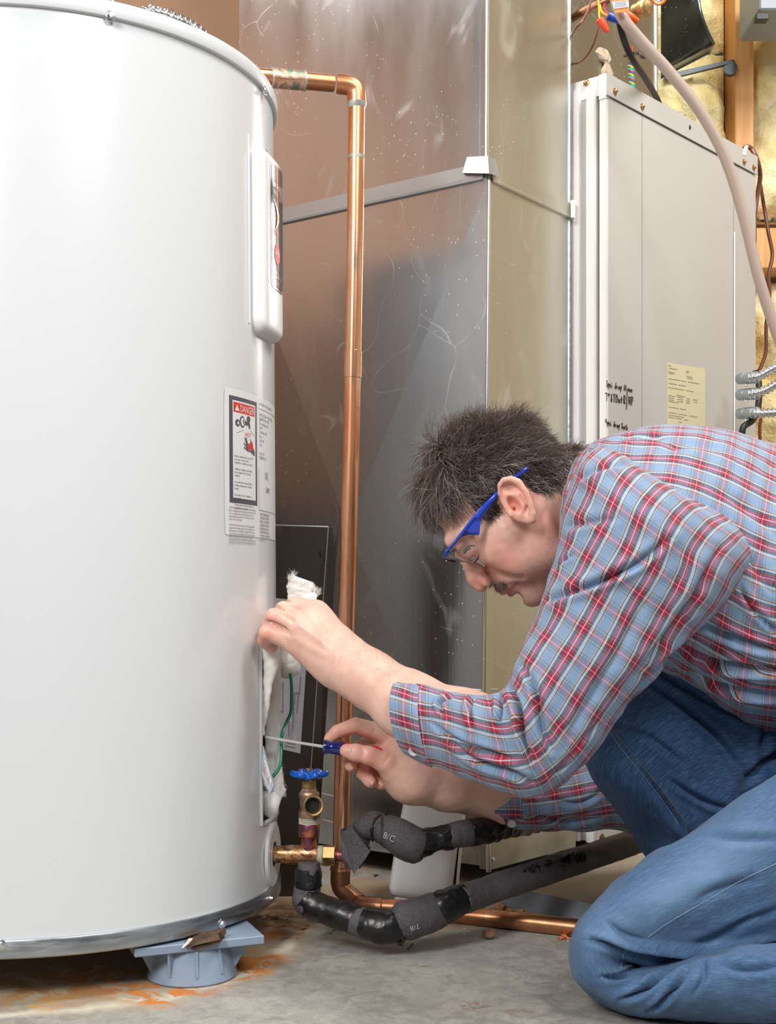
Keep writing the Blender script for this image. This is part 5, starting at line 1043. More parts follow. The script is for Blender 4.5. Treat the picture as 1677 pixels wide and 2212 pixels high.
# ================================================================ PERSON : signed-distance body
class SDF:
    def __init__(s): s.p = []
    def cap(s, a, b, ra, rb, k=.008, op=1, flat=None):
        """tapered capsule; a,b world points; flat=(axis vec, scale<1) squashes along axis"""
        a, b = np.array(a, float), np.array(b, float); A = np.eye(3)
        if flat is not None:
            n = np.array(flat[0], float); n /= np.linalg.norm(n); A = np.eye(3) + (1 / flat[1] - 1) * np.outer(n, n)
        ext = max(ra, rb); s.p.append(('c', a, b, ra, rb, A, k, op, (np.minimum(a, b) - ext, np.maximum(a, b) + ext), 1 if flat is None else flat[1])); return s
    def chain(s, P, R, k=.008, op=1, flat=None):
        for i in range(len(P) - 1): s.cap(P[i], P[i + 1], R[i], R[i + 1], k, op, flat)
        return s
    def ell(s, c, axes, rad, k=.012, op=1):
        c = np.array(c, float); A = np.array(axes, float); A /= np.linalg.norm(A, axis=1)[:, None]; r = np.array(rad, float)
        e = np.sqrt(((A * r[:, None]) ** 2).sum(0)); s.p.append(('e', c, None, 0, 0, (A, r), k, op, (c - e, c + e), 1)); return s
    def ev(s, P, prims=None):
        d = np.full(len(P), 1e3)
        for (ty, a, b, ra, rb, A, k, op, bb, fs_) in (prims if prims is not None else s.p):
            if ty == 'c':
                q = (P - a) @ A.T; e = A @ (b - a); L2 = e @ e; t_ = np.clip((q @ e) / max(L2, 1e-12), 0, 1)
                dd = (np.linalg.norm(q - t_[:, None] * e, axis=1) - (ra + (rb - ra) * t_)) * (fs_ ** .5)
            else:
                q = (P - a) @ A[0].T; k0 = np.linalg.norm(q / A[1], axis=1); k1 = np.linalg.norm(q / A[1] ** 2, axis=1); dd = k0 * (k0 - 1) / np.maximum(k1, 1e-9)
            if op > 0: h = np.maximum(k - np.abs(d - dd), 0) / k; d = np.minimum(d, dd) - h * h * k / 4
            else: h = np.maximum(k - np.abs(d + dd), 0) / k; d = np.maximum(d, -dd) + h * h * k / 4
        return d
    def mesh(s, h=.002, B=16):
        lo = np.min([p[8][0] for p in s.p if p[7] > 0], 0) - h * 4; hi = np.max([p[8][1] for p in s.p if p[7] > 0], 0) + h * 4
        nb = np.ceil((hi - lo) / (h * B)).astype(int); gi = np.stack(np.meshgrid(*[np.arange(n_) for n_ in nb], indexing='ij'), -1).reshape(-1, 3)
        cen = lo + (gi + .5) * h * B; rad = h * B * .87
        val = s.ev(cen); act = gi[np.abs(val) < rad * 1.6 + .012]
        o = np.stack(np.meshgrid(*[np.arange(B + 1)] * 3, indexing='ij'), -1).reshape(-1, 3); S = B + 1
        codes, verts, faces = [], [], []; M_ = 4096
        enc = lambda I: (I[:, 0].astype(np.int64) * M_ + I[:, 1]) * M_ + I[:, 2]
        for g in act:
            base_ = g * B; P = lo + (base_ + o) * h; bl, bh = P[0] - .032, P[-1] + .032
            pr = [p for p in s.p if np.all(p[8][0] < bh) and np.all(p[8][1] > bl)]
            if not pr: continue
            D = s.ev(P, pr).reshape(S, S, S); ins = D < 0
            if ins.all() or not ins.any(): continue
            c8 = np.stack([D[i:B + i, j:B + j, k:B + k] for i in (0, 1) for j in (0, 1) for k in (0, 1)], -1); n_in = (c8 < 0).sum(-1); cell = np.argwhere((n_in > 0) & (n_in < 8))
            if len(cell):
                cv = c8[cell[:, 0], cell[:, 1], cell[:, 2]]; off = np.array([(i, j, k) for i in (0, 1) for j in (0, 1) for k in (0, 1)], float)
                acc = np.zeros((len(cell), 3)); cnt = np.zeros(len(cell))
                for i in range(8):
                    for ax in (1, 2, 4):
                        j = i | ax
                        if j == i: continue
                        a_, b_ = cv[:, i], cv[:, j]; m_ = (a_ < 0) != (b_ < 0); t_ = np.where(m_, a_ / np.where(m_, a_ - b_, 1), 0)
                        acc += np.where(m_[:, None], off[i] + (off[j] - off[i]) * t_[:, None], 0); cnt += m_
                codes.append(enc(cell + base_)); verts.append(lo + (cell + base_ + acc / cnt[:, None]) * h)
            for ax in range(3):
                sl0 = [slice(0, B)] * 3; sl1 = [slice(0, B)] * 3; sl1[ax] = slice(1, B + 1); x0, x1 = ins[tuple(sl0)], ins[tuple(sl1)]
                E_ = np.argwhere(x0 != x1)
                if not len(E_): continue
                fl = x0[E_[:, 0], E_[:, 1], E_[:, 2]]; I = E_ + base_; u, v = [(1, 2), (2, 0), (0, 1)][ax]; du = np.zeros(3, int); dv = np.zeros(3, int); du[u] = 1; dv[v] = 1
                q = np.stack([enc(I - du - dv), enc(I - dv), enc(I), enc(I - du)], 1); q = np.where(fl[:, None], q, q[:, ::-1]); faces.append(q)
        codes = np.concatenate(codes); V = np.vstack(verts); Fq = np.vstack(faces); od = np.argsort(codes); sc_ = codes[od]
        ix = np.searchsorted(sc_, Fq); ix = np.minimum(ix, len(sc_) - 1); ok = (sc_[ix] == Fq).all(1); return V, od[ix[ok]]
def smooth(V, Fq, it=2, lam=.5):
    n = len(V); E_ = np.vstack([Fq[:, [0, 1]], Fq[:, [1, 2]], Fq[:, [2, 3]], Fq[:, [3, 0]]])
    cnt = np.bincount(E_[:, 0], minlength=n) + np.bincount(E_[:, 1], minlength=n)
    for _ in range(it):
        A = np.stack([np.bincount(E_[:, 0], V[E_[:, 1], a], n) + np.bincount(E_[:, 1], V[E_[:, 0], a], n) for a in range(3)], 1); V = V + lam * (A / np.maximum(cnt, 1)[:, None] - V)
    return V
def vnormals(V, Fq):
    n = np.cross(V[Fq[:, 2]] - V[Fq[:, 0]], V[Fq[:, 3]] - V[Fq[:, 1]]); N = np.stack([sum(np.bincount(Fq[:, i], n[:, a], len(V)) for i in range(4)) for a in range(3)], 1)
    return N / (np.linalg.norm(N, axis=1)[:, None] + 1e-12)
ZH = 1.415; pk = 1 / F      # head mid plane
def w3(px, py, Z=ZH): return np.array(W(px, py, Z))
def hm(r, Z=ZH): return r * pk * Z
S = SDF(); IU = lambda ang: np.array([math.cos(ang), 0, -math.sin(ang)])    # image-plane direction, angle clockwise on screen
def ellp(px, py, Z, a, b, dep, ang=0.0, k=.012, op=1):
    x = IU(ang); z = IU(ang + math.pi / 2); S.ell(w3(px, py, Z), [x, z, [0, 1, 0]], [hm(a, Z), hm(b, Z), dep], k, op)
LZ = lambda l: ZH + l       # lateral metres (near side negative)
# skull
ellp(1076, 1040, ZH, 146, 120, .074, .14, .015)
ellp(1000, 1070, ZH, 66, 62, .056, -.6, .022)                     # forehead
ellp(1078, 1148, ZH, 120, 66, .056, math.radians(48), .020)       # face mass
ellp(966, 1110, ZH, 21, 46, .042, math.radians(-45), .018)
S.cap(w3(980, 1166, LZ(-.028)), w3(980, 1166, LZ(.028)), hm(14), hm(14), .014)     # brow
S.cap(w3(1006, 1148, LZ(-.050)), w3(981, 1165, LZ(-.028)), hm(12), hm(13), .014); S.cap(w3(1006, 1148, LZ(.050)), w3(981, 1165, LZ(.028)), hm(12), hm(13), .014)
for sg in (-1, 1):
    S.cap(w3(1052, 1192, LZ(sg * .038)), w3(1096, 1150, LZ(sg * .052)), hm(24), hm(24), .018)   # cheekbone
    S.cap(w3(1160, 1270, LZ(sg * .012)), w3(1183, 1190, LZ(sg * .044)), hm(26), hm(30), .022)   # jaw
    S.cap(w3(1183, 1190, LZ(sg * .044)), w3(1150, 1110, LZ(sg * .051)), hm(30), hm(27), .022)
    ellp(1112, 1212, LZ(sg * .034), 48, 34, .020, math.radians(48), .020)                       # cheek
    S.ell(w3(1013, 1186, LZ(sg * .031)), np.eye(3), [.0122] * 3, .003)                          # lidded eye
    S.chain([w3(998, 1176, LZ(sg * .046)), w3(997, 1190, LZ(sg * .034)), w3(1004, 1204, LZ(sg * .026))], [hm(1.2), hm(1.5), hm(1.2)], .003, -1)   # upper lid fold
    S.chain([w3(1022, 1212, LZ(sg * .026)), w3(1032, 1200, LZ(sg * .040)), w3(1034, 1186, LZ(sg * .048))], [hm(2), hm(2.4), hm(1.5)], .008, -1)   # bag under the eye
S.cap(w3(1147, 1279, LZ(-.010)), w3(1147, 1279, LZ(.010)), hm(29), hm(29), .014)                # chin
ellp(1088, 1245, ZH, 33, 27, .029, math.radians(45), .014)                                      # muzzle
# nose
S.chain([w3(990, 1198), w3(1017, 1228), w3(1025, 1250), w3(1039, 1264)], [hm(9), hm(9), hm(12), hm(16)], .008)
S.cap(w3(1030, 1236, LZ(-.006)), w3(1030, 1236, LZ(.006)), hm(14), hm(14), .012)
for sg in (-1, 1):
    ellp(1050, 1256, LZ(sg * .0120), 17, 12, .0078, math.radians(50), .004)
    ellp(1054, 1270, LZ(sg * .0115), 12, 4.5, .0042, math.radians(-35), .0025, -1)
    S.chain([w3(1052, 1240, LZ(sg * .0225)), w3(1063, 1250, LZ(sg * .0215)), w3(1066, 1260, LZ(sg * .018))], [hm(1.5), hm(2), hm(1.5)], .004, -1)   # wing crease
# lips
for sg in (-1, 1):
    S.chain([w3(1086, 1276), w3(1095, 1271, LZ(sg * .013)), w3(1116, 1257, LZ(sg * .0265))], [hm(8.5), hm(8), hm(5)], .003)
    S.chain([w3(1106, 1281), w3(1113, 1274, LZ(sg * .012)), w3(1123, 1260, LZ(sg * .0255))], [hm(9.5), hm(9), hm(5)], .003)
    S.chain([w3(1095, 1285), w3(1102, 1277, LZ(sg * .016)), w3(1124, 1257, LZ(sg * .0325))], [hm(1.6), hm(1.8), hm(1.6)], .002, -1)
    S.chain([w3(1068, 1236, LZ(sg * .029)), w3(1096, 1244, LZ(sg * .038)), w3(1126, 1244, LZ(sg * .043))], [hm(2.4), hm(3), hm(1.5)], .010, -1)    # nasolabial fold
S.cap(w3(1122, 1293, LZ(-.014)), w3(1122, 1293, LZ(.014)), hm(6), hm(6), .010, -1)
# neck and throat
S.chain([w3(1168, 1070), w3(1250, 1075, 1.42), w3(1340, 1100, 1.43)], [hm(84), hm(88), hm(70)], .03)
S.chain([w3(1180, 1196), w3(1230, 1180, 1.42)], [hm(50), hm(74)], .03)
# ears
for sg in (-1, 1):
    EZ = LZ(.071 * sg); out = .013 * sg
    ellp(1114, 1090, EZ + out * .2, 36, 20, .007, math.radians(60), .004); ellp(1114, 1084, EZ + out * .72, 50, 29, .0045, math.radians(60), .004)
    hel = [(1088, 1086), (1080, 1066), (1079, 1048), (1088, 1037), (1104, 1034), (1121, 1042), (1136, 1062), (1146, 1088), (1151, 1110), (1150, 1122)]
    hz = [.5, .9, 1.1, 1.25, 1.35, 1.45, 1.45, 1.35, 1.2, 1.0]
    S.chain([w3(x, y, EZ + out * z_) for (x, y), z_ in zip(hel, hz)], [hm(4), hm(4.5), hm(5), hm(5.5), hm(6), hm(6.5), hm(6.5), hm(6.5), hm(7.5), hm(9)], .0015)
    for q0, q1 in zip(hel[4:-1], hel[5:]): S.cap(w3(q0[0] - 4, q0[1] + 3, EZ + out * .5), w3(q1[0] - 4, q1[1] + 3, EZ + out * .5), hm(8), hm(8), .002)
    S.chain([w3(1106, 1056, EZ + out * .9), w3(1120, 1070, EZ + out * 1.05), w3(1131, 1094, EZ + out * 1.05), w3(1126, 1112, EZ + out * .9), w3(1116, 1118, EZ + out * .8)], [hm(2.5), hm(4.5), hm(5), hm(4.5), hm(4)], .002)
    ellp(1143, 1121, EZ + out * .8, 13, 10, .0042, math.radians(70), .003)     # lobe
    S.cap(w3(1096, 1100, EZ + out * .5), w3(1104, 1112, EZ + out * .85), hm(5), hm(5.5), .003)   # tragus
    ellp(1110, 1088, EZ + out * 1.05, 20, 10, .0105, math.radians(50), .002, -1)   # concha
    ellp(1101, 1058, EZ + out * 1.25, 16, 8.5, .0062, math.radians(-10), .002, -1)
    S.cap(w3(1112, 1098, EZ + out * .8), w3(1110, 1102, EZ - out * .6), hm(4), hm(3), .002, -1)
# torso and upper arms under the shirt
S.chain([w3(1340, 1120, 1.43), w3(1500, 1150, 1.43), w3(1750, 1300, 1.42)], [.045, .06, .06], .02)
S.chain([w3(1450, 1160, 1.40), w3(1420, 1160, 1.30), w3(1290, 1400, 1.245), w3(1170, 1610, 1.22)], [.04, .035, .035, .034], .02)
S.chain([w3(1450, 1160, 1.46), w3(1430, 1180, 1.55), w3(1430, 1400, 1.57), w3(1400, 1715, 1.53)], [.04, .035, .03, .026], .02)
def seg(px, py, Z): return w3(px, py, Z)
# ---------- near forearm + upper hand
fa = [seg(1170, 1610, 1.22), seg(1000, 1575, 1.27), seg(880, 1522, 1.305), seg(800, 1468, 1.335), seg(752, 1437, 1.352), seg(722, 1415, 1.362)]
S.chain(fa, [.036, .037, .0325, .0272, .0250, .0255], .02, 1)
# palm block: wrist -> knuckles
PZ = 1.372
def near(px, py, dz=0.0): return w3(px, py, PZ + dz)
kn = {'i': near(684, 1320, .012), 'm': near(662, 1330, -.004), 'r': near(645, 1352, -.010), 'p': near(628, 1384, -.006)}
wr = [near(742, 1408, -.012), near(736, 1416, -.018), near(730, 1430, -.018), near(722, 1444, -.012)]
for (f_, w_, r0_, r1_) in (('i', wr[0], .0155, .0125), ('m', wr[1], .0160, .0125), ('r', wr[2], .0160, .0125), ('p', wr[3], .0150, .0118)):
    S.cap(w_, kn[f_], r0_, r1_, .018)
S.cap(near(712, 1425, .004), near(650, 1372, .012), .016, .014, .02); S.cap(near(720, 1400, .008), near(690, 1350, .02), .017, .014, .02)
# fingers of the upper hand: MCP, PIP, DIP, tip
def finger(P, R, k=.0012): S.chain(P, R, k)
finger([kn['i'], near(636, 1305, .014), near(622, 1318, .040), near(624, 1338, .055)], [.0118, .0088, .0084, .0078], .0012)
finger([kn['m'], near(612, 1316, .003), near(600, 1332, .028), near(606, 1352, .042)], [.0118, .0088, .0086, .0080], .0012)
finger([kn['r'], near(592, 1332, -.010), near(584, 1352, .014), near(596, 1372, .030)], [.0116, .0094, .0088, .0080], .0012)
finger([kn['p'], near(577, 1366, -.011), near(572, 1384, .008), near(586, 1398, .022)], [.0108, .0090, .0080, .0072], .0012)
S.chain([near(712, 1400, .022), near(672, 1368, .045), near(640, 1350, .062), near(622, 1340, .064)], [.016, .0125, .0105, .0088], .012)
# ---------- far forearm + screwdriver hand
fb = [seg(1400, 1720, 1.53), seg(1220, 1735, 1.51), seg(1068, 1730, 1.475), seg(960, 1702, 1.45), seg(905, 1682, 1.438), seg(880, 1668, 1.432)]
S.chain(fb, [.022, .022, .0262, .0225, .0225, .0240], .02)
HZ = 1.425
def fr(px, py, dz=0.0): return w3(px, py, HZ + dz)
S.cap(fr(892, 1672, .004), fr(838, 1603, .022), .019, .0145, .02)          # index metacarpal
S.cap(fr(892, 1680, .008), fr(838, 1628, .032), .018, .014, .02)
S.cap(fr(888, 1684, .008), fr(842, 1650, .034), .018, .013, .02); S.cap(fr(884, 1688, .004), fr(850, 1668, .028), .017, .012, .02)
ellp(868, 1655, HZ + .004, 34, 26, .020, math.radians(45), .02)
finger([fr(838, 1597, .020), fr(820, 1583, .014), fr(768, 1567, .002), fr(728, 1581, -.004), fr(711, 1597, -.004)], [.0130, .0112, .0092, .0078, .0066])
S.chain([fr(885, 1678, .000), fr(850, 1660, -.012)], [.019, .0145], .015); finger([fr(850, 1660, -.012), fr(834, 1648, -.018), fr(797, 1632, -.024), fr(768, 1626, -.024), fr(749, 1622, -.022)], [.0145, .0122, .0098, .0094, .0078], .004)
finger([fr(838, 1628, .034), fr(790, 1610, .032), fr(762, 1630, .022), fr(758, 1654, .008)], [.0118, .0102, .0090, .0074])
finger([fr(842, 1648, .034), fr(800, 1640, .030), fr(784, 1668, .016), fr(800, 1688, -.002)], [.0112, .0098, .0088, .0076])
finger([fr(850, 1666, .030), fr(822, 1658, .026), fr(806, 1680, .022), fr(822, 1694, .008)], [.0100, .0086, .0076, .0066])
V, Fq = S.mesh(.0017)
V = smooth(V, Fq, 2, .5); Nn = vnormals(V, Fq)
if ((V - V.mean(0)) * Nn).sum() < 0: Fq = Fq[:, ::-1].copy(); Nn = -Nn; print('FLIP')
print('BODY', len(V), 'faces', len(Fq))
# small surface life: knuckle and fold relief
pp = PX(V); dn = (V[:, 1] < PZ + .02)
V = V + Nn * (fnoise(V, 28, 3) * .00035)[:, None]
def gsum(pts, r, Zlim=None):
    out = np.zeros(len(V))
    for q_ in pts:
        x, y = q_[0], q_[1]; rr_x = q_[2] if len(q_) > 2 else r; out = np.maximum(out, np.exp(-(((pp[:, 0] - x) ** 2 + (pp[:, 1] - y) ** 2) / rr_x ** 2)))
    return out
# tendons on the back of the upper hand and wrist creases
for (a_, c_), am in ((((700, 1380), (668, 1335)), .0011), (((706, 1396), (650, 1352)), .0010), (((700, 1415), (634, 1380)), .0008)):
    a_, c_ = np.array(a_, float), np.array(c_, float); e = c_ - a_; t_ = np.clip(((pp - a_) @ e) / (e @ e), 0, 1); d = np.linalg.norm(pp - a_ - t_[:, None] * e, axis=1)
    V += Nn * (am * np.exp(-(d / 7) ** 2) * (Nn[:, 1] < -.2) * (V[:, 1] < PZ + .01))[:, None]
def groove(pts, w_, A_, zmax=9, zmin=0):
    global V
    P = catmull(np.array(pts, float), 12) if len(pts) > 2 else np.array(pts, float); best = np.full(len(V), 1e9); tb = np.zeros(len(V)); k = len(P) - 1
    for i in range(k):
        a_, e = P[i], P[i + 1] - P[i]; t_ = np.clip(((pp - a_) @ e) / (e @ e), 0, 1); d = np.linalg.norm(pp - a_ - t_[:, None] * e, axis=1); u_ = d < best; best = np.where(u_, d, best); tb = np.where(u_, (i + t_) / k, tb)
    D = -A_ * np.sin(np.clip(tb, .05, .95) * math.pi) ** .5 * np.exp(-(best / w_) ** 2) * np.clip(-Nn[:, 1] * 2, 0, 1) * (V[:, 1] < zmax) * (V[:, 1] > zmin); V = V + Nn * D[:, None]
for g_ in ([(566, 1342), (590, 1346), (617, 1361), (626, 1372)], [(588, 1308), (606, 1318), (633, 1341)], [(604, 1298), (622, 1302), (645, 1314)]): groove(g_, 3.6, .0058, PZ + .05)
for g_ in ([(738, 1400), (730, 1425), (722, 1450)], [(612, 1376), (618, 1384), (622, 1394)]): groove(g_, 3, .0006, PZ + .05)
for g_ in ([(780, 1616), (784, 1626), (782, 1636)], [(785, 1617), (788, 1626), (787, 1634)], [(812, 1570), (808, 1580), (806, 1590)], [(826, 1655), (836, 1640), (846, 1625)]): groove(g_, 2.2, .0011, HZ + .03)
groove([(985, 1110), (1000, 1128), (1010, 1140)], 2.5, .0005); groove([(1185, 1090), (1170, 1130), (1175, 1180)], 8, .001)
body_me = mkmesh('body', V, Fq)
red = gsum([(1036, 1262, 26), (1112, 1080, 46), (1095, 1215, 42), (1200, 1150, 60), (1104, 1282, 12), (800, 1640, 40), (740, 1600, 40), (770, 1665, 40), (575, 1375, 22), (583, 1335, 14), (1180, 1240, 50), (815, 1690, 22)], 20) * .75
stub = gsum([(1140, 1275, 52), (1185, 1215, 46), (1165, 1240, 50), (1082, 1258, 24), (1190, 1165, 30), (1120, 1250, 30)], 30)
lips = gsum([(1085, 1281, 9), (1104, 1283, 10), (1112, 1274, 9), (1118, 1262, 7), (1096, 1276, 7)], 9)
HP = np.array([(943, 1080), (955, 1062), (985, 1068), (1009, 1080), (1025, 1100), (1036, 1120), (1062, 1124), (1078, 1105), (1074, 1062), (1100, 1036), (1132, 1044), (1149, 1062), (1185, 1066), (1211, 1046), (1248, 1005), (1400, 900), (1200, 800), (800, 800), (800, 1080)], float)
def inpoly(P, poly):
    x, y = P[:, 0], P[:, 1]; c = np.zeros(len(P), bool); j = len(poly) - 1
    for i in range(len(poly)):
        xi, yi = poly[i]; xj, yj = poly[j]; c ^= ((yi > y) != (yj > y)) & (x < (xj - xi) * (y - yi) / (yj - yi + 1e-12) + xi); j = i
    return c
# head verts projected orthographically onto the mid plane so both sides share one hairline
Zm_ = ZH - np.abs(V[:, 1] - ZH); hx = CX + V[:, 0] / Zm_ * F; hy = HY - (V[:, 2] - HC) / Zm_ * F; hp = np.stack([hx, hy], 1)
isear = (np.abs(V[:, 1] - ZH) > .0745) & (hx > 1074) & (hx < 1160) & (hy > 1025) & (hy < 1140)
scalp = inpoly(hp, HP) & (hx < 1250) & ~isear
ca = body_me.color_attributes.new('paint', 'FLOAT_COLOR', 'POINT'); ca.data.foreach_set('color', np.stack([red, stub, scalp.astype(float), lips], 1).ravel())
mat_skin = M('skin', (.78, .50, .40), .42, 0, Subsurface_Weight=.12, Subsurface_Scale=.006)
mat_skin.node_tree.nodes['Principled BSDF'].inputs['Subsurface Radius'].default_value = (1, .35, .2)
t = NT(mat_skin); at = t.n('ShaderNodeVertexColor', layer_name='paint'); sp = t.n('ShaderNodeSeparateColor', {0: at.outputs[0]}); co = t.coord()
c = t.ramp(t.noise(co, 45, 5, .6), [(.35, (.74, .43, .34)), (.65, (.82, .53, .43))])
c = t.mix(sp.outputs[0], c, (.80, .34, .26)); c = t.mix(t.math('MULTIPLY', t.ramp(t.noise(co, 260, 2), [(.60, 0.0), (.72, 1.0)]), .25), c, (.66, .30, .22))
st = t.math('MULTIPLY', sp.outputs[1], t.ramp(t.noise(co, 900, 2, .8), [(.40, .25), (.62, .85)])); c = t.mix(t.math('MULTIPLY', st, .9), c, (.20, .14, .135))
c = t.mix(at.outputs[1], c, (.52, .22, .22)); c = t.mix(sp.outputs[2], c, (.035, .025, .022))
t.set('Base Color', c); t.set('Normal', t.bump(t.n('ShaderNodeTexVoronoi', {'Vector': co, 'Scale': 900.0}).outputs[0], .12, .0006))
person = thing('person', 'kneeling man in plaid shirt and blue jeans, pinching white wool and holding a screwdriver', 'person')
body = add('body', body_me, mat_skin, person)
# eyes
mat_eye = M('eye_white', (.7, .62, .58), .2); mat_iris = M('iris', (.05, .07, .09), .1)
# lid line / lashes
mat_hair = M('hair', (.05, .035, .03), .42); t = NT(mat_hair)
hi = t.n('ShaderNodeVertexColor', layer_name='tone'); t.set('Base Color', hi.outputs[0])
# ---------- strands
def strands(name, root, dirs, length, width, tone, parent, seg=6, curl=None, grav=None, seedv=0):
    """triangular-section hair strands"""
    n = len(root); r = np.random.default_rng(seedv); P = root.copy(); d = dirs / np.linalg.norm(dirs, axis=1)[:, None]; pts = [P.copy()]; ds = [d.copy()]
    cv = r.normal(size=(n, 3)) * (.25 if curl is None else curl)
    wv = np.stack([fnoise(root, 30, 91 + a_) for a_ in range(3)], 1) * (1.0 if curl is not None else 0)
    for i in range(seg):
        d = d + wv * math.sin(i * 1.5 + 1) * .38 + cv / seg * 2 + (0 if grav is None else grav / seg); d /= np.linalg.norm(d, axis=1)[:, None]; P = P + d * (length / seg)[:, None]; pts.append(P.copy()); ds.append(d.copy())
    pts = np.stack(pts, 1); ds = np.stack(ds, 1); u = np.cross(ds, r.normal(size=(n, 1, 3))); u /= np.linalg.norm(u, axis=2)[..., None] + 1e-9; v = np.cross(ds, u)
    tp_ = np.linspace(1, .18, seg + 1)[None, :, None] * width[:, None, None]
    ring = np.stack([pts + tp_ * (math.cos(a_) * u + math.sin(a_) * v) for a_ in (0, 2.094, 4.189)], 2)   # n,seg+1,3,3
    Vv = ring.reshape(-1, 3); k = np.arange(n)[:, None, None] * (seg + 1) * 3 + np.arange(seg)[None, :, None] * 3; j = np.arange(3)[None, None, :]; j2 = (j + 1) % 3
    Fc = np.stack([k + j, k + j2, k + 3 + j2, k + 3 + j], -1).reshape(-1, 4); me = mkmesh(name, Vv, Fc)
    cc = np.repeat(tone, (seg + 1) * 3, 0); ca = me.color_attributes.new('tone', 'FLOAT_COLOR', 'POINT'); ca.data.foreach_set('color', np.column_stack([cc, np.ones(len(cc))]).ravel())
    return add(name, me, mat_hair, parent)
idx = np.where(scalp & (V[:, 1] < ZH + .082))[0]; NS = 30000; pick = rng.choice(idx, NS); root = V[pick] + rng.normal(size=(NS, 3)) * .0009; nn = Nn[pick]; hxp, hyp = hx[pick], hy[pick]
flow = np.tile(np.array([.95, 0, .10]), (NS, 1))                       # sides: combed backwards
front = np.clip((1000 - hxp - np.abs(hyp - 1060) * .2) / 45, 0, 1)[:, None]; topw = np.clip((1015 - hyp - (hxp - 950) * .10) / 70, 0, 1)[:, None] * np.clip((1180 - hxp) / 60, 0, 1)[:, None]
flow = flow * (1 - front) + front * np.array([-.12, 0, -1.0]); flow = flow * (1 - topw * (1 - front) * .7) + topw * (1 - front) * .7 * np.array([.15, 0, .35])
back = np.clip((hxp - 1120) / 70, 0, 1)[:, None]; flow = flow * (1 - back) + back * np.array([.80, 0, -.55])
sb = ((hyp > 1085) & (hxp > 1010) & (hxp < 1085))[:, None]; flow = np.where(sb, np.array([.55, 0, -.75]), flow)
clump = np.stack([fnoise(root, 20, 50 + a) for a in range(3)], 1) * .60 + np.stack([fnoise(root, 60, 60 + a) for a in range(3)], 1) * .42
tang = flow - nn * (flow * nn).sum(1)[:, None]; tang /= np.linalg.norm(tang, axis=1)[:, None] + .2
lift = np.where(hyp > 1035, .22, .34)[:, None] + .38 * topw + .10 * front; lift = lift * (1 - .7 * back) * .85
dirs = nn * lift + tang + (clump - nn * (clump * nn).sum(1)[:, None] * .7) * .75 + rng.normal(size=(NS, 3)) * .07
Ls = .025 + .009 * rng.random(NS) + .004 * topw[:, 0] + .011 * front[:, 0]; Ls = np.where(hyp > 1035, Ls * .72, Ls); Ls = Ls * (1 - .45 * back[:, 0]); Ls = np.where(sb[:, 0], .0095, Ls); em = (hxp > 1040) & (hxp < 1112) & (hyp > 1012) & (hyp < 1092); Ls = np.where(em, .0075, Ls); dirs = np.where(em[:, None], dirs - nn * (dirs * nn).sum(1)[:, None] * .85, dirs); em2 = (hxp > 1112) & (hxp < 1150) & (hyp > 1005); Ls = np.where(em2, .011, Ls)
g0 = np.clip((hyp - 960) / 110, 0, 1); grey = .14 + .34 * g0 - .2 * (rng.random(NS) < .3); g = (rng.random(NS) < grey) & (fnoise(root, 45, 77) > -.5); br = rng.random(NS)[:, None]
tone = np.where(g[:, None], np.array([.40, .355, .33]) * (.45 + .8 * br), np.array([.095, .062, .051]) * (.4 + 1.3 * br))
fr2 = (front > .35) & (nn[:, 0:1] < -.1); Ls = np.where(fr2[:, 0], .036 + .014 * rng.random(NS), Ls)
gv = -nn * (.42 + .25 * topw) + np.where(fr2, np.array([.75, 0, -.9]), 0) + np.array([.35, 0, -.05]) * topw
hair = strands('hair', root, dirs, Ls, .00030 + .00013 * rng.random(NS), tone, body, 8, .32 * np.ones((NS, 1)) * np.ones(3), gv, 3)
hair['kind'] = 'stuff'
# brows, moustache, forearm hair
def patch(name, regions, n, L, wd_, flowv, tones, out, sd, cond=None):
    r = np.random.default_rng(sd); R_ = []; N_ = []
    for (px, py, lz0, lz1, sp) in regions:
        m_ = (np.abs(hx - px) < sp) & (np.abs(hy - py) < sp) & (V[:, 1] - ZH > lz0) & (V[:, 1] - ZH < lz1) & (Nn[:, 1] < .9)
        ii = np.where(m_)[0]
        if len(ii): q_ = r.choice(ii, n // len(regions)); R_.append(V[q_]); N_.append(Nn[q_])
    if not R_: return tag(add(name, mkmesh(name, root[:3], [(0, 1, 2)]), mat_hair, body), None)
    R_, N_ = np.vstack(R_), np.vstack(N_); k = len(R_); fl = np.array(flowv) - N_ * (N_ @ np.array(flowv))[:, None]
    tn = np.array(tones)[r.integers(0, len(tones), k)] * (.6 + .7 * r.random((k, 1)))
    return strands(name, R_ + r.normal(size=(k, 3)) * .0006, N_ * out + fl + r.normal(size=(k, 3)) * .2, L * (.6 + .6 * r.random(k)), np.full(k, wd_), tn, body, 4, None, None, sd)
o = patch('moustache', [(1069, 1268, -.018, .018, 7), (1077, 1267, -.022, .022, 8), (1086, 1261, -.026, -.006, 7)], 800, .0062, .00018, (.05, 0, -1), [(.13, .08, .055), (.22, .15, .11), (.45, .38, .31)], .30, 21); o['kind'] = 'stuff'
o = patch('eyebrow', [(982, 1160, -.03, -.012, 8), (990, 1152, -.045, -.02, 7), (982, 1160, .012, .03, 8)], 420, .008, .00018, (.3, 0, .6), [(.05, .035, .03)], .4, 22); o['kind'] = 'stuff'
fm = np.where((pp[:, 0] > 745) & (pp[:, 0] < 875) & (pp[:, 1] < 1480) & (V[:, 1] < 1.40) & (V[:, 1] > 1.28) & (Nn[:, 2] > .5))[0]
q_ = rng.choice(fm, 420); tt_ = np.array([-.6, 0, .5]); fl = tt_ - Nn[q_] * (Nn[q_] @ tt_)[:, None]
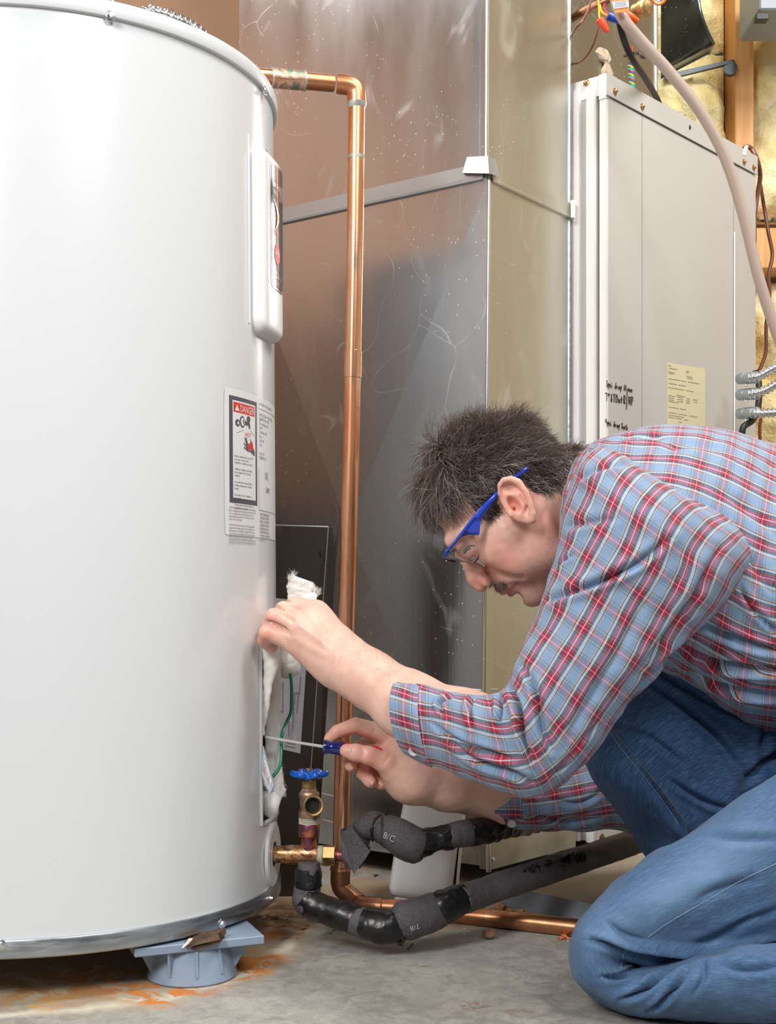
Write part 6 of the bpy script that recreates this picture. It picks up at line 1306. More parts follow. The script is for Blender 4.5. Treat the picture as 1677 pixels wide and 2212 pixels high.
o = strands('arm_hair', V[q_], Nn[q_] * .5 + fl + rng.normal(size=(420, 3)) * .3, .003 + .004 * rng.random(420), np.full(420, .00006), np.tile(np.array([.25, .13, .07]), (420, 1)), body, 4, None, None, 9); o['kind'] = 'stuff'
# nails
def nail(px, py, Z, ang, wpx, hpx, nrm, name='fingernail'):
    n_ = np.array(nrm, float); n_ /= np.linalg.norm(n_); u = np.array([math.cos(ang), 0, -math.sin(ang)]); u -= n_ * (u @ n_); u /= np.linalg.norm(u); v = np.cross(n_, u); c_ = w3(px, py, Z); b = MB()
    a, e = hm(wpx, Z), hm(hpx, Z); G_ = np.linspace(-1, 1, 9); P = []
    for x in G_:
        for y in G_:
            xx = x * math.sqrt(1 - y * y * .35); yy = y * math.sqrt(1 - x * x * .35); P.append(c_ + u * xx * a + v * yy * e + n_ * (-.9 * e * yy * yy * .8))
    b.raw(P, gridf(9, 9).tolist()); return b.build(name, mat_nail, body)
mat_nail = M('nail', (.80, .50, .42), .38)
# snap nails to the skin: cast from the camera
from mathutils.bvhtree import BVHTree
bvh = BVHTree.FromPolygons([tuple(v) for v in V], [tuple(int(i) for i in f) for f in Fq])
def hit(px, py):
    o_ = Vector((0, 0, HC)); d_ = (W(px, py, 1.0) - o_).normalized(); h_ = bvh.ray_cast(o_, d_); return (np.array(h_[0]), np.array(h_[1])) if h_[0] is not None else (None, None)
def nail_at(px, py, ang, w_, h_):
    p, n_ = hit(px, py)
    if p is None: return
    if n_[1] > 0: n_ = -n_
    p = p + n_ * .0006; q_ = PX(p[None])[0]; nail(q_[0], q_[1], p[1], ang, w_, h_, n_)
lid = [hit(px, py) for px, py in ((1002, 1196), (1004, 1190), (1008, 1184), (1014, 1180), (1021, 1178), (1027, 1180))]
lid = [p + n_ * .0003 for p, n_ in lid if p is not None]
if len(lid) > 3:
    b = MB(); b.tube(catmull(lid, 20), [.0002] + [.0005] * 18 + [.0002], 6); b.build('lash_line', M('lash', (.03, .02, .018), .6), body)
    e_ = [hit(px, py) for px, py in ((1005, 1195), (1010, 1188), (1017, 1184))]; b = MB(); b.tube(catmull([p - n_ * .0001 for p, n_ in e_ if p is not None], 12), .0008, 8); b.build('iris', mat_iris, body)
nail_at(752, 1620, 0.05, 9, 7.5); nail_at(758, 1654, 1.0, 8, 5); nail_at(800, 1688, .6, 8, 6); nail_at(822, 1693, .5, 6, 5); 
# ================================================================ SAFETY GLASSES
gl = thing('safety_glasses', 'safety glasses with blue frame and clear wraparound lens on the man', 'glasses')
mat_gblue = M('blue_frame', (.01, .055, .56), .2, 0, Coat_Weight=.5)
mat_lens = M('clear_lens', (.97, .98, 1.0), .02, 0, Transmission_Weight=1.0, IOR=1.25)
gz = lambda u: None
def gpt(px, py, l): return w3(px, py, ZH + l)
ta = catmull([list(gpt(1141, 1010, -.083)), list(gpt(1106, 1037, -.0765)), list(gpt(1080, 1061, -.0765)), list(gpt(1070, 1071, -.0785)), list(gpt(1050, 1092, -.0765)), list(gpt(1030, 1118, -.0725))], 40)
b = MB(); rad = np.interp(np.linspace(0, 1, 40), [0, .03, .5, 1], [.0012, .0022, .0024, .0028]); b.tube(ta, rad, 12); b.build('temple_arm', mat_gblue, gl)
b = MB(); ta2 = ta.copy(); ta2[:, 1] = 2 * ZH - ta2[:, 1]; b.tube(ta2, rad, 12); b.build('temple_arm', mat_gblue, gl)
# side shields: broad blue piece in front of the ear tapering to the lens rim
def sidepiece(sg):
    up_e = catmull([(1075, 1064, 0.0785), (1040, 1100, .0735), (1008, 1140, .069), (985, 1170, .056), (968, 1190, .040), (965, 1198, .030)], 30)
    lo_e = catmull([(1077, 1070, 0.0785), (1062, 1092, .0735), (1042, 1120, .0715), (1034, 1160, .066), (1031, 1150, .066), (1022, 1142, .062)], 30)
    lo_e = catmull([(1077, 1070, 0.0785), (1062, 1092, .0735), (1040, 1122, .0715), (1035, 1156, .067), (1018, 1142, .062), (992, 1160, .052), (976, 1184, .040), (971, 1196, .030)], 30)
    V_ = []; n_ = 30
    for off in (0, 1):
        for i in range(n_):
            for q_ in (up_e[i], lo_e[i]):
                V_.append(gpt(q_[0], q_[1], sg * (q_[2] - off * .0022)))
    Fc = []
    for i in range(n_ - 1):
        a = 2 * i; o_ = 2 * n_; Fc += [[a, a + 1, a + 3, a + 2], [a + o_, a + 2 + o_, a + 3 + o_, a + 1 + o_], [a, a + 2, a + 2 + o_, a + o_], [a + 1, a + 1 + o_, a + 3 + o_, a + 3]]
    b = MB(); b.raw(V_, Fc); b.build('side_shield', mat_gblue, gl); return up_e
ue = sidepiece(-1); sidepiece(1)
b = MB(); b.tube([gpt(q_[0] - .5, q_[1], -q_[2] - .0004) for q_ in ue], .0018, 10); b.build('rim', mat_gblue, gl)
P = [gpt(968, 1190, -.040), gpt(963, 1199, -.024), gpt(961, 1202, 0), gpt(963, 1199, .024), gpt(968, 1190, .040)]
b = MB(); b.tube(catmull(np.array(P), 40), .0026, 12); b.build('brow_bar', mat_gblue, gl)
# lens shells
for sg in (-1, 1):
    A_ = catmull([(1033, 1150, .0685), (1012, 1142, .0635), (990, 1160, .053), (974, 1184, .040), (965, 1196, .024), (964, 1202, .006)], 24)
    B_ = catmull([(1034, 1170, .0675), (1034, 1205, .060), (1022, 1217, .050), (1008, 1215, .040), (995, 1214, .026), (984, 1212, .008)], 24)
    V_ = []
    for i in range(24):
        for v in np.linspace(0, 1, 10): q_ = A_[i] * (1 - v) + B_[i] * v; bul = math.sin(v * math.pi); V_.append(gpt(q_[0] - 3 * bul, q_[1] + 1.5 * bul, sg * (q_[2] + .002 * bul)))
    V_ = np.array(V_); me = mkmesh('lens', V_, gridf(24, 10)); nrm = vnormals(V_, gridf(24, 10)); V2 = V_ + nrm * .0014
    Fc = gridf(24, 10).tolist() + gridf(24, 10, 240)[:, ::-1].tolist() + [[i * 10, (i + 1) * 10, (i + 1) * 10 + 240, i * 10 + 240] for i in range(23)] + [[i * 10 + 9, i * 10 + 9 + 240, (i + 1) * 10 + 249, (i + 1) * 10 + 9] for i in range(23)]
    me = mkmesh('lens', np.vstack([V_, V2]), Fc); import bmesh as _bm; bm_ = _bm.new(); bm_.from_mesh(me); _bm.ops.recalc_face_normals(bm_, faces=bm_.faces); bm_.to_mesh(me); bm_.free(); add('lens', me, mat_lens, gl)
P, Fc = text2d('LEXA', 15, 2, .8, 'LEFT'); 
ct, st_ = math.cos(math.radians(52)), math.sin(math.radians(52)); Vt = [gpt(1033 + ct * x * .8 + st_ * -y * .6 * -1 * -1, 1112 - st_ * x * .8 + ct * -y * .6, -.0752) for x, y in P]
add('frame_lettering', mkmesh('frame_lettering', Vt, Fc, smooth=False), M('frame_print', (.45, .55, .85), .3), gl)
# ================================================================ SCREWDRIVER
sd = thing('screwdriver', 'screwdriver with a blue and red handle held in the lower hand', 'screwdriver')
s0, s1, s2, s3 = w3(572, 1592, 1.412), w3(699, 1613, 1.413), w3(741, 1618, 1.414), w3(812, 1627, 1.420)
b = MB(); d_, u_, v_ = frame(s1 - s0)
b.box((s0 + s1) / 2, (np.linalg.norm(s1 - s0), .0032, .0032), d_, u_, v_, .0006); b.build('shaft', M('tool_steel', (.78, .79, .80), .42, .8), sd, False)
L1 = np.linalg.norm(s2 - s1); b = MB()
b.lathe(s1, s2 - s1, [(-.0005, .004), (0, .0078), (.0015, .0084)] + [(.002 + .0014 * k + e * .0007, .0083 - .0004 * k + (.0003 if e else 0) - .00005 * k) for k in range(5) for e in (0, 1)] + [(L1 * .55, .0070), (L1 * .8, .0074), (L1 * .97, .0084), (L1, .0082), (L1 + .001, .006)], 28)
b.build('ferrule', M('navy_plastic', (.006, .012, .16), .14, 0, Coat_Weight=.6), sd)
b = MB(); pr = [(0, .0062), (.001, .0082), (.030, .0080), (np.linalg.norm(s3 - s2), .0086), (np.linalg.norm(s3 - s2) + .006, .006)]
b.lathe(s2 + (s3 - s2) * .02, s3 - s2, pr, 10); b.build('grip', M('red_plastic', (.62, .004, .02), .16, 0, Coat_Weight=.6), sd, True, 20)
# ================================================================ CLOTHES : traced lofts with folds
def loft(rings, n, m, expo=1.0):
    """ring: Lx,Ly,Rx,Ry,Z,near depth,far depth,shear x,shear y(px at the nearest point)"""
    Rg = catmull(np.array(rings, float), n); a = np.linspace(math.pi / 2, math.pi * 2.5, m); ca, sa = np.cos(a), np.sin(a); ca = np.sign(ca) * np.abs(ca) ** expo; V = []; 
    for r in Rg:
        Lp, Rp = np.array(W(r[0], r[1], r[4])), np.array(W(r[2], r[3], r[4])); c_ = (Lp + Rp) / 2; h = (Lp - Rp) / 2; cp = PX(c_[None])[0]
        ray = c_ - np.array([0, 0, HC]); ray /= ray[1]
        nr_p = np.array(W(cp[0] + r[7], cp[1] + r[8], r[4] - r[5])); dnv = nr_p - c_; dfv = ray * r[6]
        V.append(c_ + ca[:, None] * h + np.where(sa[:, None] < 0, -sa[:, None] * dnv, sa[:, None] * dfv))
    V = np.array(V)   # n,m,3
    seg_ = np.linalg.norm(np.diff(V, axis=1), axis=2); u = np.concatenate([np.zeros((n, 1)), np.cumsum(seg_, 1)], 1); mid = np.argmin(np.abs(a - 1.5 * math.pi)); u = u - u[:, mid:mid + 1]
    cen = V.mean(1); v = np.concatenate([[0], np.cumsum(np.linalg.norm(np.diff(cen, axis=0), axis=1))])
    uv = np.stack([u, np.repeat(v[:, None], m, 1)], -1)
    return V.reshape(-1, 3), uv.reshape(-1, 2), gridf(n, m)
def folds(V, N, cr, side=-1):
    """carve creases given as image polylines: (points, width px, depth m[, ridge])"""
    pp = PX(V); vis = np.clip((-N[:, 1] if side < 0 else N[:, 1]) * 2.2, 0, 1); D = np.zeros(len(V))
    for c in cr:
        P = catmull(np.array(c[0], float), 14) if len(c[0]) > 2 else catmull(np.array(c[0], float), 5); w_, A_ = c[1], c[2]; rd = c[3] if len(c) > 3 else .5
        lo, hi = P.min(0) - w_ * 5, P.max(0) + w_ * 5; m_ = np.where(np.all((pp > lo) & (pp < hi), 1) & (vis > 0))[0]
        if not len(m_): continue
        q = pp[m_]; best = np.full(len(q), 1e9); tb = np.zeros(len(q)); sg = np.zeros(len(q)); k = len(P) - 1
        for i in range(k):
            a_, e = P[i], P[i + 1] - P[i]; t_ = np.clip(((q - a_) @ e) / (e @ e + 1e-9), 0, 1); dv = q - a_ - t_[:, None] * e; d = np.linalg.norm(dv, axis=1); u_ = d < best
            best = np.where(u_, d, best); tb = np.where(u_, (i + t_) / k, tb); sg = np.where(u_, np.sign(e[0] * dv[:, 1] - e[1] * dv[:, 0]), sg)
        tap = np.sin(np.clip(tb, 0.02, .98) * math.pi) ** .6; s_ = best * sg / w_
        D[m_] += 1.45 * A_ * tap * (-np.exp(-(s_ / .55) ** 2) + rd * np.exp(-((s_ - 1.35) / .9) ** 2) + rd * .55 * np.exp(-((s_ + 1.5) / 1.0) ** 2))
    return V + N * (D * vis)[:, None]
PER = .0305
def plaid_mat(name):
    m = M(name, (.5, .5, .6), .75, 0, Sheen_Weight=.15); t = NT(m); uvn = t.n('ShaderNodeUVMap', uv_map='UVMap').outputs[0]; sx = t.n('ShaderNodeSeparateXYZ', {0: uvn})
    BL, WH, BK, OL, RD, PK, OR, GY = (.29, .41, .60), (.86, .90, .94), (.012, .010, .045), (.062, .045, .024), (.47, .008, .040), (.92, .72, .80), (.80, .48, .10), (.07, .09, .14)
    G2, PU, K2 = (.13, .20, .27), (.42, .07, .14), (.045, .045, .04)
    warp = [(0, BL), (.33, OR), (.348, BK), (.378, WH), (.40, BL), (.416, WH), (.440, BL), (.456, WH), (.472, GY), (.495, OL), (.565, RD), (.665, PK), (.692, RD), (.785, OL), (.865, GY), (.885, WH), (.907, BL), (.923, WH), (.945, BK), (.975, OR)]
    weft = [(0, BL), (.32, K2), (.338, BL), (.352, K2), (.372, WH), (.388, G2), (.50, PU), (.60, PK), (.622, PU), (.72, G2), (.83, WH), (.846, K2), (.866, BL), (.88, K2), (.898, BL)]
    def tri(sock, st): return t.ramp(t.math('FRACT', t.math('MULTIPLY', sock, 1 / PER)), st, 'CONSTANT')
    wj = t.noise(uvn, 30, 2); u_ = t.math('ADD', sx.outputs[0], t.math('MULTIPLY', t.math('SUBTRACT', wj, .5), .002)); v_ = t.math('ADD', sx.outputs[1], t.math('MULTIPLY', t.math('SUBTRACT', wj, .5), .002))
    A_, B_ = tri(u_, warp), tri(v_, weft)
    c = t.mix(.41, A_, B_)
    weave = t.n('ShaderNodeTexNoise', {'Vector': t.map(uvn, (2600, 2600, 1)), 'Scale': 1.0, 'Detail': 1.0}).outputs[0]
    c = t.mix(.12, c, t.ramp(weave, [(.3, 0.0), (.7, 1.0)]), 'OVERLAY'); 
    hs = t.n('ShaderNodeHueSaturation', {'Saturation': 1.12, 'Value': .86, 'Color': c}).outputs[0]
    t.set('Base Color', hs); t.set('Normal', t.bump(t.math('ADD', weave, t.math('MULTIPLY', t.noise(t.coord(), 60, 3), 2.0)), .25, .0008)); return m
mat_plaid = plaid_mat('plaid_cotton')
shirt = bpy.data.objects.new('shirt', None)
def cloth(name, rings, n, m, creases, mat, parent, nz=(.0022, 9, 1), vtwist=0.0, uvrot=0.0, uvoff=(0, 0), expo=1.0, far=None, thick=0):
    V, uv, Fc = loft(rings, n, m, expo); N = vnormals(V, Fc)
    cen = V.reshape(n, m, 3).mean(1).repeat(m, 0); N = np.where(((V - cen) * N).sum(1)[:, None] < 0, -N, N)
    V = V + N * (fnoise(V, nz[1], nz[2]) * nz[0] + fnoise(V, nz[1] * 3.1, nz[2] + 1) * nz[0] * .35)[:, None]
    V = folds(V, N, creases)
    if uvrot: c_, s_ = math.cos(uvrot), math.sin(uvrot); uv = uv @ np.array([[c_, s_], [-s_, c_]])
    uv = uv + np.array(uvoff); me = mkmesh(name, V, Fc, uv); o = add(name, me, mat, parent); return o, V, N, uv
# --- torso (top edge -> back, bottom edge -> belly)
tor = [(1266, 962, 1185, 1262, 1.425, .075, .085, 0, 0), (1292, 948, 1200, 1310, 1.425, .12, .13, 0, 0), (1345, 935, 1235, 1360, 1.42, .165, .17, 0, 0), (1420, 922, 1310, 1400, 1.42, .185, .20, 0, 0), (1500, 921, 1400, 1430, 1.42, .19, .20, 0, 0),
       (1590, 938, 1480, 1480, 1.42, .19, .20, 0, 0), (1677, 963, 1600, 1562, 1.42, .19, .20, 0, 0), (1770, 1000, 1720, 1588, 1.42, .19, .20, 0, 0), (1880, 1070, 1830, 1620, 1.42, .18, .19, 0, 0), (1960, 1180, 1860, 1660, 1.42, .16, .17, 0, 0)]
tcr = [([(1600, 1270), (1640, 1330), (1700, 1380)], 8, .009), ([(1500, 1340), (1570, 1370), (1640, 1395), (1720, 1410)], 9, .013), ([(1470, 1395), (1540, 1425), (1620, 1440), (1700, 1452)], 10, .014), ([(1490, 1455), (1560, 1480), (1640, 1495), (1700, 1505)], 10, .011),
       ([(1330, 948), (1400, 945), (1440, 952)], 7, .004), ([(1420, 975), (1500, 960), (1600, 985)], 14, .003), ([(1560, 1060), (1640, 1120), (1700, 1170)], 20, .003), ([(1610, 1180), (1650, 1250), (1700, 1290)], 14, .004), ([(1440, 1420), (1500, 1500), (1580, 1545), (1660, 1570)], 8, .004)]
torso, Vt_, Nt_, _ = cloth('shirt_torso', tor, 300, 300, tcr, mat_plaid, person, (.0022, 7, 5), uvrot=0.0, uvoff=(.01, .0))
torso.name = 'shirt'; shirt = torso
# --- near sleeve
slv = [(1322, 972, 1655, 1165, 1.30, .06, .12, 0, 0), (1300, 968, 1640, 1215, 1.27, .085, .12, -12, -16), (1252, 1000, 1605, 1262, 1.255, .095, .10, -8, -10), (1222, 1085, 1556, 1318, 1.245, .088, .09, 0, 0), (1203, 1190, 1480, 1385, 1.235, .078, .08, 0, 0),
       (1170, 1300, 1408, 1466, 1.228, .072, .072, 0, 0), (1130, 1395, 1332, 1558, 1.222, .066, .066, 0, 0), (1102, 1458, 1268, 1640, 1.218, .060, .060, 0, 0), (1088, 1482, 1206, 1705, 1.218, .056, .056, 0, 0), (1066, 1494, 1140, 1727, 1.222, .052, .054, 0, 0),
       (1030, 1498, 1072, 1708, 1.235, .050, .050, -4, 0), (985, 1494, 1008, 1680, 1.255, .047, .047, -6, 0), (945, 1487, 955, 1656, 1.272, .044, .044, -8, 2), (905, 1473, 925, 1652, 1.288, .041, .041, -18, 4), (872, 1462, 893, 1634, 1.300, .038, .038, -34, 4)]
scr = [([(1172, 1300), (1230, 1280), (1300, 1255), (1380, 1215), (1450, 1160)], 11, .0065), ([(1195, 1235), (1210, 1215), (1240, 1195)], 7, .003), ([(1560, 1180), (1500, 1290), (1430, 1390), (1350, 1490)], 16, .005), ([(1400, 1290), (1340, 1400), (1280, 1500), (1230, 1590)], 18, .004),
       ([(1100, 1478), (1122, 1530), (1130, 1590), (1150, 1640)], 9, .010), ([(1075, 1488), (1082, 1530), (1075, 1570)], 7, .006), ([(1130, 1440), (1160, 1500), (1170, 1570), (1190, 1620)], 10, .006), ([(1030, 1500), (1015, 1530), (1020, 1570)], 7, .006), ([(985, 1500), (950, 1520), (960, 1545)], 6, .005),
       ([(960, 1590), (1030, 1640), (1100, 1665), (1150, 1690)], 9, .006), ([(930, 1560), (990, 1600), (1060, 1625), (1110, 1640)], 8, .004), ([(1240, 1040), (1300, 1010), (1370, 1000)], 10, .003), ([(1215, 1140), (1260, 1130), (1330, 1120)], 12, .003), ([(1500, 1380), (1420, 1440), (1350, 1530)], 9, .004), ([(1180, 1700), (1240, 1620), (1290, 1560)], 8, .003)]
sleeve_o, Vs_, Ns_, uvs_ = cloth('sleeve', slv, 430, 320, scr, mat_plaid, shirt, (.0016, 9, 8), uvoff=(.004, .01))
# cuff band + button on the near sleeve
cuf = [(912, 1474, 934, 1656, 1.2855, .0435, .0435, -17, 4), (905, 1472, 926, 1653, 1.288, .0445, .0445, -20, 4), (888, 1466, 908, 1643, 1.294, .0425, .0425, -28, 4), (872, 1461, 893, 1634, 1.300, .0405, .0405, -36, 4), (870, 1461, 891, 1633, 1.301, .0385, .0385, -36, 4), (878, 1465, 898, 1630, 1.298, .0370, .0370, -30, 4)]
cloth('cuff', cuf, 50, 150, [([(880, 1480), (845, 1530), (858, 1600)], 3, .0008)], mat_plaid, shirt, (.0006, 14, 3), uvoff=(.02, .004), uvrot=0.0)
# --- far sleeve
fsl = [(1470, 1560, 1500, 1830, 1.53, .05, .06, 0, 0), (1380, 1620, 1400, 1815, 1.525, .052, .055, 0, 0), (1300, 1640, 1330, 1795, 1.515, .05, .05, 0, 0), (1230, 1668, 1250, 1795, 1.505, .045, .045, 0, 0), (1160, 1690, 1175, 1795, 1.495, .040, .040, 0, 0), (1105, 1700, 1112, 1790, 1.485, .037, .037, -3, 0), (1080, 1703, 1086, 1782, 1.48, .035, .035, -14, 2)]
cloth('sleeve', fsl, 120, 130, [([(1150, 1760), (1220, 1772), (1300, 1765)], 8, .004), ([(1180, 1720), (1250, 1735), (1320, 1700)], 8, .004), ([(1140, 1785), (1220, 1792), (1320, 1790)], 5, .003)], mat_plaid, shirt, (.0014, 10, 12), uvoff=(.01, .0), uvrot=0.0)
cloth('cuff', [(1125, 1699, 1133, 1793, 1.488, .0385, .038, 0, 0), (1105, 1698, 1112, 1791, 1.485, .0385, .038, -3, 0), (1080, 1702, 1086, 1783, 1.48, .0365, .036, -14, 2), (1084, 1705, 1088, 1780, 1.481, .034, .034, -12, 2)], 40, 110, [], mat_plaid, shirt, (.0005, 14, 13), uvoff=(.0, .01), uvrot=0.0)
mat_button = M('button', (.72, .70, .72), .25)
def on(Vm, px, py, Z0=None):
    q = PX(Vm); d = (q[:, 0] - px) ** 2 + (q[:, 1] - py) ** 2; c_ = np.where(d < 60)[0]; return Vm[c_[np.argmin(Vm[c_, 1])]] if len(c_) else w3(px, py, Z0 or 1.3)
def button(px, py, Vm, Z0, nrm=(-.2, -1, -.25), r=.0052):
    p = on(Vm, px, py, Z0); n_ = np.array(nrm, float); n_ /= np.linalg.norm(n_); b = MB(); b.lathe(p + n_ * .0008, n_, [(-.001, r * .95), (.0006, r), (.0014, r * .92), (.0012, r * .7), (.0008, r * .6), (.0008, .0001)], 24); b.build('button', mat_button, shirt)
button(889, 1627, Vs_, 1.26, (-.25, -.9, -.45)); button(1106, 1778, None if False else np.array([w3(1106, 1778, 1.452)]), 1.45, (-.1, -.9, -.45))
# --- collar: standing band round the neck
def ribbon(name, A, B, mat, parent, th=.0016, uvs=1.0, uvo=(0, 0), cr=None, n=80, m=16, bulge=.004, nz=.0012):
    A, B = catmull(np.array(A, float), n), catmull(np.array(B, float), n); V_ = []; uv = []
    for v in np.linspace(0, 1, m):
        Q_ = A * (1 - v) + B * v; Q_ = Wn(Q_); Q_[:, 1] -= bulge * math.sin(v * math.pi); V_.append(Q_)
    V_ = np.array(V_).transpose(1, 0, 2); L_ = np.concatenate([[0], np.cumsum(np.linalg.norm(np.diff(V_.mean(1), axis=0), axis=1))]); wdt = np.linalg.norm(V_[:, -1] - V_[:, 0], axis=1).mean()
    uv = np.stack([np.repeat((np.linspace(0, 1, m) * wdt)[None], n, 0), np.repeat(L_[:, None], m, 1)], -1).reshape(-1, 2) + np.array(uvo)
    V_ = V_.reshape(-1, 3); g_ = gridf(n, m); N_ = vnormals(V_, g_); N_ = np.where(N_[:, 1:2] > 0, -N_, N_); V_ = V_ + N_ * (fnoise(V_, 24, 5) * nz)[:, None]
    if cr: V_ = folds(V_, N_, cr)
    V2 = V_ - N_ * th; k = n * m; ed = [[i * m, (i + 1) * m, (i + 1) * m + k, i * m + k] for i in range(n - 1)] + [[i * m + m - 1, i * m + m - 1 + k, (i + 1) * m + m - 1 + k, (i + 1) * m + m - 1] for i in range(n - 1)] + [[j, j + k, j + 1 + k, j + 1] for j in range(m - 1)] + [[(n - 1) * m + j, (n - 1) * m + j + 1, (n - 1) * m + j + 1 + k, (n - 1) * m + j + k] for j in range(m - 1)]
    me = mkmesh(name, np.vstack([V_, V2]), g_.tolist() + (g_[:, ::-1] + k).tolist() + ed, np.vstack([uv, uv])); return add(name, me, mat, parent)
ribbon('collar', [(1262, 962, 1.42), (1240, 1000, 1.375), (1222, 1045, 1.335), (1212, 1100, 1.315), (1206, 1160, 1.315), (1198, 1215, 1.33), (1180, 1275, 1.36), (1176, 1294, 1.375)],
       [(1325, 945, 1.40), (1290, 985, 1.33), (1262, 1050, 1.29), (1245, 1110, 1.275), (1236, 1170, 1.275), (1228, 1225, 1.285), (1215, 1270, 1.30), (1208, 1300, 1.32)], mat_plaid, shirt, .0022, uvo=(.012, .003), cr=[([(1240, 1010), (1232, 1060), (1228, 1120)], 5, .002)], bulge=.010)
ribbon('collar', [(1262, 962, 1.42), (1300, 958, 1.47), (1290, 1010, 1.53), (1240, 1100, 1.56), (1190, 1220, 1.52), (1172, 1292, 1.44), (1176, 1296, 1.38)], [(1320, 945, 1.42), (1330, 950, 1.50), (1320, 1020, 1.57), (1280, 1120, 1.59), (1230, 1230, 1.56), (1200, 1310, 1.46), (1205, 1312, 1.38)], mat_plaid, shirt, .0022, uvo=(.0, .01), bulge=-.006)
# --- jeans
mat_jean = M('denim', (.05, .14, .32), .85, 0, Sheen_Weight=.1); t = NT(mat_jean); uvn = t.n('ShaderNodeUVMap', uv_map='UVMap').outputs[0]
tw_ = t.noise(t.map(uvn, (3200, 420, 1), rot=(0, 0, .5)), 1.0, 2, .6); sl_ = t.noise(t.map(uvn, (900, 60, 1)), 1.0, 3, .7); fade = t.noise(t.coord(), 6, 3); fz = t.noise(t.coord(), 60, 5, .7)
wn = t.n('ShaderNodeVertexColor', layer_name='wear_and_shade').outputs[0]
c = t.ramp(tw_, [(.3, (.005, .024, .08)), (.5, (.013, .058, .165)), (.72, (.05, .14, .31))])
c = t.mix(t.math('MULTIPLY', t.ramp(sl_, [(.45, 0.0), (.75, 1.0)]), .45), c, (.22, .36, .56)); c = t.mix(t.math('MULTIPLY', t.ramp(fz, [(.5, 0.0), (.75, 1.0)]), .3), c, (.02, .06, .15))
c = t.mix(t.math('MULTIPLY', wn, .62), c, (.20, .34, .54)); t.set('Base Color', c); t.set('Normal', t.bump(t.math('ADD', tw_, fz), .35, .0012))
def wear_and_shade(o, V, N, blobs, base_=0.25):  # denim wear; also paints the near thigh lighter than the shaded far leg
    pp = PX(V); w_ = np.full(len(V), base_)
    for (x, y, rx, ry, ang, s_) in blobs:
        dx, dy = pp[:, 0] - x, pp[:, 1] - y; u = dx * math.cos(ang) + dy * math.sin(ang); v = -dx * math.sin(ang) + dy * math.cos(ang); w_ = w_ + s_ * np.exp(-(u / rx) ** 2 - (v / ry) ** 2) * (N[:, 1] < .2)
    w_ = w_.clip(0, 1); ca = o.data.color_attributes.new('wear_and_shade', 'FLOAT_COLOR', 'POINT'); ca.data.foreach_set('color', np.stack([w_, w_, w_, np.ones(len(V))], 1).ravel())
nl = [(1990, 1500, 1990, 2010, 1.30, .09, .10, 0, 0), (1880, 1565, 1880, 2035, 1.27, .09, .09, 0, 0), (1760, 1628, 1760, 2055, 1.25, .088, .088, 0, 0), (1640, 1700, 1640, 2086, 1.235, .085, .085, 0, 0), (1520, 1780, 1520, 2092, 1.225, .082, .082, 0, 0),
      (1420, 1836, 1440, 2094, 1.22, .078, .078, 0, 0), (1340, 1896, 1396, 2088, 1.215, .074, .074, -6, 0), (1278, 1955, 1380, 2080, 1.212, .070, .070, -14, 0), (1240, 2012, 1378, 2074, 1.21, .066, .066, -20, 0), (1232, 2066, 1380, 2080, 1.208, .064, .064, -22, 8),
      (1250, 2122, 1392, 2084, 1.205, .062, .062, -18, 16), (1300, 2166, 1420, 2070, 1.202, .060, .060, -8, 18), (1375, 2192, 1470, 2060, 1.19, .058, .06, 0, 12), (1470, 2206, 1550, 2046, 1.175, .058, .06, 0, 6), (1590, 2213, 1640, 2040, 1.166, .058, .06, 0, 0), (1760, 2214, 1780, 2050, 1.165, .055, .06, 0, 0), (1960, 2200, 1970, 2060, 1.165, .05, .055, 0, 0)]
ncr = [([(1700, 2036), (1600, 2050), (1500, 2062), (1420, 2060), (1340, 2046), (1280, 2032)], 10, .012, .6), ([(1700, 1815), (1620, 1812), (1560, 1809), (1500, 1806)], 14, .0035, .5), ([(1480, 2068), (1440, 2100), (1390, 2140), (1340, 2160)], 9, .008), ([(1460, 2066), (1400, 2090), (1340, 2110), (1300, 2110)], 8, .006),
       ([(1490, 2075), (1470, 2120), (1430, 2165), (1400, 2185)], 9, .007), ([(1520, 2070), (1520, 2110), (1500, 2150)], 10, .004), ([(1700, 1960), (1620, 1985), (1550, 2020), (1490, 2045)], 12, .004), ([(1640, 1900), (1560, 1920), (1500, 1950)], 16, .003), ([(1310, 1990), (1350, 2020), (1400, 2035)], 12, .003), ([(1700, 2085), (1620, 2095), (1560, 2085)], 12, .004)]
legn, Vl, Nl, _ = cloth('jeans', nl, 380, 260, ncr, mat_jean, person, (.0022, 8, 31)); wear_and_shade(legn, Vl, Nl, [(1450, 1930, 170, 42, -.6, .65), (1560, 2030, 130, 18, .0, .35), (1300, 2030, 60, 60, 0, .3), (1600, 1830, 120, 60, -.5, .35), (1560, 2140, 160, 40, 0, .15), (1340, 2160, 60, 25, .4, .25)], .22)
fl = [(1900, 1330, 1900, 1780, 1.50, .09, .09, 0, 0), (1760, 1350, 1780, 1800, 1.47, .088, .09, 0, 0), (1620, 1372, 1690, 1810, 1.44, .085, .09, 0, 0), (1500, 1405, 1640, 1815, 1.415, .082, .085, 0, 0), (1400, 1450, 1610, 1820, 1.40, .078, .08, 0, 0), (1318, 1515, 1590, 1830, 1.39, .074, .076, 0, 0),
      (1264, 1590, 1575, 1845, 1.385, .070, .072, -6, 0), (1262, 1640, 1570, 1860, 1.385, .066, .068, -4, 6), (1300, 1706, 1580, 1875, 1.39, .064, .066, 0, 6), (1348, 1778, 1600, 1890, 1.395, .062, .064, 0, 0), (1400, 1856, 1640, 1930, 1.40, .060, .062, 0, 0), (1480, 1945, 1690, 1995, 1.41, .056, .058, 0, 0), (1590, 1995, 1760, 2015, 1.42, .052, .054, 0, 0), (1700, 2005, 1800, 2020, 1.43, .05, .05, 0, 0)]
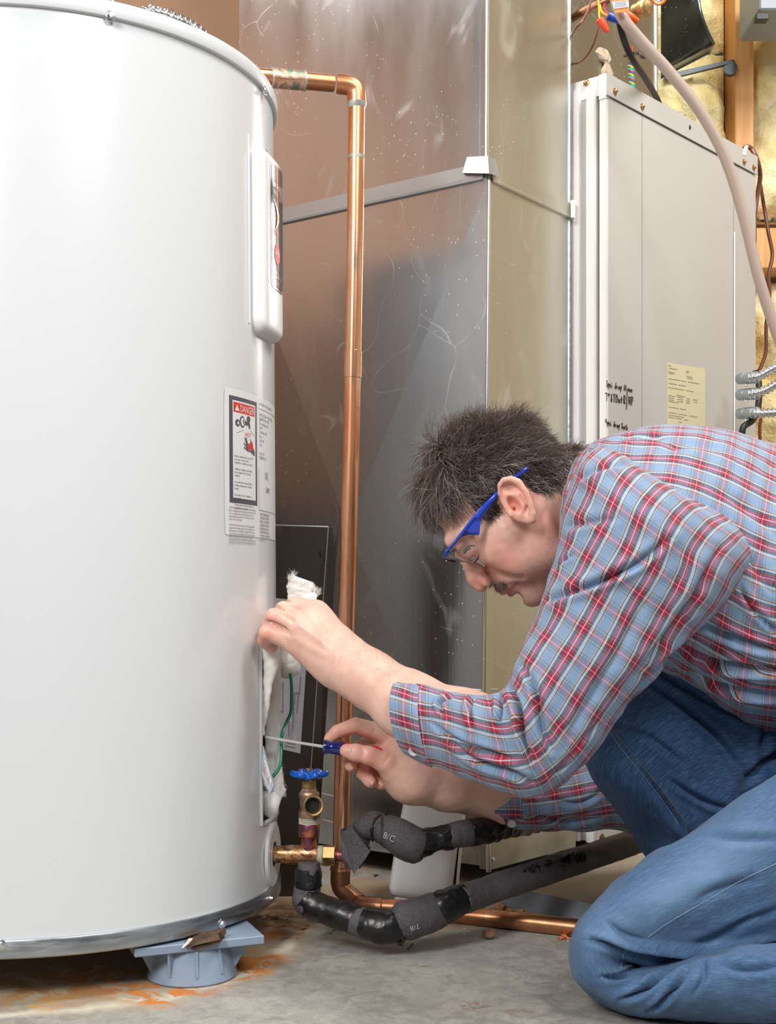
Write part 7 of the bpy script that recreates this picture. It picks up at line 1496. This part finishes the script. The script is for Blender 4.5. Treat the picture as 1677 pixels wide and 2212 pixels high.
fcr = [([(1740, 1600), (1660, 1645), (1610, 1690)], 16, .006), ([(1400, 1470), (1480, 1530), (1560, 1600), (1620, 1690)], 10, .006), ([(1330, 1560), (1400, 1590), (1480, 1650)], 12, .004), ([(1640, 1480), (1660, 1560), (1640, 1640)], 14, .004), ([(1380, 1660), (1440, 1740), (1480, 1800)], 12, .003), ([(1420, 1450), (1500, 1500), (1620, 1560)], 9, .005), ([(1440, 1680), (1520, 1730), (1580, 1750)], 9, .004)]
legf, Vf, Nf, _ = cloth('jeans_leg', fl, 300, 230, fcr, mat_jean, legn, (.0022, 8, 41)); wear_and_shade(legf, Vf, Nf, [], .0)
seat, V3, N3, _ = cloth('jeans_seat', [(1860, 1180, 1840, 1700, 1.42, .16, .17, 0, 0), (1930, 1230, 1900, 1800, 1.42, .175, .18, 0, 0), (2040, 1290, 1990, 1880, 1.42, .17, .17, 0, 0), (2130, 1400, 2080, 1860, 1.42, .12, .12, 0, 0), (2160, 1500, 2140, 1780, 1.42, .05, .05, 0, 0)], 60, 80, [], mat_jean, legn); wear_and_shade(seat, V3, N3, [], .2)
# stitching lines
mat_stitch = M('stitch', (.30, .40, .52), .8)
def stitch(Vm, pts, parent, dash=4.5, mat=None, off=.0008, name='stitching', w=.0005):
    q = PX(Vm); P = catmull(np.array(pts, float), 400); L_ = np.concatenate([[0], np.cumsum(np.linalg.norm(np.diff(P, axis=0), axis=1))]); b = MB(); s_ = 0
    def surf(p):
        d = (q[:, 0] - p[0]) ** 2 + (q[:, 1] - p[1]) ** 2; c_ = np.argsort(d)[:14]; c_ = c_[Vm[c_, 1] < Vm[c_, 1].min() + .02]; w_ = 1 / (d[c_] + 1); Zz = (Vm[c_, 1] * w_).sum() / w_.sum(); return w3(p[0], p[1], Zz - off)
    while s_ < L_[-1] - dash:
        a_ = [np.interp(s_, L_, P[:, i]) for i in (0, 1)]; c_ = [np.interp(s_ + dash * .6, L_, P[:, i]) for i in (0, 1)]; b.tube([surf(a_), surf(c_)], w, 4); s_ += dash
    o = b.build(name, mat or mat_stitch, parent); o['kind'] = 'stuff'; return o
stitch(Vl, [(1677, 1866), (1600, 1903), (1520, 1950), (1450, 1990), (1400, 2025)], legn); stitch(Vl, [(1362, 2034), (1348, 2060), (1342, 2095)], legn)
mat_st2 = M('stitch_gold', (.36, .22, .10), .8)
stitch(Vf, [(1311, 1573), (1345, 1620), (1385, 1670), (1425, 1720), (1470, 1785)], legf, 3.6, mat_stitch, w=.0004); stitch(Vf, [(1321, 1570), (1355, 1615), (1395, 1664), (1436, 1712), (1484, 1780)], legf, 3.6, mat_st2, w=.0004)
stitch(Vt_, [(1310, 972), (1400, 985)], shirt, 3, mat_black) if False else None
# raised armhole seam along the near sleeve head
def surfline(Vm, pts, r, name, mat, parent, off=.0006, n=120):
    q = PX(Vm); P = catmull(np.array(pts, float), n); out = []
    for p in P:
        d = (q[:, 0] - p[0]) ** 2 + (q[:, 1] - p[1]) ** 2; c_ = np.argsort(d)[:8]; out.append(w3(p[0], p[1], Vm[c_, 1].mean() - off))
    b = MB(); b.tube(np.array(out), r, 8); return b.build(name, mat, parent)
# plain shoes for the parts outside the frame
mat_shoe = M('shoe_leather', (.04, .03, .025), .5)
bpy.context.view_layer.update()
